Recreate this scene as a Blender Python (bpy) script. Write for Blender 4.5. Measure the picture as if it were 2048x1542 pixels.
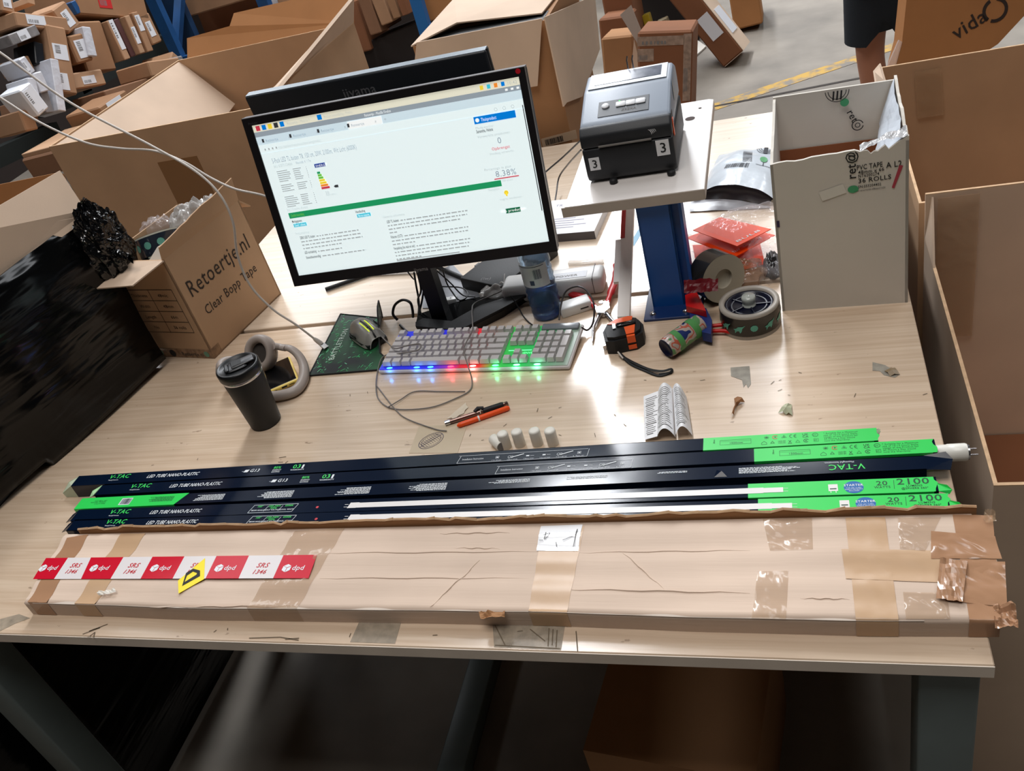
import bpy, bmesh, math, random
from mathutils import Matrix, Vector, Euler, noise
random.seed(7)
for _o in list(bpy.data.objects): bpy.data.objects.remove(_o)
SC = bpy.context.scene
COL = SC.collection
PI = math.pi
H = 0.9                      # table top above the floor

# ---------------------------------------------------------------- camera
F_PX = 1793.6
CAM = Vector((-0.18241, -0.72634, 0.99426 + H))
ROT = Euler((0.950449, 0.244152, 0.223498), 'XYZ')
RM = ROT.to_matrix()
cd = bpy.data.cameras.new('camera'); cam = bpy.data.objects.new('camera', cd); COL.objects.link(cam)
cam.location = CAM; cam.rotation_euler = ROT
cd.sensor_fit = 'HORIZONTAL'; cd.sensor_width = 36.0; cd.lens = 36.0 * F_PX / 2048.0
cd.clip_start = 0.05; cd.clip_end = 200
SC.camera = cam

# ---------------------------------------------------------------- world, lights, exposure
w = bpy.data.worlds.new('world'); SC.world = w; w.use_nodes = True
w.node_tree.nodes['Background'].inputs[0].default_value = (0.80, 0.86, 1.0, 1)
w.node_tree.nodes['Background'].inputs[1].default_value = 0.2
def skylight_or_fill(name, x, y0, y1, wid, power, z=6.9, col=(0.93, 0.96, 1.0)):
    l = bpy.data.lights.new(name, 'AREA'); l.shape = 'RECTANGLE'; l.size = wid; l.size_y = y1 - y0
    l.energy = power; l.color = col
    o = bpy.data.objects.new(name, l); COL.objects.link(o); o.location = (x, (y0 + y1) / 2, z)
    return o
skylight_or_fill('skylight_or_fill_lamp', -2.75, 4.5, 21.0, 0.8, 2250)
skylight_or_fill('skylight_or_fill_lamp', -0.35, 7.0, 20.0, 0.6, 420)
skylight_or_fill('skylight_or_fill_lamp', -9.0, 2.0, 20.0, 1.6, 1300)
skylight_or_fill('skylight_or_fill_lamp', 4.8, 2.5, 20.0, 1.4, 650)
skylight_or_fill('skylight_or_fill_lamp', -2.2, 1.4, 3.8, 1.2, 60)
skylight_or_fill('skylight_or_fill_lamp', -0.6, -2.2, 0.4, 3.4, 230, col=(1.0, 0.96, 0.92))  # warm fill lamp added overhead to brighten the front faces
SC.view_settings.view_transform = 'Standard'; SC.view_settings.look = 'None'
SC.view_settings.exposure = -0.24; SC.view_settings.gamma = 1.0
SC.view_settings.use_curve_mapping = False

# ---------------------------------------------------------------- measuring helpers
def ray(px, py):
    return RM @ Vector(((px - 1024) / F_PX, -(py - 771) / F_PX, -1))
def T(px, py, h=0.0):
    """point at height h above the table top seen at a pixel of the photograph"""
    d = ray(px, py); t = (H + h - CAM.z) / d.z
    return CAM + d * t
def V(base, n, px, py):
    n = Vector((n[0], n[1], n[2] if len(n) > 2 else 0)); d = ray(px, py)
    return CAM + d * ((Vector(base) - CAM).dot(n) / d.dot(n))
def frame(o, x, z=(0, 0, 1)):
    x = Vector(x).normalized(); z = Vector(z); y = z.cross(x).normalized(); z = x.cross(y)
    m = Matrix((x, y, z)).transposed().to_4x4(); m.translation = Vector(o); return m
def at(x, y, z=0.0, rz=0.0, rx=0.0, ry=0.0):
    return Matrix.Translation((x, y, z)) @ Euler((rx, ry, rz), 'XYZ').to_matrix().to_4x4()

# ---------------------------------------------------------------- materials
def lin(c):
    return tuple((v / 255 / 12.92) if v / 255 <= .04045 else ((v / 255 + .055) / 1.055) ** 2.4 for v in c)
MATS = {}
def mat(name, col, rough=.6, metal=0., var=0., vscale=8., bump=0., bscale=40., stretch=(1, 1, 1), emit=0., trans=0.,
        alpha=1., spec=.5, coat=0., col2=None, ior=1.45, thr=None, bdist=.002, vplain=False):
    if name in MATS: return MATS[name]
    m = bpy.data.materials.new(name); m.use_nodes = True; nt = m.node_tree; N = nt.nodes; L = nt.links
    b = N['Principled BSDF']; c = lin(col) + (1,)
    b.inputs['Base Color'].default_value = c; b.inputs['Roughness'].default_value = rough
    b.inputs['Metallic'].default_value = metal; b.inputs['Specular IOR Level'].default_value = spec
    b.inputs['IOR'].default_value = ior
    b.inputs['Transmission Weight'].default_value = trans; b.inputs['Alpha'].default_value = alpha
    b.inputs['Coat Weight'].default_value = coat; b.inputs['Coat Roughness'].default_value = .08
    if emit: b.inputs['Emission Color'].default_value = c; b.inputs['Emission Strength'].default_value = emit
    tc = N.new('ShaderNodeTexCoord'); mp = N.new('ShaderNodeMapping'); L.new(tc.outputs['Object'], mp.inputs[0])
    mp.inputs['Scale'].default_value = stretch
    if var or col2:
        n = N.new('ShaderNodeTexNoise'); n.inputs['Scale'].default_value = vscale; n.inputs['Detail'].default_value = 4
        L.new(tc.outputs['Object'] if vplain else mp.outputs[0], n.inputs[0])
        r = N.new('ShaderNodeValToRGB'); L.new(n.outputs['Fac'], r.inputs[0])
        if col2 is None:
            a = tuple(v * (1 - var) for v in c[:3]) + (1,); d = tuple(min(1, v * (1 + var)) for v in c[:3]) + (1,)
        else: a = c; d = lin(col2) + (1,)
        r.color_ramp.elements[0].color = a; r.color_ramp.elements[1].color = d
        r.color_ramp.elements[0].position = thr[0] if thr else .3; r.color_ramp.elements[1].position = thr[1] if thr else .7
        L.new(r.outputs[0], b.inputs['Base Color'])
    if bump:
        n2 = N.new('ShaderNodeTexNoise'); n2.inputs['Scale'].default_value = bscale; n2.inputs['Detail'].default_value = 3
        L.new(mp.outputs[0], n2.inputs[0]); bp = N.new('ShaderNodeBump'); bp.inputs['Strength'].default_value = bump
        bp.inputs['Distance'].default_value = bdist
        L.new(n2.outputs['Fac'], bp.inputs['Height']); L.new(bp.outputs[0], b.inputs['Normal'])
    MATS[name] = m; return m
def cardboard(name, col, rough=.75, var=.1, flute=(1, 60, 60), bump=.12):
    return mat(name, col, rough, var=var, vscale=3.5, vplain=True, bump=bump, bscale=5, stretch=flute, spec=.25, bdist=.001)

def wood_mat(name, c1, c2, rough=.34, knots=True):
    m = bpy.data.materials.new(name); m.use_nodes = True; nt = m.node_tree; N = nt.nodes; L = nt.links
    b = N['Principled BSDF']; b.inputs['Roughness'].default_value = rough; b.inputs['Specular IOR Level'].default_value = .85
    tc = N.new('ShaderNodeTexCoord'); mp = N.new('ShaderNodeMapping'); L.new(tc.outputs['Object'], mp.inputs[0])
    mp.inputs['Scale'].default_value = (1.1, 30, 30)
    n = N.new('ShaderNodeTexNoise'); n.inputs['Scale'].default_value = 3.2; n.inputs['Detail'].default_value = 6
    n.inputs['Distortion'].default_value = .6
    L.new(mp.outputs[0], n.inputs[0]); r = N.new('ShaderNodeValToRGB'); L.new(n.outputs['Fac'], r.inputs[0])
    r.color_ramp.elements[0].position = .28; r.color_ramp.elements[1].position = .72
    r.color_ramp.elements[0].color = lin(c1) + (1,); r.color_ramp.elements[1].color = lin(c2) + (1,)
    # dirt specks and scratches
    mp2 = N.new('ShaderNodeMapping'); mp2.inputs['Scale'].default_value = (9, 16, 9); L.new(tc.outputs['Object'], mp2.inputs[0])
    n2 = N.new('ShaderNodeTexNoise'); n2.inputs['Scale'].default_value = 4.5; n2.inputs['Detail'].default_value = 5
    L.new(mp2.outputs[0], n2.inputs[0]); r2 = N.new('ShaderNodeValToRGB'); L.new(n2.outputs['Fac'], r2.inputs[0])
    r2.color_ramp.elements[0].position = .70; r2.color_ramp.elements[1].position = .76
    r2.color_ramp.elements[0].color = (1, 1, 1, 1); r2.color_ramp.elements[1].color = (.45, .40, .36, 1)
    mx = N.new('ShaderNodeMixRGB'); mx.blend_type = 'MULTIPLY'; mx.inputs[0].default_value = .8
    L.new(r.outputs[0], mx.inputs[1]); L.new(r2.outputs[0], mx.inputs[2]); L.new(mx.outputs[0], b.inputs['Base Color'])
    bp = N.new('ShaderNodeBump'); bp.inputs['Strength'].default_value = .04; bp.inputs['Distance'].default_value = .0005
    L.new(n.outputs['Fac'], bp.inputs['Height']); L.new(bp.outputs[0], b.inputs['Normal'])
    MATS[name] = m; return m

# ---------------------------------------------------------------- mesh builder
_TXT = {}
def text_tris(s, bold=False):
    k = (s, bold)
    if k in _TXT: return _TXT[k]
    cu = bpy.data.curves.new('t', 'FONT'); cu.body = s; cu.size = 1.0; cu.resolution_u = 2
    cu.space_character = 1.06
    if bold: cu.offset = .009
    o = bpy.data.objects.new('t', cu); COL.objects.link(o)
    me = bpy.data.meshes.new_from_object(o)
    vs = [(v.co.x, v.co.y) for v in me.vertices]; fs = [tuple(p.vertices) for p in me.polygons]
    bpy.data.objects.remove(o); bpy.data.curves.remove(cu); bpy.data.meshes.remove(me)
    w_ = max([v[0] for v in vs] or [1]); _TXT[k] = (vs, fs, w_); return _TXT[k]
class MB:
    def __init__(s): s.v = []; s.f = []; s.m = []; s.s = []; s.X = Matrix.Identity(4)
    def add(s, vs, fs, mi=0, smooth=False, M=None):
        k = len(s.v); X = s.X @ M if M is not None else s.X
        s.v += [tuple(X @ Vector(v)) for v in vs]
        for f in fs: s.f.append(tuple(k + i for i in f)); s.m.append(mi); s.s.append(smooth)
        return s
    def box(s, x0, x1, y0, y1, z0, z1, mi=0, bev=0., M=None, seg=2, smooth=None):
        if bev:
            bm = bmesh.new(); bmesh.ops.create_cube(bm, size=1)
            for v in bm.verts: v.co = Vector((x0 + (v.co.x + .5) * (x1 - x0), y0 + (v.co.y + .5) * (y1 - y0), z0 + (v.co.z + .5) * (z1 - z0)))
            bmesh.ops.bevel(bm, geom=list(bm.edges), offset=bev, segments=seg, affect='EDGES', profile=.5)
            bm.verts.index_update()
            s.add([v.co for v in bm.verts], [[v.index for v in f.verts] for f in bm.faces], mi, seg > 1 if smooth is None else smooth, M); bm.free()
        else:
            s.add([(x0, y0, z0), (x1, y0, z0), (x1, y1, z0), (x0, y1, z0), (x0, y0, z1), (x1, y0, z1), (x1, y1, z1), (x0, y1, z1)],
                  [(3, 2, 1, 0), (4, 5, 6, 7), (0, 1, 5, 4), (1, 2, 6, 5), (2, 3, 7, 6), (3, 0, 4, 7)], mi, False, M)
        return s
    def prism(s, pts, z0, z1, mi=0, M=None, smooth=False, mside=None):
        n = len(pts); a = sum(pts[i][0] * pts[(i + 1) % n][1] - pts[(i + 1) % n][0] * pts[i][1] for i in range(n))
        if a < 0: pts = pts[::-1]
        vs = [(p[0], p[1], z0) for p in pts] + [(p[0], p[1], z1) for p in pts]
        s.add(vs, [tuple(range(n - 1, -1, -1)), tuple(range(n, 2 * n))], mi, False, M)
        s.add(vs, [(i, (i + 1) % n, n + (i + 1) % n, n + i) for i in range(n)], mi if mside is None else mside, smooth, M); return s
    def slab(s, P, th, mi=0, nrm=None):
        """polygon of 3D points given a thickness th against its normal"""
        P = [Vector(p) for p in P]; n = Vector((0, 0, 0))
        for i in range(len(P)): n += P[i].cross(P[(i + 1) % len(P)])
        n.normalize()
        if nrm is not None and n.dot(Vector(nrm)) < 0: n = -n; P = P[::-1]
        k = len(P); Q = [p - n * th for p in P]
        s.add(P + Q, [tuple(range(k)), tuple(range(2 * k - 1, k - 1, -1))] + [(i, k + i, k + (i + 1) % k, (i + 1) % k) for i in range(k)], mi); return s
    def lathe(s, prof, seg=32, mi=0, M=None, smooth=True, caps=True):
        vs = []; fs = []
        for r, z in prof: vs += [(r * math.cos(2 * PI * i / seg), r * math.sin(2 * PI * i / seg), z) for i in range(seg)]
        for k in range(len(prof) - 1):
            for i in range(seg): j = (i + 1) % seg; fs.append((k * seg + i, k * seg + j, (k + 1) * seg + j, (k + 1) * seg + i))
        s.add(vs, fs, mi, smooth, M)
        if caps:
            n = len(prof) - 1
            if prof[0][0] > 1e-6: s.add(vs[:seg], [tuple(range(seg - 1, -1, -1))], mi, False, M)
            if prof[-1][0] > 1e-6: s.add(vs[n * seg:], [tuple(range(seg))], mi, False, M)
        return s
    def tube(s, pts, r, seg=8, mi=0, M=None, caps=True, flat=1.0, closed=False):
        P = [Vector(p) for p in pts]; n = len(P); rr = r if isinstance(r, (list, tuple)) else [r] * n
        t0 = (P[1] - P[0]).normalized(); up = Vector((0, 0, 1)) if abs(t0.z) < .9 else Vector((1, 0, 0))
        a = t0.cross(up).normalized(); vs = []; fs = []
        for i, p in enumerate(P):
            t = (P[min(i + 1, n - 1)] - P[max(i - 1, 0)]); t = t.normalized() if t.length > 1e-9 else t0
            a = (a - t * a.dot(t)).normalized(); b = t.cross(a)
            vs += [p + (a * math.cos(2 * PI * k / seg) + b * flat * math.sin(2 * PI * k / seg)) * rr[i] for k in range(seg)]
        for i in range(n - 1):
            for k in range(seg): j = (k + 1) % seg; fs.append((i * seg + k, i * seg + j, (i + 1) * seg + j, (i + 1) * seg + k))
        s.add(vs, fs, mi, True, M)
        if caps: s.add(vs, [tuple(range(seg - 1, -1, -1)), tuple(range((n - 1) * seg, n * seg))], mi, False, M)
        return s
    def grid(s, fn, nu, nv, mi=0, M=None, smooth=True):
        vs = [fn(i / nu, j / nv) for j in range(nv + 1) for i in range(nu + 1)]
        fs = [(j * (nu + 1) + i, j * (nu + 1) + i + 1, (j + 1) * (nu + 1) + i + 1, (j + 1) * (nu + 1) + i) for j in range(nv) for i in range(nu)]
        return s.add(vs, fs, mi, smooth, M)
    def rect(s, x0, x1, y0, y1, z=0, mi=0, M=None, sh=0.):
        return s.add([(x0, y0, z), (x1, y0, z), (x1 + sh, y1, z), (x0 + sh, y1, z)], [(0, 1, 2, 3)], mi, False, M)
    def poly(s, P, mi=0, M=None): return s.add(P, [tuple(range(len(P)))], mi, False, M)
    def line(s, a, b, wd, z=0, mi=0, M=None):
        a = Vector((a[0], a[1], 0)); b = Vector((b[0], b[1], 0)); n = (b - a).normalized(); n = Vector((-n.y, n.x, 0)) * wd / 2
        return s.add([(p.x, p.y, z) for p in (a - n, b - n, b + n, a + n)], [(0, 1, 2, 3)], mi, False, M)
    def disc(s, x, y, r, z=0, mi=0, M=None, seg=20, ry=None):
        ry = ry or r
        return s.add([(x + r * math.cos(2 * PI * i / seg), y + ry * math.sin(2 * PI * i / seg), z) for i in range(seg)], [tuple(range(seg))], mi, False, M)
    def ring(s, x, y, r, t, z=0, mi=0, M=None, seg=24, a0=0., a1=2 * PI, ry=1.):
        vs = []; 
        for i in range(seg + 1):
            a = a0 + (a1 - a0) * i / seg; c, d = math.cos(a), math.sin(a) * ry
            vs += [(x + (r - t) * c, y + (r - t) * d, z), (x + r * c, y + r * d, z)]
        return s.add(vs, [(2 * i, 2 * i + 1, 2 * i + 3, 2 * i + 2) for i in range(seg)], mi, False, M)
    def text(s, st, x, y, size, z=0, mi=0, M=None, wid=None, shear=0., bold=False, rot=0., center=False, sx=1.):
        vs, fs, w_ = text_tris(st, bold)
        k = sx
        if wid: k = wid / (w_ * size)
        c, d = math.cos(rot), math.sin(rot); off = -w_ * size * k / 2 if center else 0
        out = []
        for a, b in vs:
            u = a * size * k + shear * b * size + off; q = b * size
            out.append((x + u * c - q * d, y + u * d + q * c, z))
        return s.add(out, fs, mi, False, M)
    def mesh(s, name):
        me = bpy.data.meshes.new(name); me.from_pydata(s.v, [], s.f); me.update()
        me.polygons.foreach_set('material_index', s.m); me.polygons.foreach_set('use_smooth', s.s); return me
def spl(P, n=8):
    P = [Vector(p) for p in P]; out = []
    Q = [P[0] * 2 - P[1]] + P + [P[-1] * 2 - P[-2]]
    for i in range(1, len(Q) - 2):
        for k in range(n):
            t = k / n; a, b, c, d = Q[i - 1], Q[i], Q[i + 1], Q[i + 2]
            out.append(.5 * ((2 * b) + (c - a) * t + (2 * a - 5 * b + 4 * c - d) * t * t + (3 * b - a - 3 * c + d) * t ** 3))
    out.append(P[-1]); return out

def setp(o, label=None, cat=None, group=None, kind=None):
    for k, v in (('label', label), ('category', cat), ('group', group), ('kind', kind)):
        if v: o[k] = v
    return o
def thing(name, label, cat, M=None, group=None):
    o = bpy.data.objects.new(name, None); COL.objects.link(o); o.empty_display_size = .05
    o.matrix_world = M if M is not None else Matrix.Identity(4); o['_m'] = 1; del o['_m']
    return setp(o, label, cat, group)
def part(name, mb, ms, parent=None, M=None, label=None, kind=None):
    me = mb.mesh(name) if isinstance(mb, MB) else mb
    if isinstance(mb, MB):
        for m in (ms if isinstance(ms, (list, tuple)) else [ms]): me.materials.append(m)
    o = bpy.data.objects.new(name, me); COL.objects.link(o)
    if parent: o.parent = parent
    if M is not None: o.matrix_local = M
    return setp(o, label, None, None, kind)
def solo(name, mb, ms, label, cat, M=None, group=None, kind=None):
    o = part(name, mb, ms, None, M); return setp(o, label, cat, group, kind)
def struct(name, mb, ms, M=None): return setp(part(name, mb, ms, None, M), kind='structure')
# ---------------------------------------------------------------- shared materials
PINE = wood_mat('pine_board', (198, 172, 146), (220, 198, 174), rough=.24)
PINE2 = wood_mat('pine_board_rear', (212, 190, 166), (228, 210, 190), rough=.26)
EDGE = mat('pine_edge', (226, 214, 200), .6, var=.1, bump=.1)
KRAFT = cardboard('kraft_card', (186, 152, 120))
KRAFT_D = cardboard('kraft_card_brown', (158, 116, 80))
KRAFT_R = cardboard('kraft_card_reddish', (128, 84, 58))
KRAFT_L = cardboard('kraft_card_pale', (206, 182, 160))
KRAFT_O = cardboard('kraft_card_orange', (168, 116, 72))
CARTON = cardboard('carton_card', (208, 186, 168), var=.10, flute=(1.4, 34, 34), bump=.45)
CUT = mat('card_cut_edge', (206, 172, 136), .85, var=.15, vscale=60)
WHITECARD = cardboard('white_card', (214, 208, 198), var=.05)
BLACK = mat('black_plastic', (17, 18, 20), .38)
BLACKM = mat('black_matte', (20, 21, 23), .6, bump=.15, bscale=400)
BLACKG = mat('black_gloss', (12, 13, 15), .12)
GREY = mat('grey_plastic', (128, 130, 134), .45)
WHITE = mat('white_plastic', (226, 226, 224), .35)
PAPER = mat('white_paper', (232, 232, 234), .6)
INK = mat('black_ink', (22, 22, 24), .6)
GREYINK = mat('grey_ink', (118, 116, 116), .7)
NAVY = mat('navy_gloss_card', (7, 20, 40), .14, spec=.42, var=.1, vscale=3)
GREEN = mat('green_card', (42, 206, 84), .38)
GREEN_T = mat('green_ink', (58, 214, 92), .5)
DKGREEN = mat('dark_green_ink', (10, 66, 40), .5)
WHITE_T = mat('white_ink', (226, 230, 234), .5)
RED = mat('red_ink', (196, 22, 40), .35)
REDP = mat('red_rubber', (190, 26, 32), .35)
ORANGE = mat('orange_plastic', (240, 84, 24), .4)
ORANGE_C = mat('orange_card', (246, 74, 14), .45, spec=.3)
BLUEST = mat('blue_steel', (20, 82, 158), .32, var=.08)
STEEL = mat('bright_steel', (200, 200, 204), .22, metal=1.)
CLEAR = mat('clear_film', (232, 234, 240), .08, alpha=.28, bump=.9, bscale=30, bdist=.01, spec=.9)
TAPE_C = mat('clear_tape', (190, 158, 124), .14, alpha=.34, bump=.6, bscale=26, bdist=.005, spec=.8, stretch=(1, .5, 1))
TAPE_B = mat('brown_tape', (168, 128, 98), .2, bump=.5, bscale=11, bdist=.006, spec=.6)
TAPE_T = mat('tan_tape', (192, 158, 124), .36, bump=.3, bscale=16, bdist=.004, spec=.6)
FILM = mat('black_stretch_film', (5, 6, 7), .14, bump=.55, bscale=5, bdist=.02, stretch=(1, .5, 3.0), spec=.35)
YEL = mat('yellow_sticker', (246, 222, 40), .4)
CONC = mat('concrete_floor', (130, 122, 112), .6, var=.3, vscale=2.6, bump=.2, bscale=20)
RACKBLUE = mat('rack_blue', (24, 72, 122), .5, var=.15)
DARK = mat('deck_dark_green', (24, 30, 28), .8)  # plain dark green of the shelf decks
SKIN = mat('skin', (176, 122, 96), .5, var=.06)
CLOTH = mat('dark_shorts_cloth', (20, 28, 36), .85, bump=.3, bscale=200)
LBL = mat('parcel_label', (224, 226, 232), .4)

# ---------------------------------------------------------------- setting
m = MB(); m.box(-22, 8, -4, 26, -.05, 0); fl = struct('floor', m, CONC)
YELLOWP = mat('worn_yellow_paint', (190, 150, 60), .6, col2=(126, 118, 108), vscale=14, thr=(.42, .6))
a, b = T(1489, 194, -H), T(1711, 119, -H)
d = (b - a); a = a - d * 3; b = b + d * 1.2
m = MB(); q = Vector((-d.y, d.x, 0)).normalized() * .05
m.slab([a - q + Vector((0, 0, .002)), b - q + Vector((0, 0, .002)), b + q + Vector((0, 0, .002)), a + q + Vector((0, 0, .002))], .002, nrm=(0, 0, 1))
part('floor_line', m, YELLOWP, fl)
a, b = T(1426, 214, -H), T(1595, 181, -H); d = b - a; a = a - d * 1.5; b = b + d * 2; q = Vector((-d.y, d.x, 0)).normalized() * .012
m = MB(); m.slab([a - q + Vector((0, 0, .002)), b - q + Vector((0, 0, .002)), b + q + Vector((0, 0, .002)), a + q + Vector((0, 0, .002))], .002, nrm=(0, 0, 1)); part('floor_joint', m, mat('joint_dark', (60, 54, 50), .9), fl)
WALL = mat('warehouse_wall', (56, 52, 48), .9, var=.1)
m = MB(); m.box(-22, 8, 25.8, 26, 0, 7.0); struct('wall_back', m, WALL)
m = MB(); m.box(-22, -21.8, -4, 26, 0, 7.0); struct('wall_left', m, WALL)
m = MB(); m.box(7.8, 8, -4, 26, 0, 7.0); struct('wall_right', m, WALL)
m = MB(); m.box(-22, 8, -4, -3.8, 0, 7.0); struct('wall_front', m, WALL)
m = MB(); m.box(-22, 8, -4, 26, 7.0, 7.1); struct('ceiling', m, mat('roof_sheet', (84, 84, 82), .8))
# ---------------------------------------------------------------- the two packing tables
LEGM = mat('grey_green_steel', (92, 104, 104), .4, var=.1)
XL, XM = -1.80, 0.0
def table(name, y0, y1, m_top, label, xl, front):
    t = thing(name, label, 'table', at((xl + XM) / 2, (y0 + y1) / 2, 0))
    ox, oy = (xl + XM) / 2, (y0 + y1) / 2
    m = MB(); m.box(xl - ox, XM - ox, y0 - oy, y1 - oy, H - .022, H, bev=.0015, seg=1)
    part('tabletop', m, m_top, t)
    if front:
        m = MB(); m.box(xl - ox, XM - ox, y0 - oy - .0012, y0 - oy, H - .022, H - .0015); part('edge_strip', m, EDGE, t)
    for sx in (xl + .085, XM - .045):
        for sy in (y0 + .05, y1 - .05):
            m = MB(); m.box(sx - .035 - ox, sx + .035 - ox, sy - .035 - oy, sy + .035 - oy, 0, H - .022, bev=.004)
            part('leg', m, LEGM, t)
    m = MB(); m.box(xl + .13 - ox, XM - .09 - ox, y1 - .07 - oy, y1 - .03 - oy, H - .10, H - .022); part('apron', m, LEGM, t)
    return t
front_table = table('packing_table', 0, .909, PINE, 'pale pine packing table in the foreground that carries the long carton', XL, True)
rear_table = table('packing_table', .923, 1.83, PINE2, 'second pine table butted against the back of the foreground table', -1.722, False)
# rail along the floor between the front and back legs
m = MB(); m.box(-1.07, -1.00, .12, .85, 0, .05, bev=.004)
solo('floor_rail', m, LEGM, 'grey steel rail lying on the floor under the foreground table', 'rail')
# tape and dirt left on the pine
GR = mat('tape_residue', (150, 144, 132), .5, var=.2, vscale=60); GRF = mat('faint_residue', (176, 164, 146), .4, alpha=.5, var=.25, vscale=60)
DIRT = mat('dirt_marks', (104, 90, 72), .8)
def px_patch(name, pts, h, m, parent, th=.0004, M=None):
    mb = MB(); mb.slab([T(*p, h) for p in pts], th, nrm=(0, 0, 1)); I = parent.matrix_world.inverted() if parent else Matrix.Identity(4)
    mb.v = [tuple(I @ Vector(v)) for v in mb.v]
    return part(name, mb, m, parent)
e = .0006

for pts in ([(1461, 735), (1499, 732), (1502, 768), (1496, 776), (1492, 768), (1487, 775), (1484, 760), (1462, 752)],
            [(1745, 724), (1770, 730), (1800, 748), (1790, 755), (1768, 750), (1760, 742), (1745, 741)],
            [(718, 1244), (802, 1245), (790, 1287), (700, 1284)],
            [(985, 1246), (1130, 1250), (1122, 1300), (988, 1294)],
            [(0, 1238), (38, 1228), (60, 1236), (30, 1247), (0, 1262)]):
    px_patch('tape_remnant', pts, e, GRF if pts[0][1] > 1200 else GR, front_table)
px_patch('old_label', [(838, 852), (935, 848), (915, 906), (818, 906)], e, mat('old_label_film', (196, 178, 152), .3), front_table)
mb = MB(); I = front_table.matrix_world.inverted()
c = T(862, 881, .0012)
Mx = I @ frame(c, (T(884, 868, 0) - T(842, 893, 0)))
mb.ring(0, 0, .026, .0012, mi=0, M=Mx, ry=.75); mb.ring(0, 0, .021, .0008, M=Mx, ry=.75); mb.line((-.025, 0), (.025, 0), .001, M=Mx); mb.line((-.02, .005), (.02, .006), .0007, M=Mx)
for k in range(9): mb.line((-.018 + k * .0045, -.01), (-.02 + k * .0045, .012), .0007, M=Mx)
part('stamp_print', mb, mat('stamp_ink', (84, 78, 96), .6), front_table)
# scribbles near the front edge
mb = MB()
for seg_ in ([(165, 1268), (200, 1255), (178, 1262), (215, 1248)], [(175, 1275), (190, 1264), (185, 1278)], [(990, 1290), (1120, 1297)], [(990, 1250), (1010, 1290)], [(1060, 1258), (1090, 1282)], [(1098, 1256), (1096, 1292)], [(1106, 1258), (1104, 1290)], [(1114, 1260), (1112, 1294)], [(498, 1276), (560, 1274), (597, 1280)], [(570, 1278), (598, 1276)], [(1152, 1262), (1155, 1302)],
             [(558, 915), (572, 913)], [(556, 924), (566, 924)], [(570, 926), (576, 922)]):
    P = [I @ T(x, y, .001) for x, y in seg_]
    for p, q in zip(P, P[1:]): mb.line(p, q, .0014, z=P[0].z)
for (x, y) in [(430, 1262), (455, 1258), (700, 1270), (1040, 1262), (870, 1270), (965, 880), (1000, 875), (1120, 815), (1190, 870), (1640, 1260), (1578, 790), (1600, 745), (1560, 760), (1545, 765), (1560, 780), (700, 790), (395, 918), (305, 930), (735, 785), (1010, 850), (940, 870), (1165, 900), (1100, 835), (1075, 820), (1230, 830), (1290, 760), (1710, 790), (1850, 788), (1405, 760), (1250, 850), (1120, 870), (1180, 895)]:
    p = I @ T(x, y, .001); a = random.random() * 3; l = .002 + random.random() * .004
    mb.line((p.x - l * math.cos(a), p.y - l * math.sin(a)), (p.x + l * math.cos(a), p.y + l * math.sin(a)), .0011, z=p.z)
part('pen_scribble', mb, DIRT, front_table, kind='stuff')
px_patch('blue_tape_mark', [(1262, 482), (1284, 447), (1290, 455), (1268, 492)], e, mat('blue_tape', (120, 176, 206), .5), rear_table)

# ---------------------------------------------------------------- carton under the table
m = MB(); Mx = at(-.655, .21, 0, math.atan2(-.036, .31))
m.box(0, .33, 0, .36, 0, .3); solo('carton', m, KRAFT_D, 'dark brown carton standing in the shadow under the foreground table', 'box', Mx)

# unseen cartons added under the rear table to block light from behind
for k, (xa, xb) in enumerate(((-1.62, -1.12), (-1.10, -.62), (-.60, -.12))):
    m = MB(); m.box(0, xb - xa, 0, .62, 0, .76 - .04 * k, bev=.004, seg=1); solo('light_block_carton', m, KRAFT_D, ('left', 'middle', 'right')[k] + ' one of three unseen light-blocking cartons added under the rear table', 'box', at(xa, 1.06, 0), 'cartons stored under the rear table')
# ---------------------------------------------------------------- long carton on the table
CT = .031
CX0, CX1, CY0, CY1 = -1.492, .008, .040, .203
t = thing('long_carton', 'long flat opened carton with striped courier tape on the front of the table', 'box', at((CX0 + CX1) / 2, .11, H))
I = t.matrix_world.inverted(); OX, OY = (CX0 + CX1) / 2, .11
def wav(x): return .0022 * math.sin(x * 7) + .0018 * noise.noise(Vector((x * 9, 1.3, 0)))
def topz(x, y):
    return CT + .0016 * noise.noise(Vector((x * 6, y * 22, 2))) + .0013 * math.sin((y - .02) * 120 + 2 * noise.noise(Vector((x * 3, 0, 0))))
m = MB(); n = 90
def fn(u, v):
    x = CX0 + (CX1 - CX0) * u
    left = -.028 * (1 - abs(2 * min(max((v - .25) / .5, 0), 1) - 1)) * 0
    if v < .25: y = CY0 + wav(x); z = (v / .25) * (CT - .003)
    elif v > .75: y = CY1 + .016 * u; z = (1 - (v - .75) / .25) * CT
    else:
        k = (v - .25) / .5; y = CY0 + wav(x) * (1 - k) + (CY1 + .016 * u - CY0) * k; z = topz(x, y) if 0 < k < 1 else CT - .001
    bulge = .016 * math.sin(PI * min(1, max(0, (v - .25) / .5))) if u > .999 else 0
    sk = -.03 * min(1, max(0, (v - .25) / .5)) * max(0, 1 - u * 30)
    return (x + bulge + sk - OX, y - OY, z)
m.grid(fn, n, 32)
for u in (0, 1):
    P = [fn(u, j / 32) for j in range(33)]; m.poly(P if u == 0 else P[::-1])
part('carton_body', m, CARTON, t)
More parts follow.
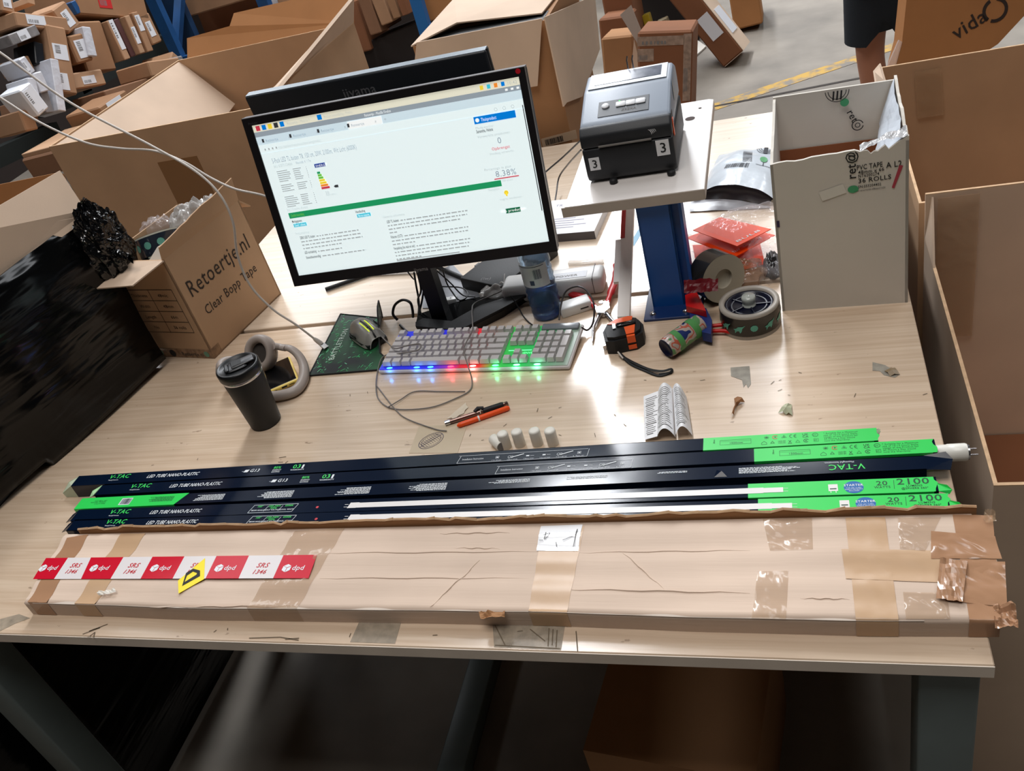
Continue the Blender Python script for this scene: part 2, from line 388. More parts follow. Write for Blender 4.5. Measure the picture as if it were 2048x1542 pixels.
# torn back flap and the slot it leaves
m = MB(); random.seed(3); pts = []; FY = lambda x: .2045 + .016 * (x - CX0) / 1.5
x = CX0 + .0
while x < CX1 + .01:
    pts.append((x, CT + .010 + random.uniform(-.004, .004))); x += random.uniform(.01, .035)
for i in range(len(pts) - 1):
    (x0, z0), (x1, z1) = pts[i], pts[i + 1]
    y = FY(x0); y2 = FY(x1)
    m.slab([(x0 - OX, y - OY, .0), (x1 - OX, y2 - OY, .0), (x1 - OX, y2 - OY + .002, z1), (x0 - OX, y - OY + .002, z0)], .003, nrm=(0, -1, 0))
part('torn_flap', m, KRAFT_D, t)
m = MB(); random.seed(5)
for i in range(len(pts) - 1):
    (x0, z0), (x1, z1) = pts[i], pts[i + 1]
    m.slab([(x0 - OX, FY(x0) + .001 - OY, z0 - .001), (x1 - OX, FY(x1) + .001 - OY, z1 - .001), (x1 - OX, FY(x1) + .004 - OY, z1 + random.uniform(.0005, .003)), (x0 - OX, FY(x0) + .004 - OY, z0 + .001)], .002, nrm=(0, 0, 1))
part('torn_edge', m, CUT, t)
def lay(name, pts, h, ma, th=.0003, parent=t, wr=0.):
    """flat patch that follows the carton top; four corners in photo order"""
    mb = MB(); off = (h - CT) * .35
    if len(pts) != 4:
        Ii = parent.matrix_world.inverted(); mb.slab([Ii @ T(*p, h) for p in pts], th, nrm=(0, 0, 1)); return part(name, mb, ma, parent)
    def g(u, v):
        x = (pts[0][0] * (1 - u) + pts[1][0] * u) * (1 - v) + (pts[3][0] * (1 - u) + pts[2][0] * u) * v
        y = (pts[0][1] * (1 - u) + pts[1][1] * u) * (1 - v) + (pts[3][1] * (1 - u) + pts[2][1] * u) * v
        p = T(x, y, CT); k = wr * abs(noise.noise(Vector((p.x * 45 + p.y * 60, p.y * 30 - p.x * 20, 3)))) ** 1.5 * (1 if 0 < u < 1 and 0 < v < 1 else .2)
        return (p.x - OX, p.y - OY, topz(p.x, p.y) + .0003 + off + k)
    mb.grid(g, 16, 16); return part(name, mb, ma, parent)
def strip(name, tl, tr, bl, br, ma, wr=0., off=0.):
    """tape laid over the top and down the front"""
    mb = MB(); n_ = 16
    def pt(u, v):
        x = (tl[0] * (1 - u) + tr[0] * u) * (1 - v) + (bl[0] * (1 - u) + br[0] * u) * v; y = (tl[1] * (1 - u) + tr[1] * u) * (1 - v) + (bl[1] * (1 - u) + br[1] * u) * v
        p = T(x, y, CT); k = wr * abs(noise.noise(Vector((p.x * 45 + p.y * 60, p.y * 30 - p.x * 20, 5)))) ** 1.5
        return Vector((p.x, max(p.y, CY0 + wav(p.x)), topz(p.x, p.y) + .0004 + off + k))
    def g(u, v):
        if v <= .8: p = pt(u, v / .8); return (p.x - OX, p.y - OY, p.z)
        p = pt(u, 1); k = (v - .8) / .2
        return (p.x - OX, CY0 + wav(p.x) - .0007 - OY, (CT - .0005) * (1 - k) + .001 * k)
    mb.grid(g, 12, 30); return part(name, mb, ma, t)
strip('brown_tape', (135, 1077), (178, 1070), (45, 1222), (84, 1222), TAPE_B)
strip('clear_tape', (243, 1068), (292, 1068), (140, 1222), (180, 1222), TAPE_T)
strip('clear_tape', (590, 1062), (690, 1056), (490, 1224), (590, 1225), TAPE_C, .004)
strip('clear_tape', (1087, 1046), (1170, 1045), (1055, 1232), (1132, 1234), TAPE_T)
strip('tan_tape', (1691, 1036), (1770, 1035), (1712, 1244), (1798, 1246), TAPE_T, .002)
strip('brown_tape', (1905, 1028), (1985, 1030), (1940, 1248), (2003, 1248), TAPE_B, .003)
lay('clear_tape', [(1525, 1037), (1624, 1035), (1626, 1100), (1540, 1102)], CT + .0006, TAPE_C, wr=.007)
lay('clear_tape', [(1516, 1142), (1578, 1140), (1572, 1240), (1503, 1238)], CT + .0006, TAPE_C, wr=.007)
lay('tan_tape', [(1683, 1100), (1880, 1103), (1890, 1166), (1692, 1158)], CT + .0012, TAPE_T, wr=.002)
lay('clear_tape', [(1795, 1036), (1882, 1034), (1850, 1105), (1800, 1100)], CT + .0012, TAPE_C, wr=.007)
lay('clear_tape', [(1806, 1185), (1895, 1187), (1900, 1240), (1812, 1240)], CT + .0012, TAPE_C, wr=.006)
lay('brown_tape', [(1862, 1064), (1990, 1074), (2004, 1120), (1862, 1120)], CT + .0024, TAPE_B, wr=.006)
lay('brown_tape', [(1882, 1122), (2010, 1126), (2014, 1215), (1890, 1202)], CT + .003, TAPE_B, wr=.006)
WORN = mat('worn_card_edge', (222, 208, 194), .85)
m = MB()
def we(u, v):
    x = CX0 + .02 + (CX1 - CX0 - .10) * u; k = max(0, noise.noise(Vector((x * 14, 0, 8)))) 
    return (x - OX, CY0 + wav(x) - .0006 + (.0008 + .006 * k) * v - OY, CT + .0004 - .0006 * (1 - v) + .0012 * k * v)
m.grid(we, 160, 2); part('worn_edge', m, WORN, t)
for q in (((905, 1095), (1000, 1097)), ((640, 1107), (1100, 1103)), ((640, 1158), (1060, 1155)), ((1130, 1180), (1500, 1186)), ((1240, 1100), (1330, 1180)), ((860, 1215), (960, 1120)), ((880, 1068), (1020, 1066)), ((1150, 1105), (1500, 1100)), ((300, 1215), (520, 1212)), ((1600, 1196), (1700, 1198))):
    mb = MB(); P_ = [T(q[0][0] + (q[1][0] - q[0][0]) * k / 12, q[0][1] + (q[1][1] - q[0][1]) * k / 12 + 1.2 * math.sin(k * 1.7), CT) for k in range(13)]
    mb.tube([(p.x - OX, p.y - OY, topz(p.x, p.y) - .0001) for p in P_], [.0002 + .0009 * math.sin(PI * k / 12) for k in range(13)], 6, flat=1.6); part('crease', mb, CARTON, t)
def crumple(name, pts_px, h, ma, amp, n_=14, parent=t, label=None):
    Ii = parent.matrix_world.inverted(); A, B, C_, D = [Ii @ T(*p, h) for p in pts_px]; mb = MB()
    def g(u, v):
        p = (A * (1 - u) + B * u) * (1 - v) + (D * (1 - u) + C_ * u) * v
        k = abs(noise.noise(Vector((p.x * 55, p.y * 55, 3)))) * amp + abs(noise.noise(Vector((p.x * 160, p.y * 90, 7)))) * amp * .5
        return (p.x, p.y, p.z + k)
    mb.grid(g, n_, n_, smooth=False); return part(name, mb, ma, parent, label=label)
crumple('crushed_tape', [(1880, 1120), (1935, 1122), (1925, 1205), (1872, 1198)], CT + .004, TAPE_B, .007, 9)
crumple('crushed_tape', [(1985, 1215), (2030, 1218), (2036, 1262), (1990, 1258)], CT - .004, TAPE_B, .022, 9)
crumple('crushed_tape', [(1970, 1024), (1990, 1030), (1992, 1052), (1965, 1045)], CT + .003, TAPE_C, .014)
crumple('torn_card', [(958, 1225), (1012, 1226), (1010, 1236), (962, 1240)], CT - .003, KRAFT_D, .012, 8)
crumple('torn_card', [(195, 1186), (232, 1180), (235, 1187), (198, 1192)], CT + .002, mat('torn_paper', (232, 226, 216), .8), .01, 8)
# courier tape
DPD = MB(); Ii = I
pA, pB = I @ T(77, 1135, CT), I @ T(622, 1131, CT)
hh = .0030 + CT
edge_t = [92, 136, 182, 247, 305, 369, 433, 498, 567, 634]   # px where each band changes, along the upper edge
low = [66, 108, 162, 221, 281, 345, 411, 477, 546, 617]
yt = lambda x: 1116 - (x - 92) * .012; yl = lambda x: 1158 - (x - 66) * .003
m = MB(); mt = MB()
for i in range(9):
    q = [(low[i], yl(low[i])), (low[i + 1], yl(low[i + 1])), (edge_t[i + 1], yt(edge_t[i + 1])), (edge_t[i], yt(edge_t[i]))]
    m.slab([I @ T(*p, hh) for p in q], .0003, mi=i % 2, nrm=(0, 0, 1))
    cx = sum(p[0] for p in q) / 4; cy = 1136
    o = I @ T(cx, cy, hh + .0004); dr = (T(cx + 20, cy - .2, hh) - T(cx - 20, cy, hh)); Mx = frame(o, dr)
    if i % 2 == 0:
        mt.text('dpd', -.006, -.004, .014, mi=0, M=Mx, bold=True)
        # parcel cube mark
        s_ = .0085; c0 = -.0165
        mt.poly([(c0 - s_ * .87, s_ * .5, 0), (c0, 0.0005, 0), (c0, -s_ * 1.0, 0), (c0 - s_ * .87, -s_ * .5, 0)], 0, Mx)
        mt.poly([(c0 + .001, 0.0, 0), (c0 + s_ * .87, s_ * .45, 0), (c0 + s_ * .87, -s_ * .5, 0), (c0 + .001, -s_ * 1.0, 0)], 0, Mx)
        mt.poly([(c0, .0012, 0), (c0 + s_ * .8, s_ * .55, 0), (c0, s_, 0), (c0 - s_ * .8, s_ * .55, 0)], 0, Mx)
    else:
        mt.text('SRS', 0, .0015, .014, mi=1, M=Mx, bold=True, center=True, shear=.2); mt.text('1346', 0, -.012, .0125, mi=1, M=Mx, bold=True, center=True, shear=.2)
dp = part('courier_tape', m, [mat('courier_red', (200, 16, 44), .3), mat('courier_white', (222, 216, 216), .35)], t, label='red and white striped courier tape with lettering')
part('tape_print', mt, [WHITE_T, RED], dp)
m = MB(); P = [I @ T(*p, hh + .0006) for p in [(356, 1161), (410, 1116), (408, 1158), (357, 1187)]]
m.slab(P, .0003, nrm=(0, 0, 1)); yl_ = part('yellow_sticker', m, YEL, t)
m = MB(); q = [(372, 1146), (386, 1137), (400, 1141), (400, 1152), (364, 1172)]
qi = [(374, 1151), (386, 1143), (394, 1146), (393, 1149), (369, 1164)]
A = [I @ T(*p, hh + .0009) for p in q]; B = [I @ T(*p, hh + .0009) for p in qi]
for i in range(5): m.poly([A[i], A[(i + 1) % 5], B[(i + 1) % 5], B[i]])
part('sticker_print', m, INK, yl_)
GL = mat('glossy_label', (240, 240, 242), .08, bump=.3, bscale=20, spec=.8)
lay('white_label', [(1082, 1052), (1165, 1048), (1156, 1102), (1073, 1102)], CT + .002, GL)
mb = MB()
for sg in ([(1086, 1070), (1100, 1066), (1090, 1078)], [(1088, 1078), (1092, 1064)], [(1078, 1080), (1086, 1080)], [(1112, 1084), (1113, 1094)], [(1125, 1080), (1150, 1070), (1155, 1058), (1150, 1075), (1146, 1096)]):
    P = [I @ T(x, y, CT + .0036) for x, y in sg]
    for p, q in zip(P, P[1:]): mb.line(p, q, .0011, z=P[0].z)
part('label_print', mb, GREYINK, t)
# ---------------------------------------------------------------- five tube sleeves
CREAM = mat('sleeve_inside', (196, 206, 180), .6)
TUBEW = mat('tube_print_white', (226, 222, 220), .3)
TH = .031
def sleeve(l, r, label, cat='box', tilt=0):
    L_, R_ = T(*l, TH), T(*r, TH); M = frame(Vector((L_.x, L_.y, H)), R_ - L_)
    M = M @ Matrix.Translation((0, 0, 0))
    t = thing('tube_sleeve', label, cat, M, 'long tube sleeves behind the carton')
    return t, M, (R_ - L_).length, M.inverted()
def sleeve_body(t, Ln, lx=(0, 0), rx=(0, 0), wd=.0295):
    m = MB(); b = .0012
    # hollow sleeve: four walls
    x0a, x0b = lx; x1a, x1b = Ln + rx[0], Ln + rx[1]
    for (y0, y1, z0, z1) in ((-wd, 0, TH - .0012, TH), (-wd, 0, 0.0002, .0014), (-wd, -wd + .0012, 0.0002, TH), (-.0012, 0, 0.0002, TH)):
        m.box(x0a, x1a, y0, y1, z0, z1)
    return part('sleeve', m, NAVY, t)
def pxx(I, x, y): return (I @ T(x, y, TH)).x
def rag(x, n=5, s=.006, y0=-.0295, y1=0):
    return [(x + random.uniform(-s, s), y0 + (y1 - y0) * k / n) for k in range(n + 1)]
def panel_green(t, x0, x1, seed, slant=0, wrap=True):
    random.seed(seed); m = MB()
    pts = [(x0 - slant, 0), (x0, -.0295)] + rag(x1, 5, .004)
    m.prism(pts, TH + .0001, TH + .0004); 
    if wrap: m.box(x0, x1 - .006, -.0299, -.0295, .002, TH + .0003)
    return part('green_panel', m, GREEN, t)
Z = TH + .0006
def common_left(m, I, x1, y1, x2, y2):
    """maker mark and title"""
    a = pxx(I, x1, y1); m.text('V-TAC', a, -.0145, .0155, Z, 0, wid=pxx(I, x1 + 38, y1) - a, bold=True, shear=.12)
    m.text('Meaningful Innovation.', a + .003, -.0205, .0045, Z, 1, wid=.024)
    b = pxx(I, x2, y2); m.text('LED TUBE NANO-PLASTIC', b, -.0185, .0125, Z, 1, wid=pxx(I, x2 + 99, y2) - b, bold=True, shear=.22)
PR = [GREEN_T, WHITE_T, DKGREEN, NAVY, mat('blue_ink', (20, 96, 168), .4), RED, TUBEW]
def para(m, x, y, w_, rows, mi, flip=False, hgt=.0022):
    for k in range(rows):
        ww = w_ * random.uniform(.7, 1); x0 = x + (w_ - ww if flip else 0)
        xx = x0
        while xx < x0 + ww:
            l = random.uniform(.002, .007); m.rect(xx, min(xx + l, x0 + ww), y - k * hgt, y - k * hgt + hgt * .5, Z, mi); xx += l + .0009
def install_print(m, I, xa, xb, y):
    a, b = pxx(I, xa, y), pxx(I, xb, y)
    for q in (((a, -.028), (b, -.028)), ((a, -.009), (b, -.009)), ((a, -.028), (a + .004, -.009)), ((b, -.028), (b + .002, -.009))): m.line(*q, .0006, Z, 1)
    w_ = b - a
    m.text('Installation Instruction', a + .008, -.0205, .0062, Z, 1, wid=w_ * .17)
    for k, lab in enumerate(('1. Turn off power', '2. Remove old tube', '3. Remove starter', '4. Insert new starter', '5. Insert LED tube', '6. Turn on')):
        x = a + w_ * (.27 + .125 * k); m.text(lab, x, -.0262, .0032, Z, 1, wid=w_ * .08)
        if k in (0, 5):
            m.ring(x + .010, -.0175, .0042, .0007, Z, 1, seg=4, a0=PI / 4, a1=2 * PI + PI / 4); m.rect(x + .0085, x + .0115, -.019, -.0165, Z, 1)
        elif k in (1, 4):
            m.line((x + .002, -.0215), (x + .028, -.0125), .0018, Z, 1); m.ring(x + .003, -.0185, .003, .0007, Z, 1, seg=8); m.ring(x + .0075, -.0185, .0028, .0007, Z, 1, seg=8)
        else:
            m.rect(x + .004, x + .0095, -.0195, -.0165, Z, 1); m.line((x + .011, -.018), (x + .018, -.018), .0005, Z, 1)
def green_print(m, I, x0, y0, dx):
    """dimension drawing, conformity marks and note; x0 px where the dimension drawing starts"""
    a = pxx(I, x0, y0); b = pxx(I, x0 + 72, y0)
    m.line((a + .008, -.0085), (b, -.0085), .0005, Z, 2); m.line((a + .008, -.0195), (b, -.0195), .0004, Z, 2); m.line((a + .008, -.012), (b, -.012), .0003, Z, 2)
    for x in (a + .008, b): m.line((x, -.0195), (x, -.0085), .0005, Z, 2)
    m.text('28mm', a, -.0095 - .006, .004, Z, 2, rot=PI / 2); m.text('1500mm', a + (b - a) * .4, -.018, .0058, Z, 2, bold=True)
    s0 = pxx(I, x0 + 98, y0); u = .0118
    for k, g in enumerate(('X', 'o', 'A', 'C€', 'UK', 'pal')):
        x = s0 + u * k * 1.12
        if g == 'X':
            for an in range(4): m.line((x + .004 + .004 * math.cos(an * PI / 4), -.008 + .004 * math.sin(an * PI / 4)), (x + .004 - .004 * math.cos(an * PI / 4), -.008 - .004 * math.sin(an * PI / 4)), .0006, Z, 2)
        elif g == 'o': m.ring(x + .004, -.008, .0045, .0012, Z, 5, seg=14, a0=.5, a1=5.6); m.disc(x + .004, -.008, .0014, Z, 2, seg=8)
        elif g == 'A': m.ring(x + .004, -.0085, .0045, .0008, Z, 2, seg=3, a0=PI / 2, a1=PI / 2 + 2 * PI); m.disc(x + .004, -.0085, .0012, Z, 2, seg=8)
        elif g == 'C€': m.ring(x + .003, -.008, .0042, .0009, Z, 2, seg=12, a0=PI / 2, a1=3 * PI / 2); m.ring(x + .0095, -.008, .0042, .0009, Z, 2, seg=12, a0=PI / 2, a1=3 * PI / 2); m.line((x + .006, -.008), (x + .009, -.008), .0008, Z, 2)
        elif g == 'UK': m.text('UK', x + .005, -.0078, .0065, Z, 2, bold=True); m.text('CA', x + .005, -.0132, .0065, Z, 2, bold=True)
        else: m.ring(x + .011, -.008, .0045, .0007, Z, 2, seg=16); m.text('pal', x + .0078, -.0093, .0042, Z, 2)
    for k in range(7):
        x = s0 - .004 + u * k * 1.07; y = -.0205
        if k == 0: m.line((x, y - .0035), (x + .008, y - .0035), .0006, Z, 2); m.line((x, y), (x + .004, y + .004), .0006, Z, 2); m.line((x + .004, y + .004), (x + .008, y), .0006, Z, 2); m.line((x, y), (x, y - .0035), .0006, Z, 2); m.line((x + .008, y), (x + .008, y - .0035), .0006, Z, 2)
        elif k == 1: m.ring(x + .004, y, .004, .0014, Z, 2, seg=3, a0=PI / 2, a1=PI / 2 + 2 * PI)
        elif k == 2:
            for j in range(2): m.text('NON EN', x, y - .0035 + j * .004, .0042, Z, 2, bold=True, wid=.011)
        elif k == 3: m.line((x + .003, y - .003), (x + .007, y + .003), .0008, Z, 2); m.line((x + .007, y - .003), (x + .003, y + .003), .0008, Z, 2); m.line((x + .002, y - .0045), (x + .008, y - .0045), .001, Z, 2)
        elif k == 4: m.ring(x + .004, y - .001, .0042, .0009, Z, 2, seg=3, a0=PI / 2, a1=PI / 2 + 2 * PI)
        elif k == 5: m.ring(x + .004, y, .0042, .001, Z, 2, seg=14, a0=.4, a1=5.5); m.text('K', x + .0022, y - .002, .0055, Z, 2, bold=True)
        else: m.ring(x + .006, y, .005, .0007, Z, 2, seg=4, a0=PI / 4, a1=PI / 4 + 2 * PI); m.text('60', x + .003, y - .0015, .0042, Z, 2)
    q = pxx(I, x0 + 218, y0)
    for k, s_ in enumerate(('* Suitable for a Maximum', 'use of 10-12 hours Daily,', 'Usage of the Product for', '24 Hours a Day would', 'void the Warranty.')):
        m.text(s_, q, -.0075 - k * .0044, .0046, Z, 2)
def hollow_end(t, M, x, ma, length=.05):
    m = MB(); m.box(x, x + length, -.028, -.0015, .0016, .0022); m.box(x, x + length, -.0015, -.0012, .0016, .029); part('open_end', m, ma, t)

# 1 -- farthest
t, M, Ln, I = sleeve((158, 952), (1752, 856), 'farthest of the five dark tube sleeves, with its green end torn')
sleeve_body(t, Ln); panel_green(t, pxx(I, 1407, 880), Ln, 11)
m = MB(); common_left(m, I, 214, 962, 291, 958)
x = pxx(I, 484, 944); m.rect(x + .004, x + .013, -.019, -.012, Z, 1, sh=.002); m.line((x, -.0165), (x + .004, -.0165), .0008, Z, 1); m.text('G13', x + .017, -.019, .0115, Z, 1, bold=True, shear=.15)
x = pxx(I, 545, 941); m.text('80%', x, -.0135, .009, Z, 0, bold=True); m.text('ENERGY', x, -.019, .0048, Z, 1, bold=True); m.text('SAVING', x, -.024, .0048, Z, 1, bold=True)
x = pxx(I, 584, 938); m.text('03', x, -.0155, .0145, Z, 0, bold=True, sx=1.15); m.rect(x + .0195, x + .0235, -.0165, -.0065, Z, 1); m.text('WARRANTY', x - .002, -.0215, .005, Z, 1, bold=True)
install_print(m, I, 919, 1174, 912); green_print(m, I, 1430, 880, 0)
part('sleeve_print', m, PR, t)
m = MB(); m.slab([(-.034, -.028, .012), (0, -.029, .030), (0, -.0295, .001), (-.030, -.029, .001)], .001, nrm=(0, -1, 0)); m.slab([(0, 0, TH), (-.02, -.012, TH - .004), (-.034, -.028, .012), (0, -.0295, TH)], .001, nrm=(0, 0, 1)); part('end_flap', m, CREAM, t)
m = MB(); 
for k in range(5): m.slab([(Ln - .002, -.003 - k * .002, TH), (Ln + .004 + .002 * (k % 2), -.004 - k * .002, TH + .002), (Ln + .003, -.006 - k * .002, TH - .002)], .0006, nrm=(0, 0, 1))
part('torn_end', m, CREAM, t)
# 2
t, M, Ln, I = sleeve((205, 970), (1868, 878), 'second tube sleeve from the back, a white tube cap sticking out of its right end')
sleeve_body(t, Ln); panel_green(t, pxx(I, 1508, 903), Ln, 12)
m = MB(); common_left(m, I, 257, 980, 338, 975)
x = pxx(I, 539, 963); m.rect(x + .004, x + .013, -.019, -.012, Z, 1, sh=.002); m.line((x, -.0165), (x + .004, -.0165), .0008, Z, 1); m.text('G13', x + .017, -.019, .0115, Z, 1, bold=True, shear=.15)
x = pxx(I, 602, 960); m.text('80%', x, -.0135, .009, Z, 0, bold=True); m.text('ENERGY', x, -.019, .0048, Z, 1, bold=True); m.text('SAVING', x, -.024, .0048, Z, 1, bold=True)
x = pxx(I, 643, 957); m.text('03', x, -.0155, .0145, Z, 0, bold=True, sx=1.15); m.rect(x + .0195, x + .0235, -.0165, -.0065, Z, 1); m.text('WARRANTY', x - .002, -.0215, .005, Z, 1, bold=True)
install_print(m, I, 995, 1262, 932); green_print(m, I, 1548, 900, 0)
part('sleeve_print', m, PR, t)
m = MB(); m.slab([(0, 0, TH), (-.018, -.012, TH - .003), (-.022, -.024, TH - .010), (-.004, -.0295, TH)], .001, nrm=(0, 0, 1)); part('end_flap', m, mat('sleeve_pale_flap', (176, 220, 168), .5), t)
Mt = M.copy()
tb = thing('led_tube', 'white tube with metal pins poking out of the second sleeve', 'light tube', M @ Matrix.Translation((Ln - .05, -.0148, .0155)) @ Euler((0, PI / 2, 0)).to_matrix().to_4x4())
m = MB(); m.lathe([(.0125, 0), (.0125, .0655), (.0132, .066), (.0132, .09), (.0122, .0925)], 24); part('tube_cap', m, mat('tube_white', (236, 234, 226), .3), tb)
m = MB(); m.lathe([(.0115, .0925), (.0115, .095)], 20); 
for s_ in (-1, 1): m.tube([(0, s_ * .0065, .0925), (0, s_ * .0065, .106)], .0012, 8)
part('pin', m, STEEL, tb)
# 3 -- turned round
t, M, Ln, I = sleeve((165, 997), (1847, 911), 'middle tube sleeve lying upside down with its end flap open')
sleeve_body(t, Ln)
m = MB(); x1 = pxx(I, 376, 990); m.prism([(0, 0), (0.0, -.0295), (x1 - .018, -.0295), (x1, 0)], TH + .0001, TH + .0004); m.box(0, x1 - .018, -.0299, -.0295, .002, TH); part('green_panel', m, GREEN, t)
m = MB(); random.seed(21)
x = pxx(I, 240, 1005); m.rect(x, x + .025, -.024, -.006, Z, 1)
xx = x + .002
while xx < x + .023: l = random.uniform(.0004, .0016); m.rect(xx, xx + l, -.0225, -.0075, Z + .0002, 3); xx += l + random.uniform(.0004, .0012)
for s_, yy in (('Made in P.R.C.', -.0165), ('Voluntary Warranty', -.0125), ('LED TUBE 20W', -.0085)): m.text(s_, pxx(I, 212, 1005), yy, .0042, Z, 2, rot=PI)
para(m, pxx(I, 298, 1000), -.008, .055, 6, 2, True)
for (xa, w_, r_) in ((393, 74, 7), (520, 78, 8), (670, 74, 8), (810, 80, 8), (965, 84, 4), (1120, 80, 3), (1300, 60, 2), (1478, 98, 6)): 
    a_ = pxx(I, xa, 985); para(m, a_, -.009, w_ * .00092, r_, 1, xa < 1400)
x = pxx(I, 1730, 933); m.text('V-TAC', x, -.011, .0165, Z, 0, bold=True, rot=PI, wid=pxx(I, 1730, 933) - pxx(I, 1658, 937)); m.text('Meaningful Innovation.', x - .014, -.0045, .005, Z, 1, rot=PI, wid=.042)
part('sleeve_print', m, PR, t)
m = MB(); m.slab([(Ln, -.030, TH), (Ln, 0, TH), (Ln + .030, .004, TH + .002), (Ln + .038, -.006, TH - .004), (Ln + .032, -.026, TH - .006)], .001, nrm=(0, 0, 1)); part('end_flap', m, NAVY, t)
m = MB(); a_ = pxx(I, 1428, 950); m.slab([(a_, -.026, TH + .0008), (a_ + .012, -.018, TH + .006), (a_ + .004, -.010, TH + .0008)], .0004, nrm=(0, 0, 1)); m.slab([(a_, -.026, TH + .0008), (a_ + .02, -.026, TH + .0008), (a_ + .012, -.018, TH + .006)], .0004, nrm=(0, 0, 1)); part('crease', m, NAVY, t)
# 4 and 5 -- tube picture showing
def front_face(l, r, label, vx, tx, fx, rd, tb0, tb1, gx, st, yref, seed):
    t, M, Ln, I = sleeve(l, r, label)
    sleeve_body(t, Ln); panel_green(t, pxx(I, gx, yref), Ln, seed)
    m = MB(); common_left(m, I, vx, l[1] + 12, tx, l[1] + 10)
    a, b = pxx(I, fx, l[1]), pxx(I, fx + 92, l[1])
    for q in (((a, -.025), (b - .006, -.025)), ((a + .006, -.006), (b, -.006)), ((a, -.025), (a + .006, -.006)), ((b - .006, -.025), (b, -.006))): m.line(*q, .0007, Z, 1)
    for k, (s1, s2, s3) in enumerate((('160°', '', 'BEAM ANGLE'), ('220-240V', '50Hz', 'INPUT VOLTAGE'), ('6500K', '', 'COOL WHITE'))):
        x = a + (b - a) * (.20 + .31 * k); m.text(s1, x, -.0115, .006, Z, 0, center=True, bold=True, shear=.15)
        if s2: m.text(s2, x, -.0165, .006, Z, 0, center=True, bold=True)
        m.text(s3, x - .001, -.0205, .0042, Z, 1, center=True, bold=True)
        if k: m.line((x - (b - a) * .155 - .003, -.022), (x - (b - a) * .155 + .002, -.009), .0006, Z, 1)
    x = pxx(I, rd, l[1] + 10); m.disc(x, -.0165, .003, Z, 5, seg=6)
    x0, x1 = pxx(I, tb0, l[1]), pxx(I, tb1, yref)
    m.rect(x0 + .005, x0 + .022, -.0215, -.0085, Z, 6, sh=.003); m.rect(x0 + .022, x1 - .028, -.0212, -.0095, Z + .0001, 6); m.rect(x1 - .03, x1, -.0205, -.0105, Z + .0002, 6)
    for yy in (-.0185, -.0125): m.line((x0 - .002, yy), (x0 + .005, yy), .0009, Z, 6); m.line((x1, yy), (x1 + .007, yy), .0006, Z, 6)
    x = pxx(I, st, yref); m.rect(x - .006, x + .007, -.022, -.008, Z, 6); m.rect(x - .004, x + .005, -.0185, -.0165, Z + .0002, 2); m.line((x - .003, -.022), (x - .003, -.0255), .001, Z, 6); m.line((x + .004, -.022), (x + .004, -.0255), .001, Z, 6)
    m.disc(x + .0285, -.0155, .0135, Z, 4, ry=.0125); m.text('STARTER', x + .0285, -.0135, .0062, Z + .0003, 1, center=True, bold=True)
    for k, s_ in enumerate(('FOR LED TUBES', 'DIRECT RETROFIT', 'INCLUDED')): m.text(s_, x + .0285, -.018 - k * .003, .0028, Z + .0003, 1, center=True)
    g = pxx(I, st + 90, yref); m.text('20', g + .006, -.0135, .0125, Z, 2, center=True, bold=True, sx=1.2); m.text('WATTS', g + .006, -.0195, .0062, Z, 2, center=True, bold=True)
    m.line((g + .0215, -.022), (g + .0225, -.004), .0006, Z, 2)
    m.text('2100', g + .047, -.0135, .0172, Z, 2, center=True, bold=True, sx=1.2); m.text('LUMENS', g + .048, -.0185, .0055, Z, 2, center=True, bold=True); m.text('@SPHERE 360°', g + .048, -.0235, .0052, Z, 2, center=True, bold=True)
    part('sleeve_print', m, PR, t)
    m = MB(); m.slab([(Ln, -.029, TH), (Ln - .002, -.012, TH), (Ln + .012, -.018, TH + .001), (Ln + .018, -.024, TH - .003), (Ln + .014, -.029, TH - .006)], .0008, nrm=(0, 0, 1)); part('torn_end', m, GREEN, t)
    m = MB(); m.slab([(0, 0, TH), (-.012, -.008, TH - .004), (-.020, -.024, TH - .009), (0, -.029, TH)], .0008, nrm=(0, 0, 1)); part('end_flap', m, NAVY, t)
    return t
front_face((158, 1020), (1871, 953.6), 'fourth tube sleeve from the back, printed with a white tube and 2100 lumens', 215, 297, 499, 627, 687, 1566, 1496, 1665, 972, 31)
front_face((150, 1039), (1894, 987), 'nearest tube sleeve, its lower side tucked against the torn carton', 208, 291, 497, 627, 689, 1584, 1516, 1688, 1005, 32)
# five small starters
STM = mat('starter_white', (224, 220, 210), .4)
for k, (bx, by, rz, lean, lb) in enumerate(((995, 899, .7, 1.1, 'leftmost white starter cylinder, toppled at a slant behind the sleeves'), (1012, 897, .1, .25, 'second white starter cylinder from the left, touching the third'), (1040, 893, -.1, .2, 'middle white starter cylinder of the row of five'), (1075, 891, 0, .2, 'fourth white starter cylinder from the left'), (1106, 891, -.2, .25, 'rightmost white starter cylinder of the row of five'))):
    b = T(bx, by); 
    if k == 0: Ms = at(b.x + .012, b.y - .005, H + .0105, 0) @ Euler((-PI / 2 + .0, 0, .75)).to_matrix().to_4x4()
    else: Ms = at(b.x, b.y + .004, H)
    s_ = thing('starter_cap', lb, 'starter', Ms, 'white starters behind the sleeves')
    m = MB(); m.lathe([(.0098, 0), (.0102, .001), (.0102, .030), (.0095, .0325), (.006, .0335), (.0, .0336)], 24); part('barrel', m, STM, s_)
    m = MB(); m.lathe([(.0088, -.0004), (.0088, 0)], 20); part('base_disc', m, GREYINK, s_)
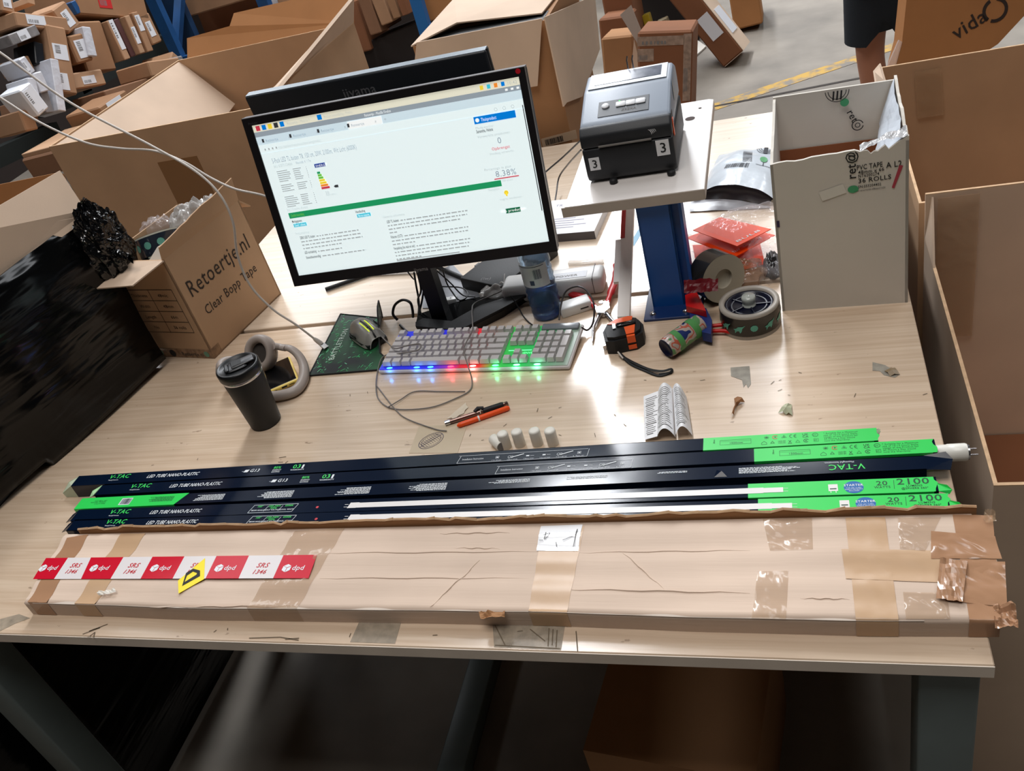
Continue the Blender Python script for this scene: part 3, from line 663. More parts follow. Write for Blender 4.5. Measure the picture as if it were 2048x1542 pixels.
# ---------------------------------------------------------------- front monitor
def scr_frame(x, y, z, yaw, tilt, roll):
    u = Vector((math.cos(yaw), math.sin(yaw), 0)); n = Vector((-math.sin(yaw), math.cos(yaw), 0))
    v = Vector((0, 0, 1)) * math.cos(tilt) + n * math.sin(tilt)
    u, v = u * math.cos(roll) + v * math.sin(roll), v * math.cos(roll) - u * math.sin(roll)
    M = Matrix((u, v, u.cross(v))).transposed().to_4x4(); M.translation = (x, y, z); return M
MF = scr_frame(-.928, .815, H + .361, .087, .173, -.023)          # x right, y up, z towards the viewer
MW, MH = .574, .3525
MI = MF.inverted(); MN = MF.to_3x3() @ Vector((0, 0, 1))
def S(px, py):
    p = MI @ V(MF.translation, MN, px, py); return (p.x, p.y)
t = thing('monitor', 'black monitor with its bright screen on, facing the packer', 'monitor', MF)
x0, x1, y0, y1 = -MW / 2, MW / 2, -MH / 2, MH / 2
TL, TR, BR, BL = S(502, 254), S(1038, 151), S(1097, 482), S(599, 553)
sx0 = (TL[0] + BL[0]) / 2; sx1 = (TR[0] + BR[0]) / 2; sy1 = (TL[1] + TR[1]) / 2; sy0 = (BL[1] + BR[1]) / 2
BEZ = mat('monitor_bezel', (24, 22, 26), .35)
m = MB()
for a, b, c, d in ((x0, x1, sy1, y1), (x0, x1, y0, sy0), (x0, sx0, sy0, sy1), (sx1, x1, sy0, sy1)): m.box(a, b, c, d, -.014, 0)
part('bezel', m, BEZ, t)
m = MB(); m.box(x0, x1, y0, y1, -.03, -.014, bev=.004); m.box(-.17, .17, -.12, .11, -.052, -.03, bev=.01); part('back_shell', m, BLACK, t)
m = MB(); m.box(x0, x1, y1 - .001, y1 + .0012, -.024, -.001); part('top_edge_strip', m, mat('bezel_trim_grey', (120, 118, 120), .35), t)
SCR = mat('screen_backlight', (222, 236, 238), .25, emit=.90)
m = MB(); m.rect(sx0, sx1, sy0, sy1, -.0025); sc_ = part('screen', m, SCR, t)
SW, SHt = sx1 - sx0, sy1 - sy0
def em(n, c, s=.8): return mat('lit_' + n, c, .3, emit=s)
pal = [em('white', (240, 244, 244), .85), em('grey', (150, 162, 172), .7), em('tabs', (204, 224, 234), .8), em('green', (30, 150, 96), .75), em('blue', (0, 122, 214), .8),
       em('cyan', (64, 192, 214), .8), em('black', (60, 62, 66), .5), em('softgrey', (176, 182, 184), .7), em('red', (206, 60, 80), .7), em('yellow', (236, 208, 60), .8), em('orange', (236, 140, 50), .8), em('lime', (110, 190, 70), .8), em('navy', (30, 60, 150), .7), em('dkgreen', (20, 104, 70), .7), em('taskbar', (226, 224, 204), .8)]
WH, GY, TB, GN, BL_, CY, BK, SG, RD, YE, OR, LM, NV, DG, TK = range(15)
m = MB(); z1, z2, z3 = -.0022, -.0019, -.0016
U = lambda u: sx0 + u * SW
W = lambda v: sy1 - v * SHt
def R(u0, u1, v0, v1, c, z=z1): m.rect(U(u0), U(u1), W(v1), W(v0), z, c)
def Tx(s, u, v, size, c, wid=None, bold=False, z=z2): m.text(s, U(u), W(v), size, z, c, wid=(wid * SW if wid else None), bold=bold)
def P(px, py):
    p = S(px, py); return ((p[0] - sx0) / SW, (sy1 - p[1]) / SHt)
R(0, 1, 0, .045, TK); R(0, 1, .045, .075, GY); R(0, 1, .075, .125, TB)
for k, (c) in enumerate((RD, BL_, YE, BK, BL_)): R(.012 + k * .024, .028 + k * .024, .008, .038, c, z2)
Tx('Retoertje - Mozilla F', .135, .034, .0078, SG, .09); R(.255, .272, .008, .038, BL_, z2); Tx('Product beoordeling - Firefox', .28, .034, .0078, SG, .11)
for u, c in ((.86, YE), (.885, CY), (.91, OR), (.935, BL_)): R(u, u + .012, .012, .036, c, z2)
Tx('10:42', .955, .034, .008, SG, .035); Tx('Retoertje - Mozilla Firefox', .43, .068, .0075, WH, .10)
for u in (.945, .965, .985): R(u, u + .009, .054, .066, WH, z2)
R(.36, .49, .079, .125, WH, z2)
for u, s_ in ((.035, 'Retoertje'), (.145, 'Retoertje'), (.255, 'Retoertje'), (.372, 'Retoertje')):
    R(u - .014, u - .006, .09, .112, BK, z3); Tx(s_, u, .112, .0075, GY, .05, z=z3); Tx('x', u + .09, .112, .0085, SG, z=z3)
Tx('+', .497, .113, .010, SG)
for u in (.02, .035, .05, .065): R(u, u + .006, .15, .162, SG, z2)
Tx('https://dashboard.warehouse/beoordeling/product', .075, .165, .0078, SG, .17)
for u in (.90, .93, .96): m.ring(U(u), W(.158), .0032, .0007, z2, SG, seg=10)
Tx('5-Pack LED TL buizen T8, 150 cm, 20W, 2100lm, Wit Licht (6000K)', .035, .247, .0135, GY, .335)
Tx('SKU: 8720701234566', .035, .276, .0075, SG, .075); Tx('Kleurcode: 4 / 1 Tot', .125, .276, .0075, GY, .06)
R(.0, 1, .178, .1795, TB, z2)
# datasheet thumbnail
random.seed(9)
for k in range(19):
    v = .30 + k * .0128
    if k in (6, 11, 12): continue
    for (a, b) in ((.04, .095), (.105, .15), (.158, .162)):
        R(a, a + (b - a) * random.uniform(.6, 1), v, v + .0055, SG, z2)
# energy label
R(.193, .235, .295, .318, NV, z2); Tx('ENERGY', .197, .315, .0062, WH, z=z3)
for k, c in enumerate((GN, LM, LM, YE, YE, OR, RD)): R(.195 + .002 * k * 0, .207 + .0035 * k, .345 + k * .0165, .345 + k * .0165 + .0135, c, z2)
m.add([(U(.244), W(.452), z2), (U(.250), W(.444), z2), (U(.262), W(.444), z2), (U(.262), W(.460), z2), (U(.250), W(.460), z2)], [(0, 4, 3, 2, 1)], BK)
Tx('20', .205, .492, .008, SG); Tx('kWh/1000h', .205, .503, .0045, SG)
# green section bar
Tx('Stap 1: Controleer informatie', .035, .560, .0078, SG, .085)
R(.035, .868, .575, .612, GN, z2); Tx('Checklist beoordeling', .042, .603, .0085, LM, .055, z=z3)
Tx('Merkgegevens', .04, .642, .0078, BK, .04, True); R(.042, .095, .65, .672, CY, z2); Tx('Goed / schoon', .046, .668, .0072, WH, .045, z=z3)
Tx('Handleiding', .30, .642, .0078, BK, .038, True); R(.302, .356, .65, .672, CY, z2); Tx('Niet van toepassing', .306, .668, .0072, WH, .045, z=z3)
Tx('Productomschrijving', .04, .722, .0072, SG, .055)
def paratx(u, v, head, widths, hw):
    Tx(head, u, v, .0078, BK, hw, True)
    for k, w_ in enumerate(widths):
        a = u + (hw + .006 if k == 0 else 0); vv = v + k * .0235
        x = a
        while x < a + w_:
            l = random.uniform(.006, .022); R(x, min(x + l, a + w_), vv - .009, vv - .001, SG, z2); x += l + .0035
paratx(.052, .756, 'ZERO LED TL buizen:', (.175, .245, .25, .16), .062)
paratx(.052, .858, 'LED inschakeling:', (.10,), .05)
paratx(.052, .893, 'Stootbestendig:', (.18, ), .062)
Tx('Garantie informatie', .40, .700, .0072, SG, .085)
paratx(.41, .735, 'LED TL buizen:', (.26, .31, .28, .03), .048)
paratx(.41, .838, 'Filteren (CCT):', (.25, .30, .09), .048)
paratx(.41, .915, 'Verpakking (los stuk en set):', (.21, .30, .29, .10), .085)
R(.41, .66, .985, .993, SG, z2)
# right column
a, b = P(946, 235), P(1029, 219)
R(a[0], b[0], a[1], a[1] + .042, BL_, z2); Tx('Thuisproduct', a[0] + .025, a[1] + .032, .0095, WH, .055, z=z3); m.disc(U(a[0] + .012), W(a[1] + .021), .004, z3, WH, seg=8)
c0 = (a[0] + b[0]) / 2
def Cx(s, v, size, c, bold=False): m.text(s, U(c0), W(v), size, z2, c, center=True, bold=bold)
o_ = a[1]
Tx('Medewerker', a[0], o_ + .072, .0065, SG); Tx('Samantha, Helena', a[0], o_ + .095, .0085, BK, .06, True); Tx('Verwerkte producten', a[0], o_ + .125, .0068, SG)
Cx('0', o_ + .175, .0165, GY); Cx('Opbrengst', o_ + .21, .0078, RD); Cx('Vandaag verwerkt', o_ + .235, .0062, SG)
Tx('Percentage te gaan', a[0], o_ + .325, .0066, SG); Cx('8.38%', o_ + .372, .0165, GY); R(c0 - .045, c0 + .045, o_ + .381, o_ + .387, RD, z2); Cx('100 stuks', o_ + .405, .0055, SG)
Tx('Ranglijst', a[0], o_ + .45, .0062, SG); m.disc(U(c0 - .012), W(o_ + .475), .0045, z2, YE, seg=10); R(c0 - .015, c0 - .009, o_ + .475, o_ + .497, YE, z2); Cx('nog te verdienen', o_ + .518, .006, SG)
R(c0 - .027, c0 + .027, o_ + .575, o_ + .605, DG, z2); m.text('616 producten', U(c0), W(o_ + .597), .0078, z3, WH, center=True, bold=True)
R(.993, .996, .16, .80, BK, z2)
part('screen_content', m, pal, sc_)
m = MB(); lx_, ly_ = S(828, 541); m.text('iiyama', lx_, ly_ - .003, .011, .0004, 0, bold=True, sx=1.05); part('brand_lettering', m, GREYINK, t)
m = MB(); rx_, ry_ = S(1037, 142); m.disc(rx_ - .001, ry_, .0048, .0005); part('red_dot_sticker', m, RED, t)
m = MB(); m.text('ProLite', x0 + .012, y1 - .0125, .0062, .0004); part('model_lettering', m, mat('faint_grey_ink', (70, 68, 74), .6), t)
# stand
pb = T(872, 640); tp = Vector((-.955, .895, H + .30))
m = MB()
bx = Vector((-.972, .893, H)); d_ = Vector((1, .09, 0)).normalized(); e_ = Vector((-.09, 1, 0)).normalized()
def BXv(c, hx, hy): return [c + d_ * a * hx + e_ * b * hy for a, b in ((-1, -1), (1, -1), (1, 1), (-1, 1))]
lo, hi = BXv(bx + Vector((0, 0, .012)), .017, .020), BXv(bx + Vector((0, 0, .34)), .017, .014)
m.add([MI @ v for v in lo + hi], [(3, 2, 1, 0), (4, 5, 6, 7), (0, 1, 5, 4), (1, 2, 6, 5), (2, 3, 7, 6), (3, 0, 4, 7)])
part('stand_post', m, BLACKM, t)
def flatpx(name, pts, z0, z1, ma, parent, I_=None):
    I_ = I_ or parent.matrix_world.inverted(); mb = MB()
    top = [T(*p, z1) for p in pts]; mb.slab([I_ @ p for p in top], z1 - z0, nrm=(I_.to_3x3() @ Vector((0, 0, 1)))); return part(name, mb, ma, parent)
flatpx('stand_base', [(831, 650), (836, 628), (925, 600), (1030, 580), (1052, 590), (1005, 622), (930, 660), (897, 664)], .0005, .016, BLACKG, t, MI)
flatpx('stand_rim', [(831, 644), (846, 636), (903, 642), (960, 610), (1048, 584), (1052, 590), (1005, 616), (930, 654), (897, 658), (831, 652)], .016, .022, BLACKM, t, MI)
# ---------------------------------------------------------------- rear monitor, its back to us
MR = scr_frame(-1.048, 1.07, H + .355, .0, -.10, .0)
t = thing('monitor', 'black monitor seen from behind, standing back to back with the lit one', 'monitor', MR)
m = MB(); m.box(-.285, .285, -.17, .168, -.022, -.006, bev=.004); part('display_panel', m, BLACK, t)
m = MB(); m.box(-.285, .285, -.17, .168, -.006, .006, bev=.005); m.box(-.20, .20, -.14, .09, .006, .024, bev=.012); part('back_shell', m, mat('monitor_back', (26, 30, 36), .42), t)
m = MB(); m.box(-.283, .283, .1675, .1685, -.018, .002); part('top_edge_strip', m, mat('top_edge_sheen', (120, 132, 142), .3), t)  # lit top edge painted on as a lighter grey strip
m = MB(); m.text('iiyama', -.052, .125, .030, .0065, 0, bold=True, wid=.078); part('brand_lettering', m, mat('dim_grey_ink', (104, 106, 112), .5), t)
m = MB(); m.box(-.02, .02, -.345, -.02, -.04, -.018); part('stand_post', m, BLACKM, t)
IR = MR.inverted()
m = MB(); m.tube([IR @ T(651, 579, .006), IR @ T(742, 547, .006), IR @ Vector((-1.05, 1.12, H + .01))], .0055, 8); m.tube([IR @ Vector((-.93, 1.03, H + .006)), IR @ Vector((-1.05, 1.12, H + .01))], .0055, 8); part('stand_leg', m, BLACKM, t)
# ---------------------------------------------------------------- keyboard
a_, b_ = T(757, 747, .004), T(1140, 738, .004)
Mk = frame(Vector((a_.x, a_.y, H)), b_ - a_) @ Euler((math.radians(4.2), 0, 0)).to_matrix().to_4x4()
Mk.translation.z = H + .001
KW = (b_ - a_).length; KD = .135
t = thing('keyboard', 'white gaming keyboard glowing blue, red and green under its keys', 'keyboard', Mk)
KB = mat('keyboard_white', (214, 210, 210), .3)
m = MB(); m.box(0, KW, 0, KD, .0, .010, bev=.004); part('case', m, KB, t)
m = MB()
for (a, b) in ((0.01, .04), (KW - .04, KW - .01)): m.box(a, b, KD - .02, KD - .012, -.0105, .002)
part('riser_foot', m, KB, t)
def glow_mat():
    m = bpy.data.materials.new('keyboard_backlight'); m.use_nodes = True; N = m.node_tree.nodes; L = m.node_tree.links; b = N['Principled BSDF']
    b.inputs['Roughness'].default_value = .4
    tc = N.new('ShaderNodeTexCoord'); sp = N.new('ShaderNodeSeparateXYZ'); L.new(tc.outputs['Object'], sp.inputs[0])
    mr = N.new('ShaderNodeMapRange'); mr.inputs['From Max'].default_value = KW; L.new(sp.outputs[0], mr.inputs[0])
    r = N.new('ShaderNodeValToRGB'); L.new(mr.outputs[0], r.inputs[0]); cr = r.color_ramp
    stops = ((0, (30, 50, 235)), (.30, (50, 50, 240)), (.38, (150, 50, 200)), (.45, (235, 40, 60)), (.55, (240, 50, 50)), (.62, (60, 200, 80)), (.78, (50, 200, 100)), (.88, (110, 170, 130)), (1, (150, 160, 152)))
    cr.elements[0].position = 0; cr.elements[0].color = lin(stops[0][1]) + (1,); cr.elements[1].position = 1; cr.elements[1].color = lin(stops[-1][1]) + (1,)
    for p, c in stops[1:-1]: e2 = cr.elements.new(p); e2.color = lin(c) + (1,)
    L.new(r.outputs[0], b.inputs['Base Color']); L.new(r.outputs[0], b.inputs['Emission Color']); b.inputs['Emission Strength'].default_value = .22
    return m
m = MB(); m.box(.004, KW - .004, .003, KD - .004, .010, .0115); part('backlit_plate', m, glow_mat(), t)
KEYM = mat('keycap', (196, 192, 192), .32, spec=.5)
KEYCACHE = {}
def keymesh(w_, d_):
    k = (round(w_, 4), round(d_, 4))
    if k not in KEYCACHE:
        b = MB(); h = .0096; i = .0028
        b.add([(0, 0, 0), (w_, 0, 0), (w_, d_, 0), (0, d_, 0), (i * .6, i, h), (w_ - i * .6, i, h), (w_ - i * .6, d_ - i * .5, h), (i * .6, d_ - i * .5, h)],
              [(4, 5, 6, 7), (0, 1, 5, 4), (1, 2, 6, 5), (2, 3, 7, 6), (3, 0, 4, 7)])
        me = b.mesh('key'); me.materials.append(KEYM); KEYCACHE[k] = me
    return KEYCACHE[k]
u_ = (KW - .020) / 22.6
rows = [[1.25, 1.25, 1.25, 6.25, 1.25, 1.25, 1.25, 1.25], [2.25] + [1] * 10 + [2.75], [1.75] + [1] * 11 + [2.25], [1.5] + [1] * 12 + [1.5], [1] * 13 + [2], None]
yb = .0115
def key(x, r, w_=1, hr=1, gap=0):
    o = bpy.data.objects.new('key', keymesh(u_ * w_ - .0022, .0185 * hr - .0022)); COL.objects.link(o); o.parent = t
    o.location = (.010 + x * u_, yb + .0185 * r + (.004 if r >= 5 else 0), .013)
for r, row in enumerate(rows):
    if row is None:
        key(0, 5)
        for k in range(4): key(2 + k, 5); key(6.5 + k, 5); key(11 + k, 5)
    else:
        x = 0
        for w_ in row: key(x, r, w_); x += w_
for k in range(3): key(15.25 + k, 0); key(15.25 + k, 3); key(15.25 + k, 4); key(15.25 + k, 5)
key(16.25, 1)
for k in range(3):
    for r in (1, 2, 3, 4): key(18.5 + k, r) if not (r == 4 and k == 3) else None
key(18.5, 0, 2); key(20.5, 0); key(21.5, 0, 1, 2); key(21.5, 2, 1, 2); key(21.5, 4)
m = MB(); m.box(.010 + 18.4 * u_, KW - .006, .112, .130, .0115, .018, bev=.002); part('indicator_panel', m, mat('indicator_panel_grey', (120, 126, 132), .25), t)
for cx, c in ((.028, (60, 150, 255)), (.093, (60, 150, 255)), (.125, (60, 150, 255)), (.172, (255, 60, 80)), (.222, (255, 170, 160)), (.272, (90, 255, 170)), (.318, (120, 255, 190)), (.362, (120, 255, 190))):
    m = MB(); m.disc(cx, .0065, .0072, .0122, ry=.0028); lm_ = mat('led_%d_%d' % (c[0], c[1]), c, .3, emit=5.0); part('backlight_led', m, lm_, t)
    l = bpy.data.lights.new('led_glow', 'POINT'); l.energy = .012; l.color = lin(c); l.shadow_soft_size = .004
    o = bpy.data.objects.new('led_glow', l); COL.objects.link(o); o.parent = t; o.location = (cx, -.004, .012)
m = MB(); m.text('DENVER', .010 + 16.9 * u_, .0115 + .0185 * 2 - .008 , .008, .0120, bold=True); m.rect(.010 + 15.3 * u_, .010 + 18.1 * u_, .0510, .0535, .0119); part('keyboard_lettering', m, mat('lit_mint', (120, 255, 170), .4, emit=1.2), t)
# ---------------------------------------------------------------- mouse pad, mouse
def pad_pattern_mat():  # dark pad with a green printed pattern, no emission
    m = bpy.data.materials.new('pad_pattern'); m.use_nodes = True; N = m.node_tree.nodes; L = m.node_tree.links; b = N['Principled BSDF']
    b.inputs['Roughness'].default_value = .6
    tc = N.new('ShaderNodeTexCoord'); mp = N.new('ShaderNodeMapping'); L.new(tc.outputs['Object'], mp.inputs[0]); mp.inputs['Scale'].default_value = (1, 1, 1)
    n = N.new('ShaderNodeTexNoise'); n.inputs['Scale'].default_value = 9; L.new(mp.outputs[0], n.inputs[0])
    r = N.new('ShaderNodeValToRGB'); L.new(n.outputs['Fac'], r.inputs[0]); r.color_ramp.elements[0].color = lin((16, 24, 26)) + (1,); r.color_ramp.elements[0].position = .40
    r.color_ramp.elements[1].color = lin((16, 92, 48)) + (1,); r.color_ramp.elements[1].position = .66
    L.new(r.outputs[0], b.inputs['Base Color']); return m
Mp = frame(T(620, 752), Vector((1, .02, 0))); Mp.translation.z = H
IPd = Mp.inverted()
t = thing('mouse_pad', 'dark mouse pad with jagged green print, its right edge curled up', 'mouse pad', Mp)
c4 = [IPd @ T(*p) for p in ((619, 753), (764, 741), (780, 640), (682, 630))]
def padfn(u, v):
    p = (c4[0] * (1 - u) + c4[1] * u) * (1 - v) + (c4[3] * (1 - u) + c4[2] * u) * v
    z = .003
    if u > .86 and v > .30: k = (u - .86) / .14; z += .052 * min(1, (v - .30) / .55) * k ** 1.3; p = p - Vector((.010 * k, 0, 0))
    return (p.x, p.y, z)
m = MB(); m.grid(padfn, 24, 16)
ed = MB()
ring_ = [padfn(i / 24, 0) for i in range(25)] + [padfn(1, j / 16) for j in range(1, 17)] + [padfn(1 - i / 24, 1) for i in range(1, 25)] + [padfn(0, 1 - j / 16) for j in range(1, 17)]
ed.tube(ring_, .0018, 6); part('pad_surface', m, pad_pattern_mat(), t); part('stitched_edge', ed, BLACKM, t)
m = MB(); random.seed(4)
for k in range(260):
    u, v = random.random(), random.random()
    if .22 < u < .95 and .1 < v < .8 and random.random() < .7: continue
    x, y, z = padfn(u, v); a = random.choice((.5, 1.2, 2.3, 2.9)) + random.uniform(-.2, .2); l = random.uniform(.002, .006)
    if u < .86: m.line((x - l * math.cos(a), y - l * math.sin(a)), (x + l * math.cos(a), y + l * math.sin(a)), random.uniform(.0006, .002), z + .0005, mi=random.choice((0, 0, 1)))
A = IPd @ T(668, 722); B = IPd @ T(698, 660); rt = math.atan2((B - A).y, (B - A).x)
m.text('BATTLETRON', A.x, A.y, .019, .0036, 2, rot=rt, bold=True, wid=(B - A).length); m.text('gaming', A.x + .028, A.y + .045, .010, .0036, 1, rot=rt)
part('pad_print', m, [mat('pad_green', (60, 190, 110), .5), mat('pad_mint', (120, 210, 160), .5), mat('pad_lettering', (196, 214, 200), .5)], t, kind='stuff')
pm = T(733, 668, .012); _d = T(770, 688, .01) - T(712, 645, .01)
Mm = at(pm.x, pm.y, H + .0045, math.atan2(_d.y, _d.x) + PI)
t = thing('mouse', 'grey gaming mouse lit yellow on the mouse pad', 'mouse', Mm)
MG = mat('mouse_grey', (150, 148, 142), .3)
def mousefn(side):
    def f(u, v):
        # u along length (front 0 .. back 1), v across
        x = -.060 + .120 * u; s_ = (v * 2 - 1)
        wv = .032 * (.86 + .14 * math.sin(PI * u)) * (1 - .35 * max(0, u - .75) / .25) * (1 - .25 * max(0, .12 - u) / .12)
        hh_ = .018 + .022 * math.sin(PI * min(1, u * .75 + .18)) - (.012 if u < .05 else 0) - .018 * max(0, u - .82) / .18
        return (x, s_ * wv, hh_ * (1 - abs(s_) ** 3.2) + .002)
    return f
m = MB(); m.grid(mousefn(0), 26, 22); part('shell', m, MG, t)
m = MB(); m.prism([(-.058, -.024), (-.03, -.030), (.03, -.031), (.055, -.018), (.055, .018), (.03, .031), (-.03, .030), (-.058, .024)], 0, .010); part('base', m, BLACKM, t)
LY = mat('mouse_light', (206, 226, 30), .3, emit=1.2)
m = MB(); 
f0 = mousefn(0)
for s_ in (-1, 1): m.tube([Vector(f0(u, .5 + s_ * .10)) + Vector((0, 0, .0006)) for u in (.10, .2, .3, .4, .48)], .0011, 6)
part('light_strip', m, LY, t)
m = MB(); m.lathe([(.004, -.004), (.008, -.004), (.008, .004), (.004, .004)], 16, M=Matrix.Translation((-.032, 0, .032)) @ Euler((PI / 2, 0, 0)).to_matrix().to_4x4()); part('scroll_wheel', m, BLACKM, t)
m = MB(); m.tube([Vector(f0(u, .5)) + Vector((0, 0, .0002)) for u in (.02, .1, .2, .3, .42, .55)], .0022, 6); part('button_gap', m, BLACK, t)
for s_ in (-1, 1):
    m = MB(); m.box(-.015, .015, s_ * .0315 - .0012, s_ * .0315 + .0012, .016, .024, bev=.001); part('side_button', m, BLACK, t)
# ---------------------------------------------------------------- cables
def pxtube(pts, r, n=8, seg=8):
    return MB().tube(spl([T(p[0], p[1], p[2]) for p in pts], n), r, seg)
CG = mat('cable_grey', (120, 114, 110), .5)
CW = mat('cable_white', (196, 188, 180), .45)
solo('mouse_cable', pxtube([(762, 672, .024), (774, 684, .028), (790, 697, .036), (815, 691, .039), (840, 688, .038), (836, 700, .034), (800, 707, .028), (768, 712, .012), (757, 735, .004), (752, 770, .003), (758, 800, .003), (790, 818, .003), (860, 815, .003), (915, 795, .003), (940, 780, .003), (944, 760, .004), (937, 735, .026), (928, 705, .033), (930, 690, .034), (944, 662, .040), (945, 645, .035), (944, 620, .03), (950, 606, .028), (985, 590, .03), (1005, 578, .035), (1010, 545, .03), (1016, 532, .02), (1040, 528, .02)], .0014, 6, 6), CG, 'thin grey mouse cable looping over the keyboard and the pine', 'cable')
solo('mouse_cable_loop', pxtube([(752, 770, .0045), (790, 818, .0045), (815, 838, .003), (870, 858, .003), (893, 862, .003)], .0012, 8, 6), CG, 'thin grey cable tail running towards the pens', 'cable')
solo('mouse_cable_loop', pxtube([(775, 815, .006), (800, 800, .004), (830, 783, .003), (880, 783, .003), (930, 783, .003)], .0012, 8, 6), CG, 'thin grey cable strand crossing the loop in front of the keyboard', 'cable')
solo('keyboard_cable', pxtube([(1163, 655, .02), (1175, 660, .01), (1186, 645, .02), (1188, 610, .05), (1175, 583, .07), (1155, 573, .075), (1132, 583, .06), (1122, 610, .04), (1118, 640, .02)], .002, 8, 8), mat('cable_dark', (60, 56, 56), .4), 'dark keyboard cable arching up beside the bottle', 'cable')
solo('keyboard_cable', pxtube([(1022, 592, .04), (1035, 612, .02), (1048, 634, .004), (1062, 648, .003), (1078, 655, .02)], .0016, 8, 8), BLACKM, 'black cable running in front of the bottle', 'cable')
solo('power_cable', pxtube([(795, 640, .004), (786, 628, .02), (790, 610, .04), (805, 600, .055), (820, 605, .055), (825, 620, .04), (826, 634, .02)], .0032, 8, 8), BLACK, 'thick black cable loop standing left of the monitor stand', 'cable')
solo('power_cable', pxtube([(800, 650, .004), (815, 664, .004), (830, 668, .003), (850, 660, .003)], .003, 8, 8), BLACK, 'black cable lying behind the top left of the keyboard', 'cable')
for k, (pts, lb) in enumerate((([(828, 545, .10), (833, 575, .06), (838, 605, .03), (836, 640, .01)], 'leftmost black cable hanging behind the monitor stand'), ([(835, 545, .10), (842, 580, .07), (836, 600, .04), (842, 630, .015)], 'second black cable hanging behind the monitor stand'), ([(840, 543, .10), (848, 562, .08), (846, 590, .05), (840, 620, .02)], 'third black cable hanging behind the monitor stand'),
                               ([(872, 540, .09), (900, 565, .05), (925, 590, .02), (950, 594, .02)], 'black cable crossing right of the monitor stand'), ([(885, 538, .09), (893, 565, .05), (905, 585, .03), (918, 600, .018), (932, 596, .018), (935, 585, .02), (920, 575, .02), (880, 573, .02)], 'curled black cable right of the monitor stand'), ([(815, 543, .1), (825, 556, .08), (830, 560, .06)], 'short black cable under the monitor edge'))):
    solo('monitor_cable', pxtube(pts, .0024 if k < 3 else .0017, 8, 6), BLACK, lb, 'cable', group=None)
# two long pale cables coming from the left
def vt(pts, r, n=8): return MB().tube(spl([V((0, p[2], 0), (0, 1), p[0], p[1]) for p in pts], n), r, 8)
cb = thing('charging_cable', 'long pale charging cable dropping from the left to its plug on the mouse pad', 'cable', at(-1.24, .8, H))
I_ = cb.matrix_world.inverted()
mb = vt([(-60, 70, .95), (0, 105, .93), (140, 205, .91), (300, 290, .87), (390, 342, .84), (440, 390, .82), (466, 445, .81), (475, 510, .805), (500, 570, .80), (545, 618, .80), (590, 648, .805), (632, 680, .81)], .0026)
mb.v = [tuple(I_ @ Vector(v)) for v in mb.v]; part('cord', mb, CW, cb)
A, B, C_ = V((0, .81, 0), (0, 1), 628, 677), T(643, 688, .012), T(654, 697, .006)
mb = MB().tube([I_ @ A, I_ @ (A * .5 + B * .5), I_ @ B], [.004, .0055, .006], 10); part('plug_sleeve', mb, CW, cb)
mb = MB(); Mx = I_ @ frame((B + C_) / 2, C_ - B); mb.box(-.009, .009, -.006, .006, -.0022, .0022, M=Mx); mb.box(.003, .0092, -.0045, .0045, -.0014, .0014, 1, M=Mx); part('usb_connector', mb, [mat('satin_steel', (150, 148, 146), .4, metal=.8), BLACK], cb)
solo('white_cable', vt([(-60, 160, .98), (0, 195, .97), (80, 245, .95), (170, 285, .93), (240, 297, .91), (310, 302, .90), (370, 325, .89), (420, 355, .88), (470, 378, .87), (530, 392, .87), (600, 420, .88)], .0026), CW, 'second pale cable running behind the lit monitor', 'cable')
for pts, lb in (([(1062, 372, .10), (1090, 345, .12), (1125, 315, .16), (1160, 282, .22)], 'upper black cable between monitor and label printer'), ([(1075, 480, .10), (1104, 430, .02), (1112, 390, .02), (1118, 355, .04), (1135, 330, .10), (1162, 300, .22)], 'lower black cable between monitor and label printer')):
    solo('printer_cable', pxtube(pts, .0022, 8, 8), mat('cable_dark', (60, 56, 56), .4), lb, 'cable')
# ---------------------------------------------------------------- things between the monitors
Mh = at(-.862, 1.06, H, math.radians(-28))
t = thing('docking_hub', 'black hub box with plugs lying under the right of the monitor', 'electronics', Mh)
m = MB(); m.box(-.06, .075, -.085, .12, 0, .032, bev=.003); part('housing', m, BLACKM, t)
m = MB(); m.box(-.085, -.06, -.01, .006, .008, .018); m.box(-.085, -.06, .02, .036, .008, .018); m.box(-.066, -.06, -.05, -.02, .004, .02); part('plug', m, BLACK, t)
m = MB(); m.text('(iw)', .0, -.075, .016, .0322, rot=.3); part('hub_lettering', m, GREYINK, t)
gb = MB(); c_ = [T(*p, .002) for p in ((838, 562), (905, 528), (962, 592), (918, 616), (845, 616))]
gb.slab(c_, .0015, nrm=(0, 0, 1)); solo('grey_sheet', gb, mat('grey_sheet', (150, 152, 158), .35), 'glossy grey sheet lying behind the monitor stand', 'sheet')
Ms = at(*T(903, 602, .003), math.radians(5)); m = MB(); m.box(-.014, .014, -.008, .008, -.002, .008, bev=.001); mm = MB(); mm.disc(0, 0, .002, .0083)
t = thing('white_plug', 'small white plug lying behind the monitor stand', 'plug', Ms); part('body', m, WHITE, t); part('hole', mm, BLACK, t)
# power strip
A, B = T(1040, 580, .0), T(1213, 560, .0)
A = Vector((-.83, .955, H)); B = Vector((-.600, .962, H))
Mq = frame(A, B - A)
t = thing('power_bar', 'white oblong power housing lying behind the water bottle', 'power strip', Mq)
Lq = (B - A).length
m = MB(); m.box(0, Lq, -.032, .032, 0, .042, bev=.01, seg=3); part('housing', m, WHITE, t)
m = MB(); m.box(.07, Lq - .035, -.02, .006, .0418, .0428); part('recess', m, mat('recess_grey', (190, 192, 198), .4), t)
m = MB(); m.text('ACCUPOWER', .085, -.014, .012, .0432, wid=.09); part('housing_lettering', m, GREYINK, t)
m = MB(); m.box(Lq - .022, Lq - .0205, -.0325, .0325, .003, .0425); part('end_joint', m, GREYINK, t)
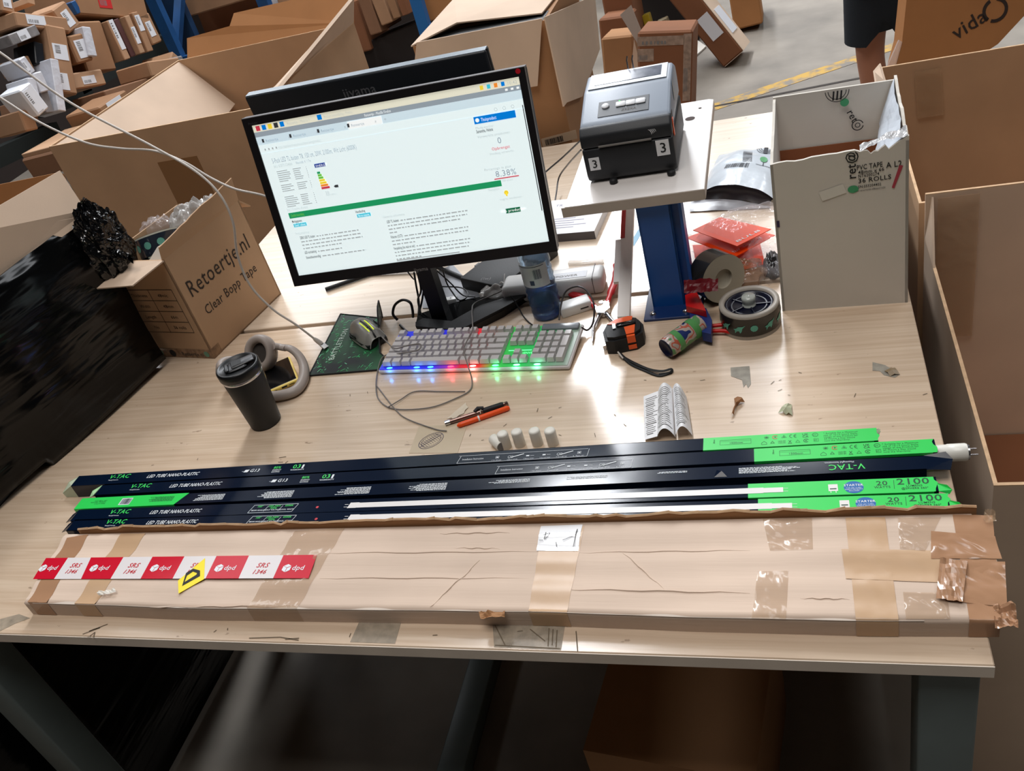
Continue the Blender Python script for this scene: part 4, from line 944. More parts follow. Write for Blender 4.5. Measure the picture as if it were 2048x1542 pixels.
# crumpled clear bag
def bag(name, c, rx, ry, h, rz, ma, label, cat, seed, n=22, amp=.35, M=None, rough=3.):
    mb = MB()
    def f(u, v):
        th = 2 * PI * u; r = math.sin(v * PI / 2); z = math.cos(v * PI / 2)
        k = 1 + amp * noise.noise(Vector((math.cos(th) * rough, math.sin(th) * rough, v * rough + seed)))
        kz = .75 + .55 * abs(noise.noise(Vector((math.cos(th) * r * 2.6 + seed, math.sin(th) * r * 2.6, 0))))
        return (rx * math.cos(th) * r * k, ry * math.sin(th) * r * k, max(0.0008, h * z ** .6 * kz) if v < 1 else .0006)
    mb.grid(f, n * 2, n, smooth=True)
    return solo(name, mb, ma, label, cat, at(c[0], c[1], c[2] if len(c) > 2 else H + .0005, rz))
p = T(1005, 585, .01); bag('clear_bag', (p.x, p.y), .055, .035, .035, .2, mat('pale_film', (214, 210, 206), .15, alpha=.6, bump=.8, bscale=30, bdist=.008), 'crumpled clear plastic wrap left of the water bottle', 'plastic bag', 4)
p = T(1150, 613, .01)
t = thing('white_adapter', 'small white adapter lying in front of the power housing', 'adapter', at(p.x, p.y, H, math.radians(24)))
m = MB(); m.box(-.034, .034, -.018, .018, 0, .022, bev=.003); part('housing', m, WHITE, t); m = MB(); m.box(.008, .026, -.0184, -.0178, .009, .012); part('slot', m, INK, t)
t = thing('glass_stick', 'clear acrylic stick lying behind the power housing', 'stick', frame(T(1137, 527, .004), T(1207, 524, .004) - T(1137, 527, .004)))
m = MB(); m.box(0, (T(1207, 524) - T(1137, 527)).length, -.006, .006, -.004, .005, bev=.002); part('rod', m, mat('acrylic', (240, 232, 222), .08, alpha=.55, spec=.9), t)
# small white carton with text right of the monitor
c0 = T(1192, 478); M_ = frame(Vector((c0.x, c0.y, H)), Vector((1, -.08, 0)))
t = thing('white_carton', 'flat white box with small print right of the lit monitor', 'box', M_)
m = MB(); m.box(-.16, 0, 0, .19, .0, .022, mi=0); part('carton_body', m, [PAPER], t)
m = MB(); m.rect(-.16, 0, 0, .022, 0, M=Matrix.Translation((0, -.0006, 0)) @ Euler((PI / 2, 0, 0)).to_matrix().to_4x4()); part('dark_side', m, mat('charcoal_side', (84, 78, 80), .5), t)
m = MB(); random.seed(8)
for k in range(5): m.rect(-.14 + .004 * k, -.05 + random.uniform(-.02, .02), .03 + k * .012, .033 + k * .012, .0224)
m.text('TR CR', -.14, .15, .016, .0224); part('carton_print', m, mat('pale_ink', (150, 150, 172), .6), t)
# bottle
Mb = at(-.716, .868, H)
t = thing('water_bottle', 'clear blue plastic water bottle half full, behind the keyboard', 'bottle', Mb)
BOT = mat('blue_pet', (150, 186, 222), .06, trans=.9, alpha=.72, bump=.5, bscale=26, bdist=.006, spec=.9, ior=1.2)
prof = [(.006, .002), (.026, .0), (.032, .006), (.033, .02)]
for k in range(14): prof.append((.0325 + (.0016 if k % 2 else -.0012), .028 + k * .008))
prof += [(.033, .142), (.033, .16), (.031, .172), (.022, .192), (.0135, .203), (.0125, .212)]
m = MB(); m.lathe(prof, 32, caps=False); part('bottle_wall', m, BOT, t)
m = MB(); m.lathe([(.0, .002), (.024, .002), (.0305, .008), (.0305, .07), (0, .07)], 28, caps=False); part('water', m, mat('water', (120, 170, 225), .03, trans=.95, ior=1.33, alpha=.8), t)
m = MB(); m.lathe([(.0145, .205), (.0148, .206), (.0148, .220), (.0, .2205)], 24); part('cap', m, mat('cap_blue', (40, 90, 170), .4), t)
m = MB(); m.lathe([(.0002, .001), (.026, .0015), (.031, .007), (.0318, .016)], 28, caps=False); part('blue_base', m, mat('deep_blue_pet', (24, 70, 160), .05, alpha=.75, spec=.9), t)
mb = MB()
def cyl(u, z, r=.0344): a = -PI / 2 + u; return (r * math.cos(a), r * math.sin(a), z)
mb.grid(lambda u, v: cyl(-1.0 + 2.0 * u, .088 + .052 * v), 20, 2); part('bottle_label', mb, mat('bottle_label', (206, 214, 226), .3), t)
mb = MB()
for k in range(10): mb.grid(lambda u, v: cyl(.05 + k * .05 + u * (.03 if k % 3 else .018), .108 + .022 * v, .0348), 1, 1)
mb.grid(lambda u, v: cyl(-.9 + 1.7 * u, .136 + .0015 * v, .0348), 12, 1); mb.grid(lambda u, v: cyl(-.28 + .28 * u, .094 + .011 * v, .0348), 4, 1); part('label_print', mb, mat('bottle_ink', (50, 66, 100), .5), t)
# pliers
j = T(1207, 617, .01)
t = thing('pliers', 'long nose pliers with red grips, open beside the keyboard', 'pliers', at(j.x, j.y, H))
I_ = t.matrix_world.inverted(); tp = lambda x, y, h: I_ @ T(x, y, h)
for pts, rr in (([(1192, 616, .010), (1180, 604, .010), (1165, 594, .010), (1140, 588, .008)], [.006, .0095, .009, .006]), ([(1214, 606, .012), (1222, 585, .014), (1231, 560, .012), (1233, 540, .010), (1231, 527, .010)], [.006, .009, .009, .007, .004])):
    m = MB(); P_ = spl([tp(*p) for p in pts], 5); n = len(P_); r_ = [rr[min(len(rr) - 1, int(i / (n - 1) * (len(rr) - 1)))] * (1) for i in range(n)]; m.tube(P_, r_, 10, flat=.7); part('grip', m, REDP, t)
m = MB(); m.prism([(q.x, q.y) for q in [tp(*p, .012) for p in ((1187, 610), (1196, 616), (1206, 614), (1206, 606), (1218, 604), (1220, 618), (1208, 628), (1194, 628))]], .004, .016); m.lathe([(.005, .016), (.005, .018)], 14, M=Matrix.Translation(tp(1205, 618, .0) * 1)); part('pivot', m, STEEL, t)
m = MB()
for pts in ([(1200, 626, .008), (1194, 640, .008), (1187, 655, .006), (1186, 672, .005), (1185, 684, .004)], [(1212, 626, .008), (1222, 638, .007), (1232, 648, .006), (1236, 655, .005)]):
    P_ = spl([tp(*p) for p in pts], 4); n = len(P_); m.tube(P_, [.005 - .0035 * i / n for i in range(n)], 8)
part('jaw', m, STEEL, t)
# ---------------------------------------------------------------- headphones, phone, cup
HPM = mat('headphone_taupe', (158, 146, 138), .42); HPD = mat('headphone_mesh', (52, 46, 42), .8, bump=.3, bscale=200); HPC = mat('cushion_leather', (150, 138, 130), .5, bump=.2, bscale=60)
c1 = T(522, 706, .046); c2 = T(470, 742, .04)
t = thing('headphones', 'taupe over ear headphones lying beside the phone and the cup', 'headphones', at(c1.x, c1.y, H))
I_ = t.matrix_world.inverted()
def cup_(c, axis, nm):
    ax = Vector(axis).normalized(); q = ax.to_track_quat('Z', 'Y').to_matrix().to_4x4(); M_ = Matrix.Translation(I_ @ c) @ q
    S_ = Matrix.Diagonal((.84, 1.0, 1, 1)); M_ = M_ @ S_
    m = MB(); m.lathe([(.0, -.034), (.020, -.033), (.034, -.026), (.041, -.014), (.0425, -.004), (.041, .0)], 36, M=M_); o = part(nm, m, HPM, t)
    m = MB(); P_ = [(.0305 * math.cos(a), .0305 * math.sin(a), .007) for a in [2 * PI * i / 36 for i in range(37)]]
    m.lathe([(.041, .0), (.0425, .006), (.040, .014), (.033, .018), (.025, .015), (.0225, .006), (.0225, .0)], 36, M=M_, caps=False); part('ear_cushion', m, HPC, t)
    m = MB(); m.lathe([(.0225, .003), (.0, .0032)], 30, M=M_, caps=False); part('ear_mesh', m, HPD, t)
cup_(c1, (.08, -.80, .58), 'ear_cup'); cup_(c2, (.45, .05, .75), 'ear_cup')
band = [tp_ for tp_ in [I_ @ T(*p) for p in ((558, 694, .05), (580, 697, .045), (598, 712, .03), (608, 735, .016), (606, 760, .012), (592, 780, .012), (565, 790, .012), (535, 792, .012), (500, 785, .014), (470, 765, .025), (455, 745, .038))]]
m = MB(); P_ = spl(band, 6); n = len(P_); m.tube(P_, [.0075 + .0045 * math.sin(PI * i / (n - 1)) for i in range(n)], 12, flat=.8); part('headband', m, HPM, t)
m = MB(); m.tube(spl([I_ @ T(*p) for p in ((548, 692, .058), (560, 694, .05), (572, 696, .047))], 4), .0105, 10, flat=.7); part('hinge', m, HPM, t)
# phone
A, B = T(537, 784, .018), T(597, 758, .018)
xd = (B - A).normalized(); yd = Vector((-xd.y, xd.x, 0)); yd = (yd * math.cos(.10) - Vector((0, 0, 1)) * math.sin(.10)); zd = xd.cross(yd)
Mh = Matrix((xd, yd, zd)).transposed().to_4x4(); Mh.translation = A + Vector((0, 0, -.010))
t = thing('phone', 'phone in a yellow case resting on the headband', 'phone', Mh); Lw = .070
m = MB(); m.box(0, Lw, 0, .142, 0, .0105, bev=.004, seg=3); part('case', m, mat('yellow_case', (226, 196, 96), .4), t)
m = MB(); m.box(.0045, Lw - .0045, .005, .137, .0100, .0112, bev=.0005, seg=1); part('display', m, BLACKG, t)
m = MB(); m.box(Lw / 2 - .006, Lw / 2 + .006, -.0006, .001, .0038, .0075); m.box(.046, .058, -.0005, .001, .005, .0064); m.box(.010, .018, -.0005, .001, .005, .0064); part('port', m, INK, t)
# travel cup
b = T(531, 846)
t = thing('travel_cup', 'black travel cup with a clip lid and steel ring', 'cup', at(b.x, b.y + .004, H, math.radians(35)))
CUPM = mat('cup_black', (24, 25, 27), .55)
m = MB(); m.lathe([(.0, .0), (.030, .0), (.0325, .003), (.0415, .120), (.0415, .1225)], 48); part('cup_body', m, CUPM, t)
m = MB(); m.lathe([(.0418, .1225), (.0425, .125), (.0425, .1285), (.0418, .130)], 48, caps=False); part('steel_ring', m, STEEL, t)
m = MB(); m.lathe([(.0425, .1295), (.0445, .131), (.0445, .146), (.0425, .149), (.040, .1495), (.0385, .146), (.0, .1455)], 48); part('lid', m, BLACK, t)
m = MB(); m.box(-.020, .018, -.019, .019, .1455, .150, bev=.004); m.box(-.012, .036, -.013, .013, .1495, .1535, bev=.002); m.box(-.026, -.018, -.015, .015, .146, .152, bev=.002); part('lid_clip', m, mat('lid_dark', (36, 37, 40), .35), t)
m = MB(); m.box(-.010, .010, -.010, .010, .1536, .1539); part('clip_recess', m, mat('recess_black', (4, 4, 5), .6), t)
# ---------------------------------------------------------------- pens and scraps
A, B = T(890, 847, .005), T(1016, 806, .005); M_ = frame(A, B - A); L_ = (B - A).length
t = thing('ballpoint_pen', 'silver pen with a black grip lying above the orange pen', 'pen', M_)
e1 = Euler((0, PI / 2, 0)).to_matrix().to_4x4()
m = MB(); m.lathe([(.001, 0), (.004, .004), (.0045, .01), (.0045, L_ * .62)], 14, M=e1); part('barrel', m, mat('brown_chrome', (128, 104, 96), .2, metal=.8), t)
m = MB(); m.lathe([(.0052, L_ * .60), (.0058, L_ * .64), (.0058, L_ * .90), (.0048, L_ * .93)], 14, M=e1); m.tube([(L_ * .48, 0, .004), (L_ * .54, .004, .007), (L_ * .62, 0, .006)], .004, 8); part('rubber_grip', m, BLACKM, t)
m = MB(); m.lathe([(.0042, L_ * .93), (.0042, L_ * .99), (.003, L_)], 12, M=e1); part('clicker', m, mat('brown_chrome', (128, 104, 96), .2, metal=.8), t)
m = MB(); m.lathe([(.0047, L_ * .0), (.0048, L_ * .08)], 14, M=e1); part('steel_tip', m, STEEL, t)
A, B = T(914, 852, .005), T(1019, 815, .005); M_ = frame(A, B - A); L_ = (B - A).length
t = thing('marker_pen', 'orange pen lying just below the silver pen', 'pen', M_)
m = MB(); m.lathe([(.0015, 0), (.0048, .004), (.0052, .01), (.0052, L_ - .004), (.003, L_)], 14, M=e1); part('barrel', m, ORANGE, t)
m = MB(); m.lathe([(.0056, L_ * .40), (.0056, L_ * .43)], 14, M=e1, caps=False); part('cap_ring', m, WHITE, t)
def scrap(pts, label, ma, amp, seed, name='paper_scrap', h=.0006):
    P_ = [T(*p, h) for p in pts]; c = sum(P_, Vector()) / len(P_); mb = MB(); M_ = Matrix.Translation(c); n = len(P_)
    vs = [(0, 0, amp)] + [tuple(p - c + Vector((0, 0, amp * abs(noise.noise(Vector((i * 2.7 + seed, seed, 0)))) * 1.8))) for i, p in enumerate(P_)]
    mids = []
    for i in range(n):
        a = Vector(vs[1 + i]); b = Vector(vs[1 + (i + 1) % n]); mids.append(tuple((a + b) / 2 * (.9 + .15 * noise.noise(Vector((i * 1.9, seed, 4)))) + Vector((0, 0, amp * .5))))
    vs += mids; fs = []
    for i in range(n): fs += [(0, 1 + i, 1 + n + i), (0, 1 + n + i, 1 + (i + 1) % n)]
    mb.add(vs, fs); return solo(name, mb, ma, label, 'scrap', M_)
PSC = mat('paper_scrap_white', (214, 200, 180), .8)
scrap([(893, 838), (932, 805), (937, 815), (928, 827), (908, 839)], 'torn paper scrap tucked behind the pens', PSC, .003, 1)
scrap([(962, 815), (968, 828), (963, 833), (957, 822)], 'small white scrap lying on the crossing of the pens', PSC, .012, 2)
scrap([(1468, 797), (1484, 800), (1490, 806), (1474, 812), (1468, 832), (1462, 834), (1470, 812)], 'curled brown tape scrap right of the folded leaflets', mat('brown_scrap', (150, 104, 66), .5), .010, 3)
scrap([(1556, 826), (1570, 812), (1584, 810), (1585, 832), (1572, 830)], 'crumpled pale green scrap in front of the right table end', mat('pale_green_scrap', (176, 178, 148), .5), .009, 5)
scrap([(1768, 742), (1790, 736), (1800, 750), (1780, 753)], 'crumpled tape scrap near the right table edge', mat('tape_scrap', (140, 120, 92), .4), .006, 6)
# leaflets
def leaflet(pts, label, seed, curl):
    A, B, C_, D = [T(*p) for p in pts]  # bl br tr tl
    mb = MB(); c = (A + B) / 2; M_ = Matrix.Translation(Vector((c.x, c.y, H)))
    def f(u, v):
        p = (A * (1 - u) + B * u) * (1 - v) + (D * (1 - u) + C_ * u) * v; return Vector((p.x - c.x, p.y - c.y, .001 + curl(u, v)))
    t = thing('folded_leaflet', label, 'leaflet', M_)
    mb.grid(f, 24, 6); part('page', mb, PAPER, t)
    m = MB(); random.seed(seed); 
    for k in range(20):
        v = .08 + .043 * k; u0 = .15; u1 = random.uniform(.6, .9); u0 = random.uniform(.1, .2)
        w_ = .010 if k % 5 else .018
        m.grid(lambda a, b: f(u0 + (u1 - u0) * a, v + w_ * b) + Vector((0, 0, .0006)), 8, 1, smooth=False)
    part('leaflet_print', m, GREYINK, t); return t, f
leaflet([(1290, 884), (1318, 882), (1322, 790), (1288, 797)], 'leftmost panel of the white folded leaflets behind the sleeves', 1, lambda u, v: .004 + .006 * u)
t_, f_ = leaflet([(1314, 882), (1352, 880), (1348, 786), (1316, 792)], 'middle white leaflet bulging up between the other two', 2, lambda u, v: .004 + .022 * math.sin(PI * u) ** .8)
leaflet([(1353, 880), (1386, 877), (1374, 800), (1347, 786)], 'rightmost white leaflet curling off the table', 3, lambda u, v: .004 + .024 * math.sin(PI * min(1, u * .9 + .08)))
# ---------------------------------------------------------------- tape measure
c = T(1252, 684)
t = thing('tape_measure', 'black and orange tape measure with a wrist strap', 'tape measure', at(c.x, c.y, H, math.radians(12)))
m = MB(); pr = [(-.038, -.030), (-.022, -.036), (.022, -.034), (.036, -.022), (.040, .004), (.032, .026), (.014, .036), (-.018, .034), (-.034, .022), (-.041, .004)]
m.prism(pr, 0, .030, smooth=False); m.prism([(x * .88, y * .88) for x, y in pr], .030, .037); part('case', m, BLACKM, t)
m = MB(); m.prism([(-.030, .018), (-.005, .008), (.020, .018), (.022, .030), (.012, .033), (-.012, .030)], .0372, .0385); m.prism([(.002, -.004), (.024, -.002), (.020, -.030), (.004, -.031)], .0372, .0385)
m.box(.004, .020, -.0365, -.033, .005, .014); m.box(.004, .020, -.0365, -.031, .020, .036); part('orange_panel', m, mat('orange_rubber', (240, 96, 40), .35), t)
m = MB(); m.box(-.012, .026, .0, .012, .037, .041, bev=.001); m.box(-.020, -.014, -.004, .014, .0375, .0395); part('belt_clip', m, BLACKG, t)
m = MB(); m.box(-.046, -.038, -.016, -.004, .004, .012); part('hook', m, STEEL, t)
m = MB(); I_ = t.matrix_world.inverted()
for pts in ([(1238, 706, .008), (1250, 716, .003), (1275, 729, .004), (1300, 739, .004), (1325, 742, .006), (1343, 738, .006), (1340, 746, .003), (1318, 750, .002)], [(1240, 707, .006), (1262, 728, .002), (1288, 740, .002), (1318, 751, .002), (1343, 744, .003)]):
    m.tube(spl([I_ @ T(*p) for p in pts], 6), .0032, 8, flat=.4)
part('wrist_strap', m, BLACKM, t)
m = MB(); m.tube(spl([I_ @ T(*p) for p in ((1236, 704, .010), (1242, 712, .008), (1246, 717, .005))], 4), .0018, 6); part('strap_tip', m, CW, t)
# ---------------------------------------------------------------- tape dispenser
rc = T(1502, 668); rc = Vector((rc.x, rc.y + .035, H))
t = thing('tape_dispenser', 'hand tape dispenser with a wrapped handle, its printed roll lying flat', 'tape dispenser', Matrix.Translation(rc)); I_ = t.matrix_world.inverted()
R0 = .056
ROLLC = mat('roll_card', (160, 152, 142), .5)
m = MB(); m.lathe([(R0, .0), (R0, .008)], 48); m.lathe([(R0, .046), (R0, .052), (.046, .052), (.046, .044)], 48, caps=False); part('roll_core', m, ROLLC, t)
m = MB(); m.lathe([(R0 + .0004, .008), (R0 + .0004, .046)], 48, caps=False); tw = part('printed_tape', m, mat('tape_dark', (38, 36, 32), .2, spec=.7), t)
m = MB()
def cy(a, z, r=R0 + .0012): return (r * math.cos(a), r * math.sin(a), z)
for k in range(12):
    a0 = k * 2 * PI / 12 + .15
    blob = [(-.010, .024), (-.004, .026), (.0, .030), (.008, .031), (.014, .034), (.008, .027), (.006, .020), (.003, .016), (.002, .021), (-.004, .020), (-.007, .015), (-.007, .022)] if k % 3 else [(.007 * math.cos(q * PI / 5), .026 + .007 * math.sin(q * PI / 5)) for q in range(10)]
    P_ = [cy(a0 + x / R0, z) for x, z in blob]; cc = cy(a0, .0245)
    m.add([cc] + P_, [(0, 1 + i, 1 + (i + 1) % len(P_)) for i in range(len(P_))])
part('tape_print', m, mat('turquoise_print', (92, 172, 150), .35), t)
m = MB(); m.lathe([(.0455, .040), (.045, .048), (.040, .048), (.039, .043), (.0, .043)], 40, caps=False); m.ring(0, 0, .034, .0025, .0445)
for k in range(5): a = k * 2 * PI / 5; m.box(.010, .040, -.0012, .0012, .043, .0455, M=Matrix.Rotation(a, 4, 'Z'))
part('hub', m, mat('hub_navy', (8, 11, 34), .3), t)
m = MB(); m.lathe([(.013, .044), (.012, .047), (.010, .050), (.0125, .052), (.0135, .060), (.012, .0635), (.0, .064)], 20); part('knob', m, mat('clear_knob', (200, 206, 200), .1, alpha=.75, spec=.9), t)
pt = lambda x, y, h: I_ @ T(x, y, h)
BLD = mat('dispenser_blue', (24, 48, 110), .4)
m = MB(); m.slab([pt(*p, .03) for p in ((1378, 620), (1412, 616), (1424, 640), (1422, 668), (1404, 664), (1398, 640), (1380, 636))], .02, nrm=(0, 0, 1)); part('frame', m, BLD, t)
RDG = mat('red_enamel', (190, 24, 20), .3)
m = MB(); m.slab([pt(*p, .045) for p in ((1370, 590), (1392, 582), (1402, 600), (1412, 622), (1372, 612))], .014, nrm=(0, 0, 1)); m.tube(spl([pt(*p) for p in ((1425, 652, .012), (1450, 650, .012), (1470, 654, .010))], 3), .004, 8); m.tube(spl([pt(*p) for p in ((1425, 662, .010), (1450, 662, .010), (1470, 668, .008))], 3), .004, 8); part('red_bracket', m, RDG, t)
A, B = T(1332, 697, .022), T(1400, 648, .030)
Mhd = I_ @ frame(A, B - A, (0, 0, 1)) @ e1; Lh = (B - A).length
def hmat():
    m = bpy.data.materials.new('handle_wrap'); m.use_nodes = True; N = m.node_tree.nodes; L = m.node_tree.links; b = N['Principled BSDF']; b.inputs['Roughness'].default_value = .2
    tc = N.new('ShaderNodeTexCoord'); v = N.new('ShaderNodeTexNoise'); v.inputs['Scale'].default_value = 38; v.inputs['Detail'].default_value = 1; L.new(tc.outputs['Object'], v.inputs[0])
    r = N.new('ShaderNodeValToRGB'); r.color_ramp.interpolation = 'CONSTANT'; L.new(v.outputs['Fac'], r.inputs[0]); cr = r.color_ramp
    cr.elements[0].color = lin((88, 140, 88)) + (1,); cr.elements[0].position = 0; cr.elements[1].position = .42; cr.elements[1].color = lin((176, 160, 150)) + (1,)
    for p_, c_ in ((.49, (176, 92, 72)), (.54, (170, 158, 150)), (.62, (40, 52, 104))): e_ = cr.elements.new(p_); e_.color = lin(c_) + (1,)
    L.new(r.outputs[0], b.inputs['Base Color']); return m
m = MB(); m.lathe([(.019, .0), (.0205, .006), (.021, .02), (.0205, Lh * .6), (.020, Lh)], 28, M=Mhd, caps=False); part('handle', m, hmat(), t)
m = MB(); m.lathe([(.0195, .0), (.018, -.002), (.0165, .004), (.0, .005)], 24, M=Mhd, caps=False); part('handle_end', m, mat('navy_rubber', (18, 22, 60), .3), t)
m = MB(); m.lathe([(.0213, Lh * .68), (.0213, Lh * .84)], 28, M=Mhd, caps=False); m.lathe([(.0213, .020), (.0213, .032)], 28, M=Mhd, caps=False); part('green_wrap', m, mat('green_wrap', (84, 146, 84), .25), t)
# second roll standing behind
Mr2 = at(-.352, .875, H + .050, math.radians(38), rx=PI / 2 - .10)
t = thing('tape_roll', 'printed tape roll standing on edge behind the dispenser', 'tape roll', Mr2)
m = MB(); m.lathe([(.050, -.024), (.050, .024)], 40, caps=False); part('printed_tape', m, mat('tape_dark', (38, 36, 32), .2, spec=.7), t)
m = MB(); m.lathe([(.020, .0245), (.0498, .0245)], 40, caps=False); m.lathe([(.0, .018), (.020, .018), (.020, .0245)], 30, caps=False); m.lathe([(.038, .0245), (.038, -.0245)], 40, caps=False); m.lathe([(.038, -.0245), (.050, -.0245)], 40, caps=False); part('card_core', m, mat('core_card', (156, 148, 132), .7), t)
m = MB(); m.disc(0, 0, .007, 0, M=Matrix.Rotation(math.radians(-118), 4, 'Z') @ Matrix.Translation((.0505, 0, -.004)) @ Euler((0, PI / 2, 0)).to_matrix().to_4x4(), seg=14); part('tape_print', m, mat('green_spot', (70, 170, 110), .4), t)
m = MB(); gA = T(1368, 575, .05)
def redf(u, v): p = T(1368 + 68 * u, 586 - 26 * v - 4 * u, .075 + .016 * v); return (p.x, p.y, p.z + .007 * noise.noise(Vector((u * 5, v * 3, 1))))
m.grid(redf, 12, 5, smooth=False); solo('red_wrapper', m, mat('dark_red_film', (96, 12, 22), .38, bump=.3, bscale=30, bdist=.003, spec=.3), 'crumpled dark red wrapper lying over the standing tape roll', 'wrapper')
# ---------------------------------------------------------------- printer stand
SZ = .26
Msf = frame(Vector((-.618, .835, H + SZ)), Vector((1, .006, 0)))
t = thing('printer_stand', 'white shelf board on a blue steel post that carries the label printer', 'stand', Msf); I_ = Msf.inverted()
LAM = mat('white_laminate', (222, 216, 212), .28, spec=.6)
m = MB(); m.prism([(0.002, 0), (.268, 0), (.268, .452), (.258, .458), (.0, .458), (0, .004)], -.020, 0); part('shelf_board', m, LAM, t)
m = MB(); m.box(-.006, .268, -.0012, 0, -.0215, -.001); m.box(.268, .2692, 0, .452, -.020, -.001); part('edge_strip', m, mat('shelf_edge', (182, 170, 160), .6, var=.08), t)
b0 = Vector((-.478, .848, H)); bl = I_ @ b0
m = MB(); zb = -SZ + .006; zt = -.021
m.box(bl.x - .006, bl.x + .060, bl.y, bl.y + .004, zb, zt); m.box(bl.x + .056, bl.x + .060, bl.y, bl.y + .040, zb, zt); m.box(bl.x - .006, bl.x - .002, bl.y, bl.y + .040, zb, zt); m.box(bl.x - .006, bl.x + .060, bl.y + .040, bl.y + .044, zb, zt)
m.box(bl.x + .060, bl.x + .078, bl.y + .018, bl.y + .022, zb, zt); m.box(bl.x + .074, bl.x + .080, bl.y + .004, bl.y + .04, zb, zt)
part('post', m, BLUEST, t)
m = MB(); m.box(bl.x - .022, bl.x + .095, bl.y - .045, bl.y + .075, -SZ, -SZ + .006, bev=.001, seg=1); part('base_plate', m, mat('blue_steel_base', (18, 44, 92), .35), t)
for x, y in ((bl.x - .004, bl.y - .026), (bl.x + .062, bl.y - .026)):
    m = MB(); m.lathe([(.007, -SZ + .006), (.0065, -SZ + .009), (.003, -SZ + .011), (0, -SZ + .0112)], 12, M=Matrix.Translation((x, y, 0))); part('bolt', m, STEEL, t)
m = MB(); m.disc(.0, .0, .011, 0, M=Matrix.Translation(I_ @ T(1380, 237, SZ + .0006)), seg=12); m.disc(0, 0, .004, 0, M=Matrix.Translation(I_ @ T(1400, 216, SZ + .0006)), seg=8); part('shelf_hole', m, mat('hole_brown', (60, 44, 40), .8), t)
# leaning white batten
A = Vector((-.555, .818, H)); up_ = Vector((0, .27, .125)).normalized(); Mx = Matrix((Vector((1, 0, 0)), up_, Vector((1, 0, 0)).cross(up_))).transposed().to_4x4(); Mx.translation = A + Vector((0, 0, .001))
t = thing('batten', 'white batten with a red mark leaning back under the printer shelf', 'batten', Mx)
m = MB(); m.box(0, .026, 0, .49, 0, .012, bev=.0008, seg=1); m.box(-.012, 0, .09, .20, 0, .009); part('board', m, LAM, t)
m = MB(); m.box(-.0005, .009, .20, .315, .0118, .0126); part('red_mark', m, mat('red_tape', (170, 30, 34), .5), t)
# ---------------------------------------------------------------- label printer
Mz = frame(Vector((-.582, .925, H + SZ + .004)), Vector((1, .012, 0)))
t = thing('label_printer', 'dark grey label printer with two numbered stickers on the white shelf', 'printer', Mz)
W_ = .178; D_ = .222
CH = mat('printer_charcoal', (34, 36, 40), .5, bump=.1, bscale=500); LG = mat('printer_glare_grey', (150, 160, 174), .38, bump=.06, bscale=500); LG2 = mat('printer_top_grey', (170, 178, 188), .38)  # top cover grey lightened, glare painted into its colour
def extr(prof, x0, x1, mi=0, bev=.006):
    b = MB(); bm = bmesh.new(); vs0 = [bm.verts.new((x0, y, z)) for y, z in prof]; vs1 = [bm.verts.new((x1, y, z)) for y, z in prof]
    n = len(prof); bm.faces.new(vs0[::-1]); bm.faces.new(vs1)
    for i in range(n): bm.faces.new((vs0[i], vs0[(i + 1) % n], vs1[(i + 1) % n], vs1[i]))
    bmesh.ops.recalc_face_normals(bm, faces=bm.faces); bmesh.ops.bevel(bm, geom=list(bm.edges), offset=bev, segments=3, affect='EDGES', profile=.5)
    bm.verts.index_update(); b.add([v.co for v in bm.verts], [[v.index for v in f.verts] for f in bm.faces], mi, True); bm.free(); return b
part('lower_body', extr([(0.004, 0), (-.002, .012), (-.004, .070), (D_, .070), (D_, 0)], .0, W_, bev=.005), CH, t)
part('front_lid', extr([(-.004, .071), (-.002, .095), (.012, .108), (.05, .108), (.05, .071)], .0, W_, bev=.004), CH, t)
part('top_cover', extr([(.002, .073), (.004, .094), (.020, .1115), (.115, .142), (.185, .150), (.215, .136), (D_, .110), (D_, .073)], .0005, W_ - .0005, bev=.007), LG, t)
sl = math.atan2(.0305, .095)
Mtp = Matrix.Translation((0, .024, .1128)) @ Euler((sl, 0, 0)).to_matrix().to_4x4()
m = MB(); m.box(.036, .136, .010, .056, 0, .0012, bev=.0005, seg=1, M=Mtp); part('control_panel', m, mat('panel_dark', (58, 62, 68), .4), t)
BT = mat('button_white', (226, 228, 232), .35)
m = MB(); m.lathe([(.006, 0), (.0062, .002), (.005, .0032), (0, .0034)], 20, M=Mtp @ Matrix.Translation((.050, .040, .001)) @ Matrix.Diagonal((1.25, 1.25, 1, 1))); part('button', m, BT, t)
for k in range(3):
    m = MB(); x = .071 + k * .0195; m.box(x, x + .0188, .032, .046, .001, .0038, bev=.0018, M=Mtp); part('button', m, BT, t)
m = MB(); m.text('ZEBRA', .082, .0185, .0095, .0016, M=Mtp, bold=True, wid=.030); part('brand_lettering', m, GREYINK, t)
m = MB(); m.box(.076, .079, .049, .0515, .001, .0016, M=Mtp); part('status_light', m, mat('status_green', (40, 200, 90), .4, emit=.8), t)
Mt2 = Matrix.Translation((0, .122, .1434)) @ Euler((math.atan2(.008, .07), 0, 0)).to_matrix().to_4x4()
m = MB(); m.box(.010, W_ - .010, -.002, .062, 0, .0016, bev=.0006, seg=1, M=Mt2); part('lid_frame', m, LG2, t)
m = MB(); m.box(.022, W_ - .022, .012, .054, .0014, .0024, M=Mt2); part('media_window', m, mat('smoky_window', (92, 98, 112), .1, spec=.8, var=.3, vscale=60), t)
m = MB(); m.box(.035, W_ - .040, -.0085, -.002, .072, .0745, M=None); part('label_slot', m, mat('slot_grey', (120, 116, 112), .4), t)
FR = Euler((PI / 2, 0, 0)).to_matrix().to_4x4()
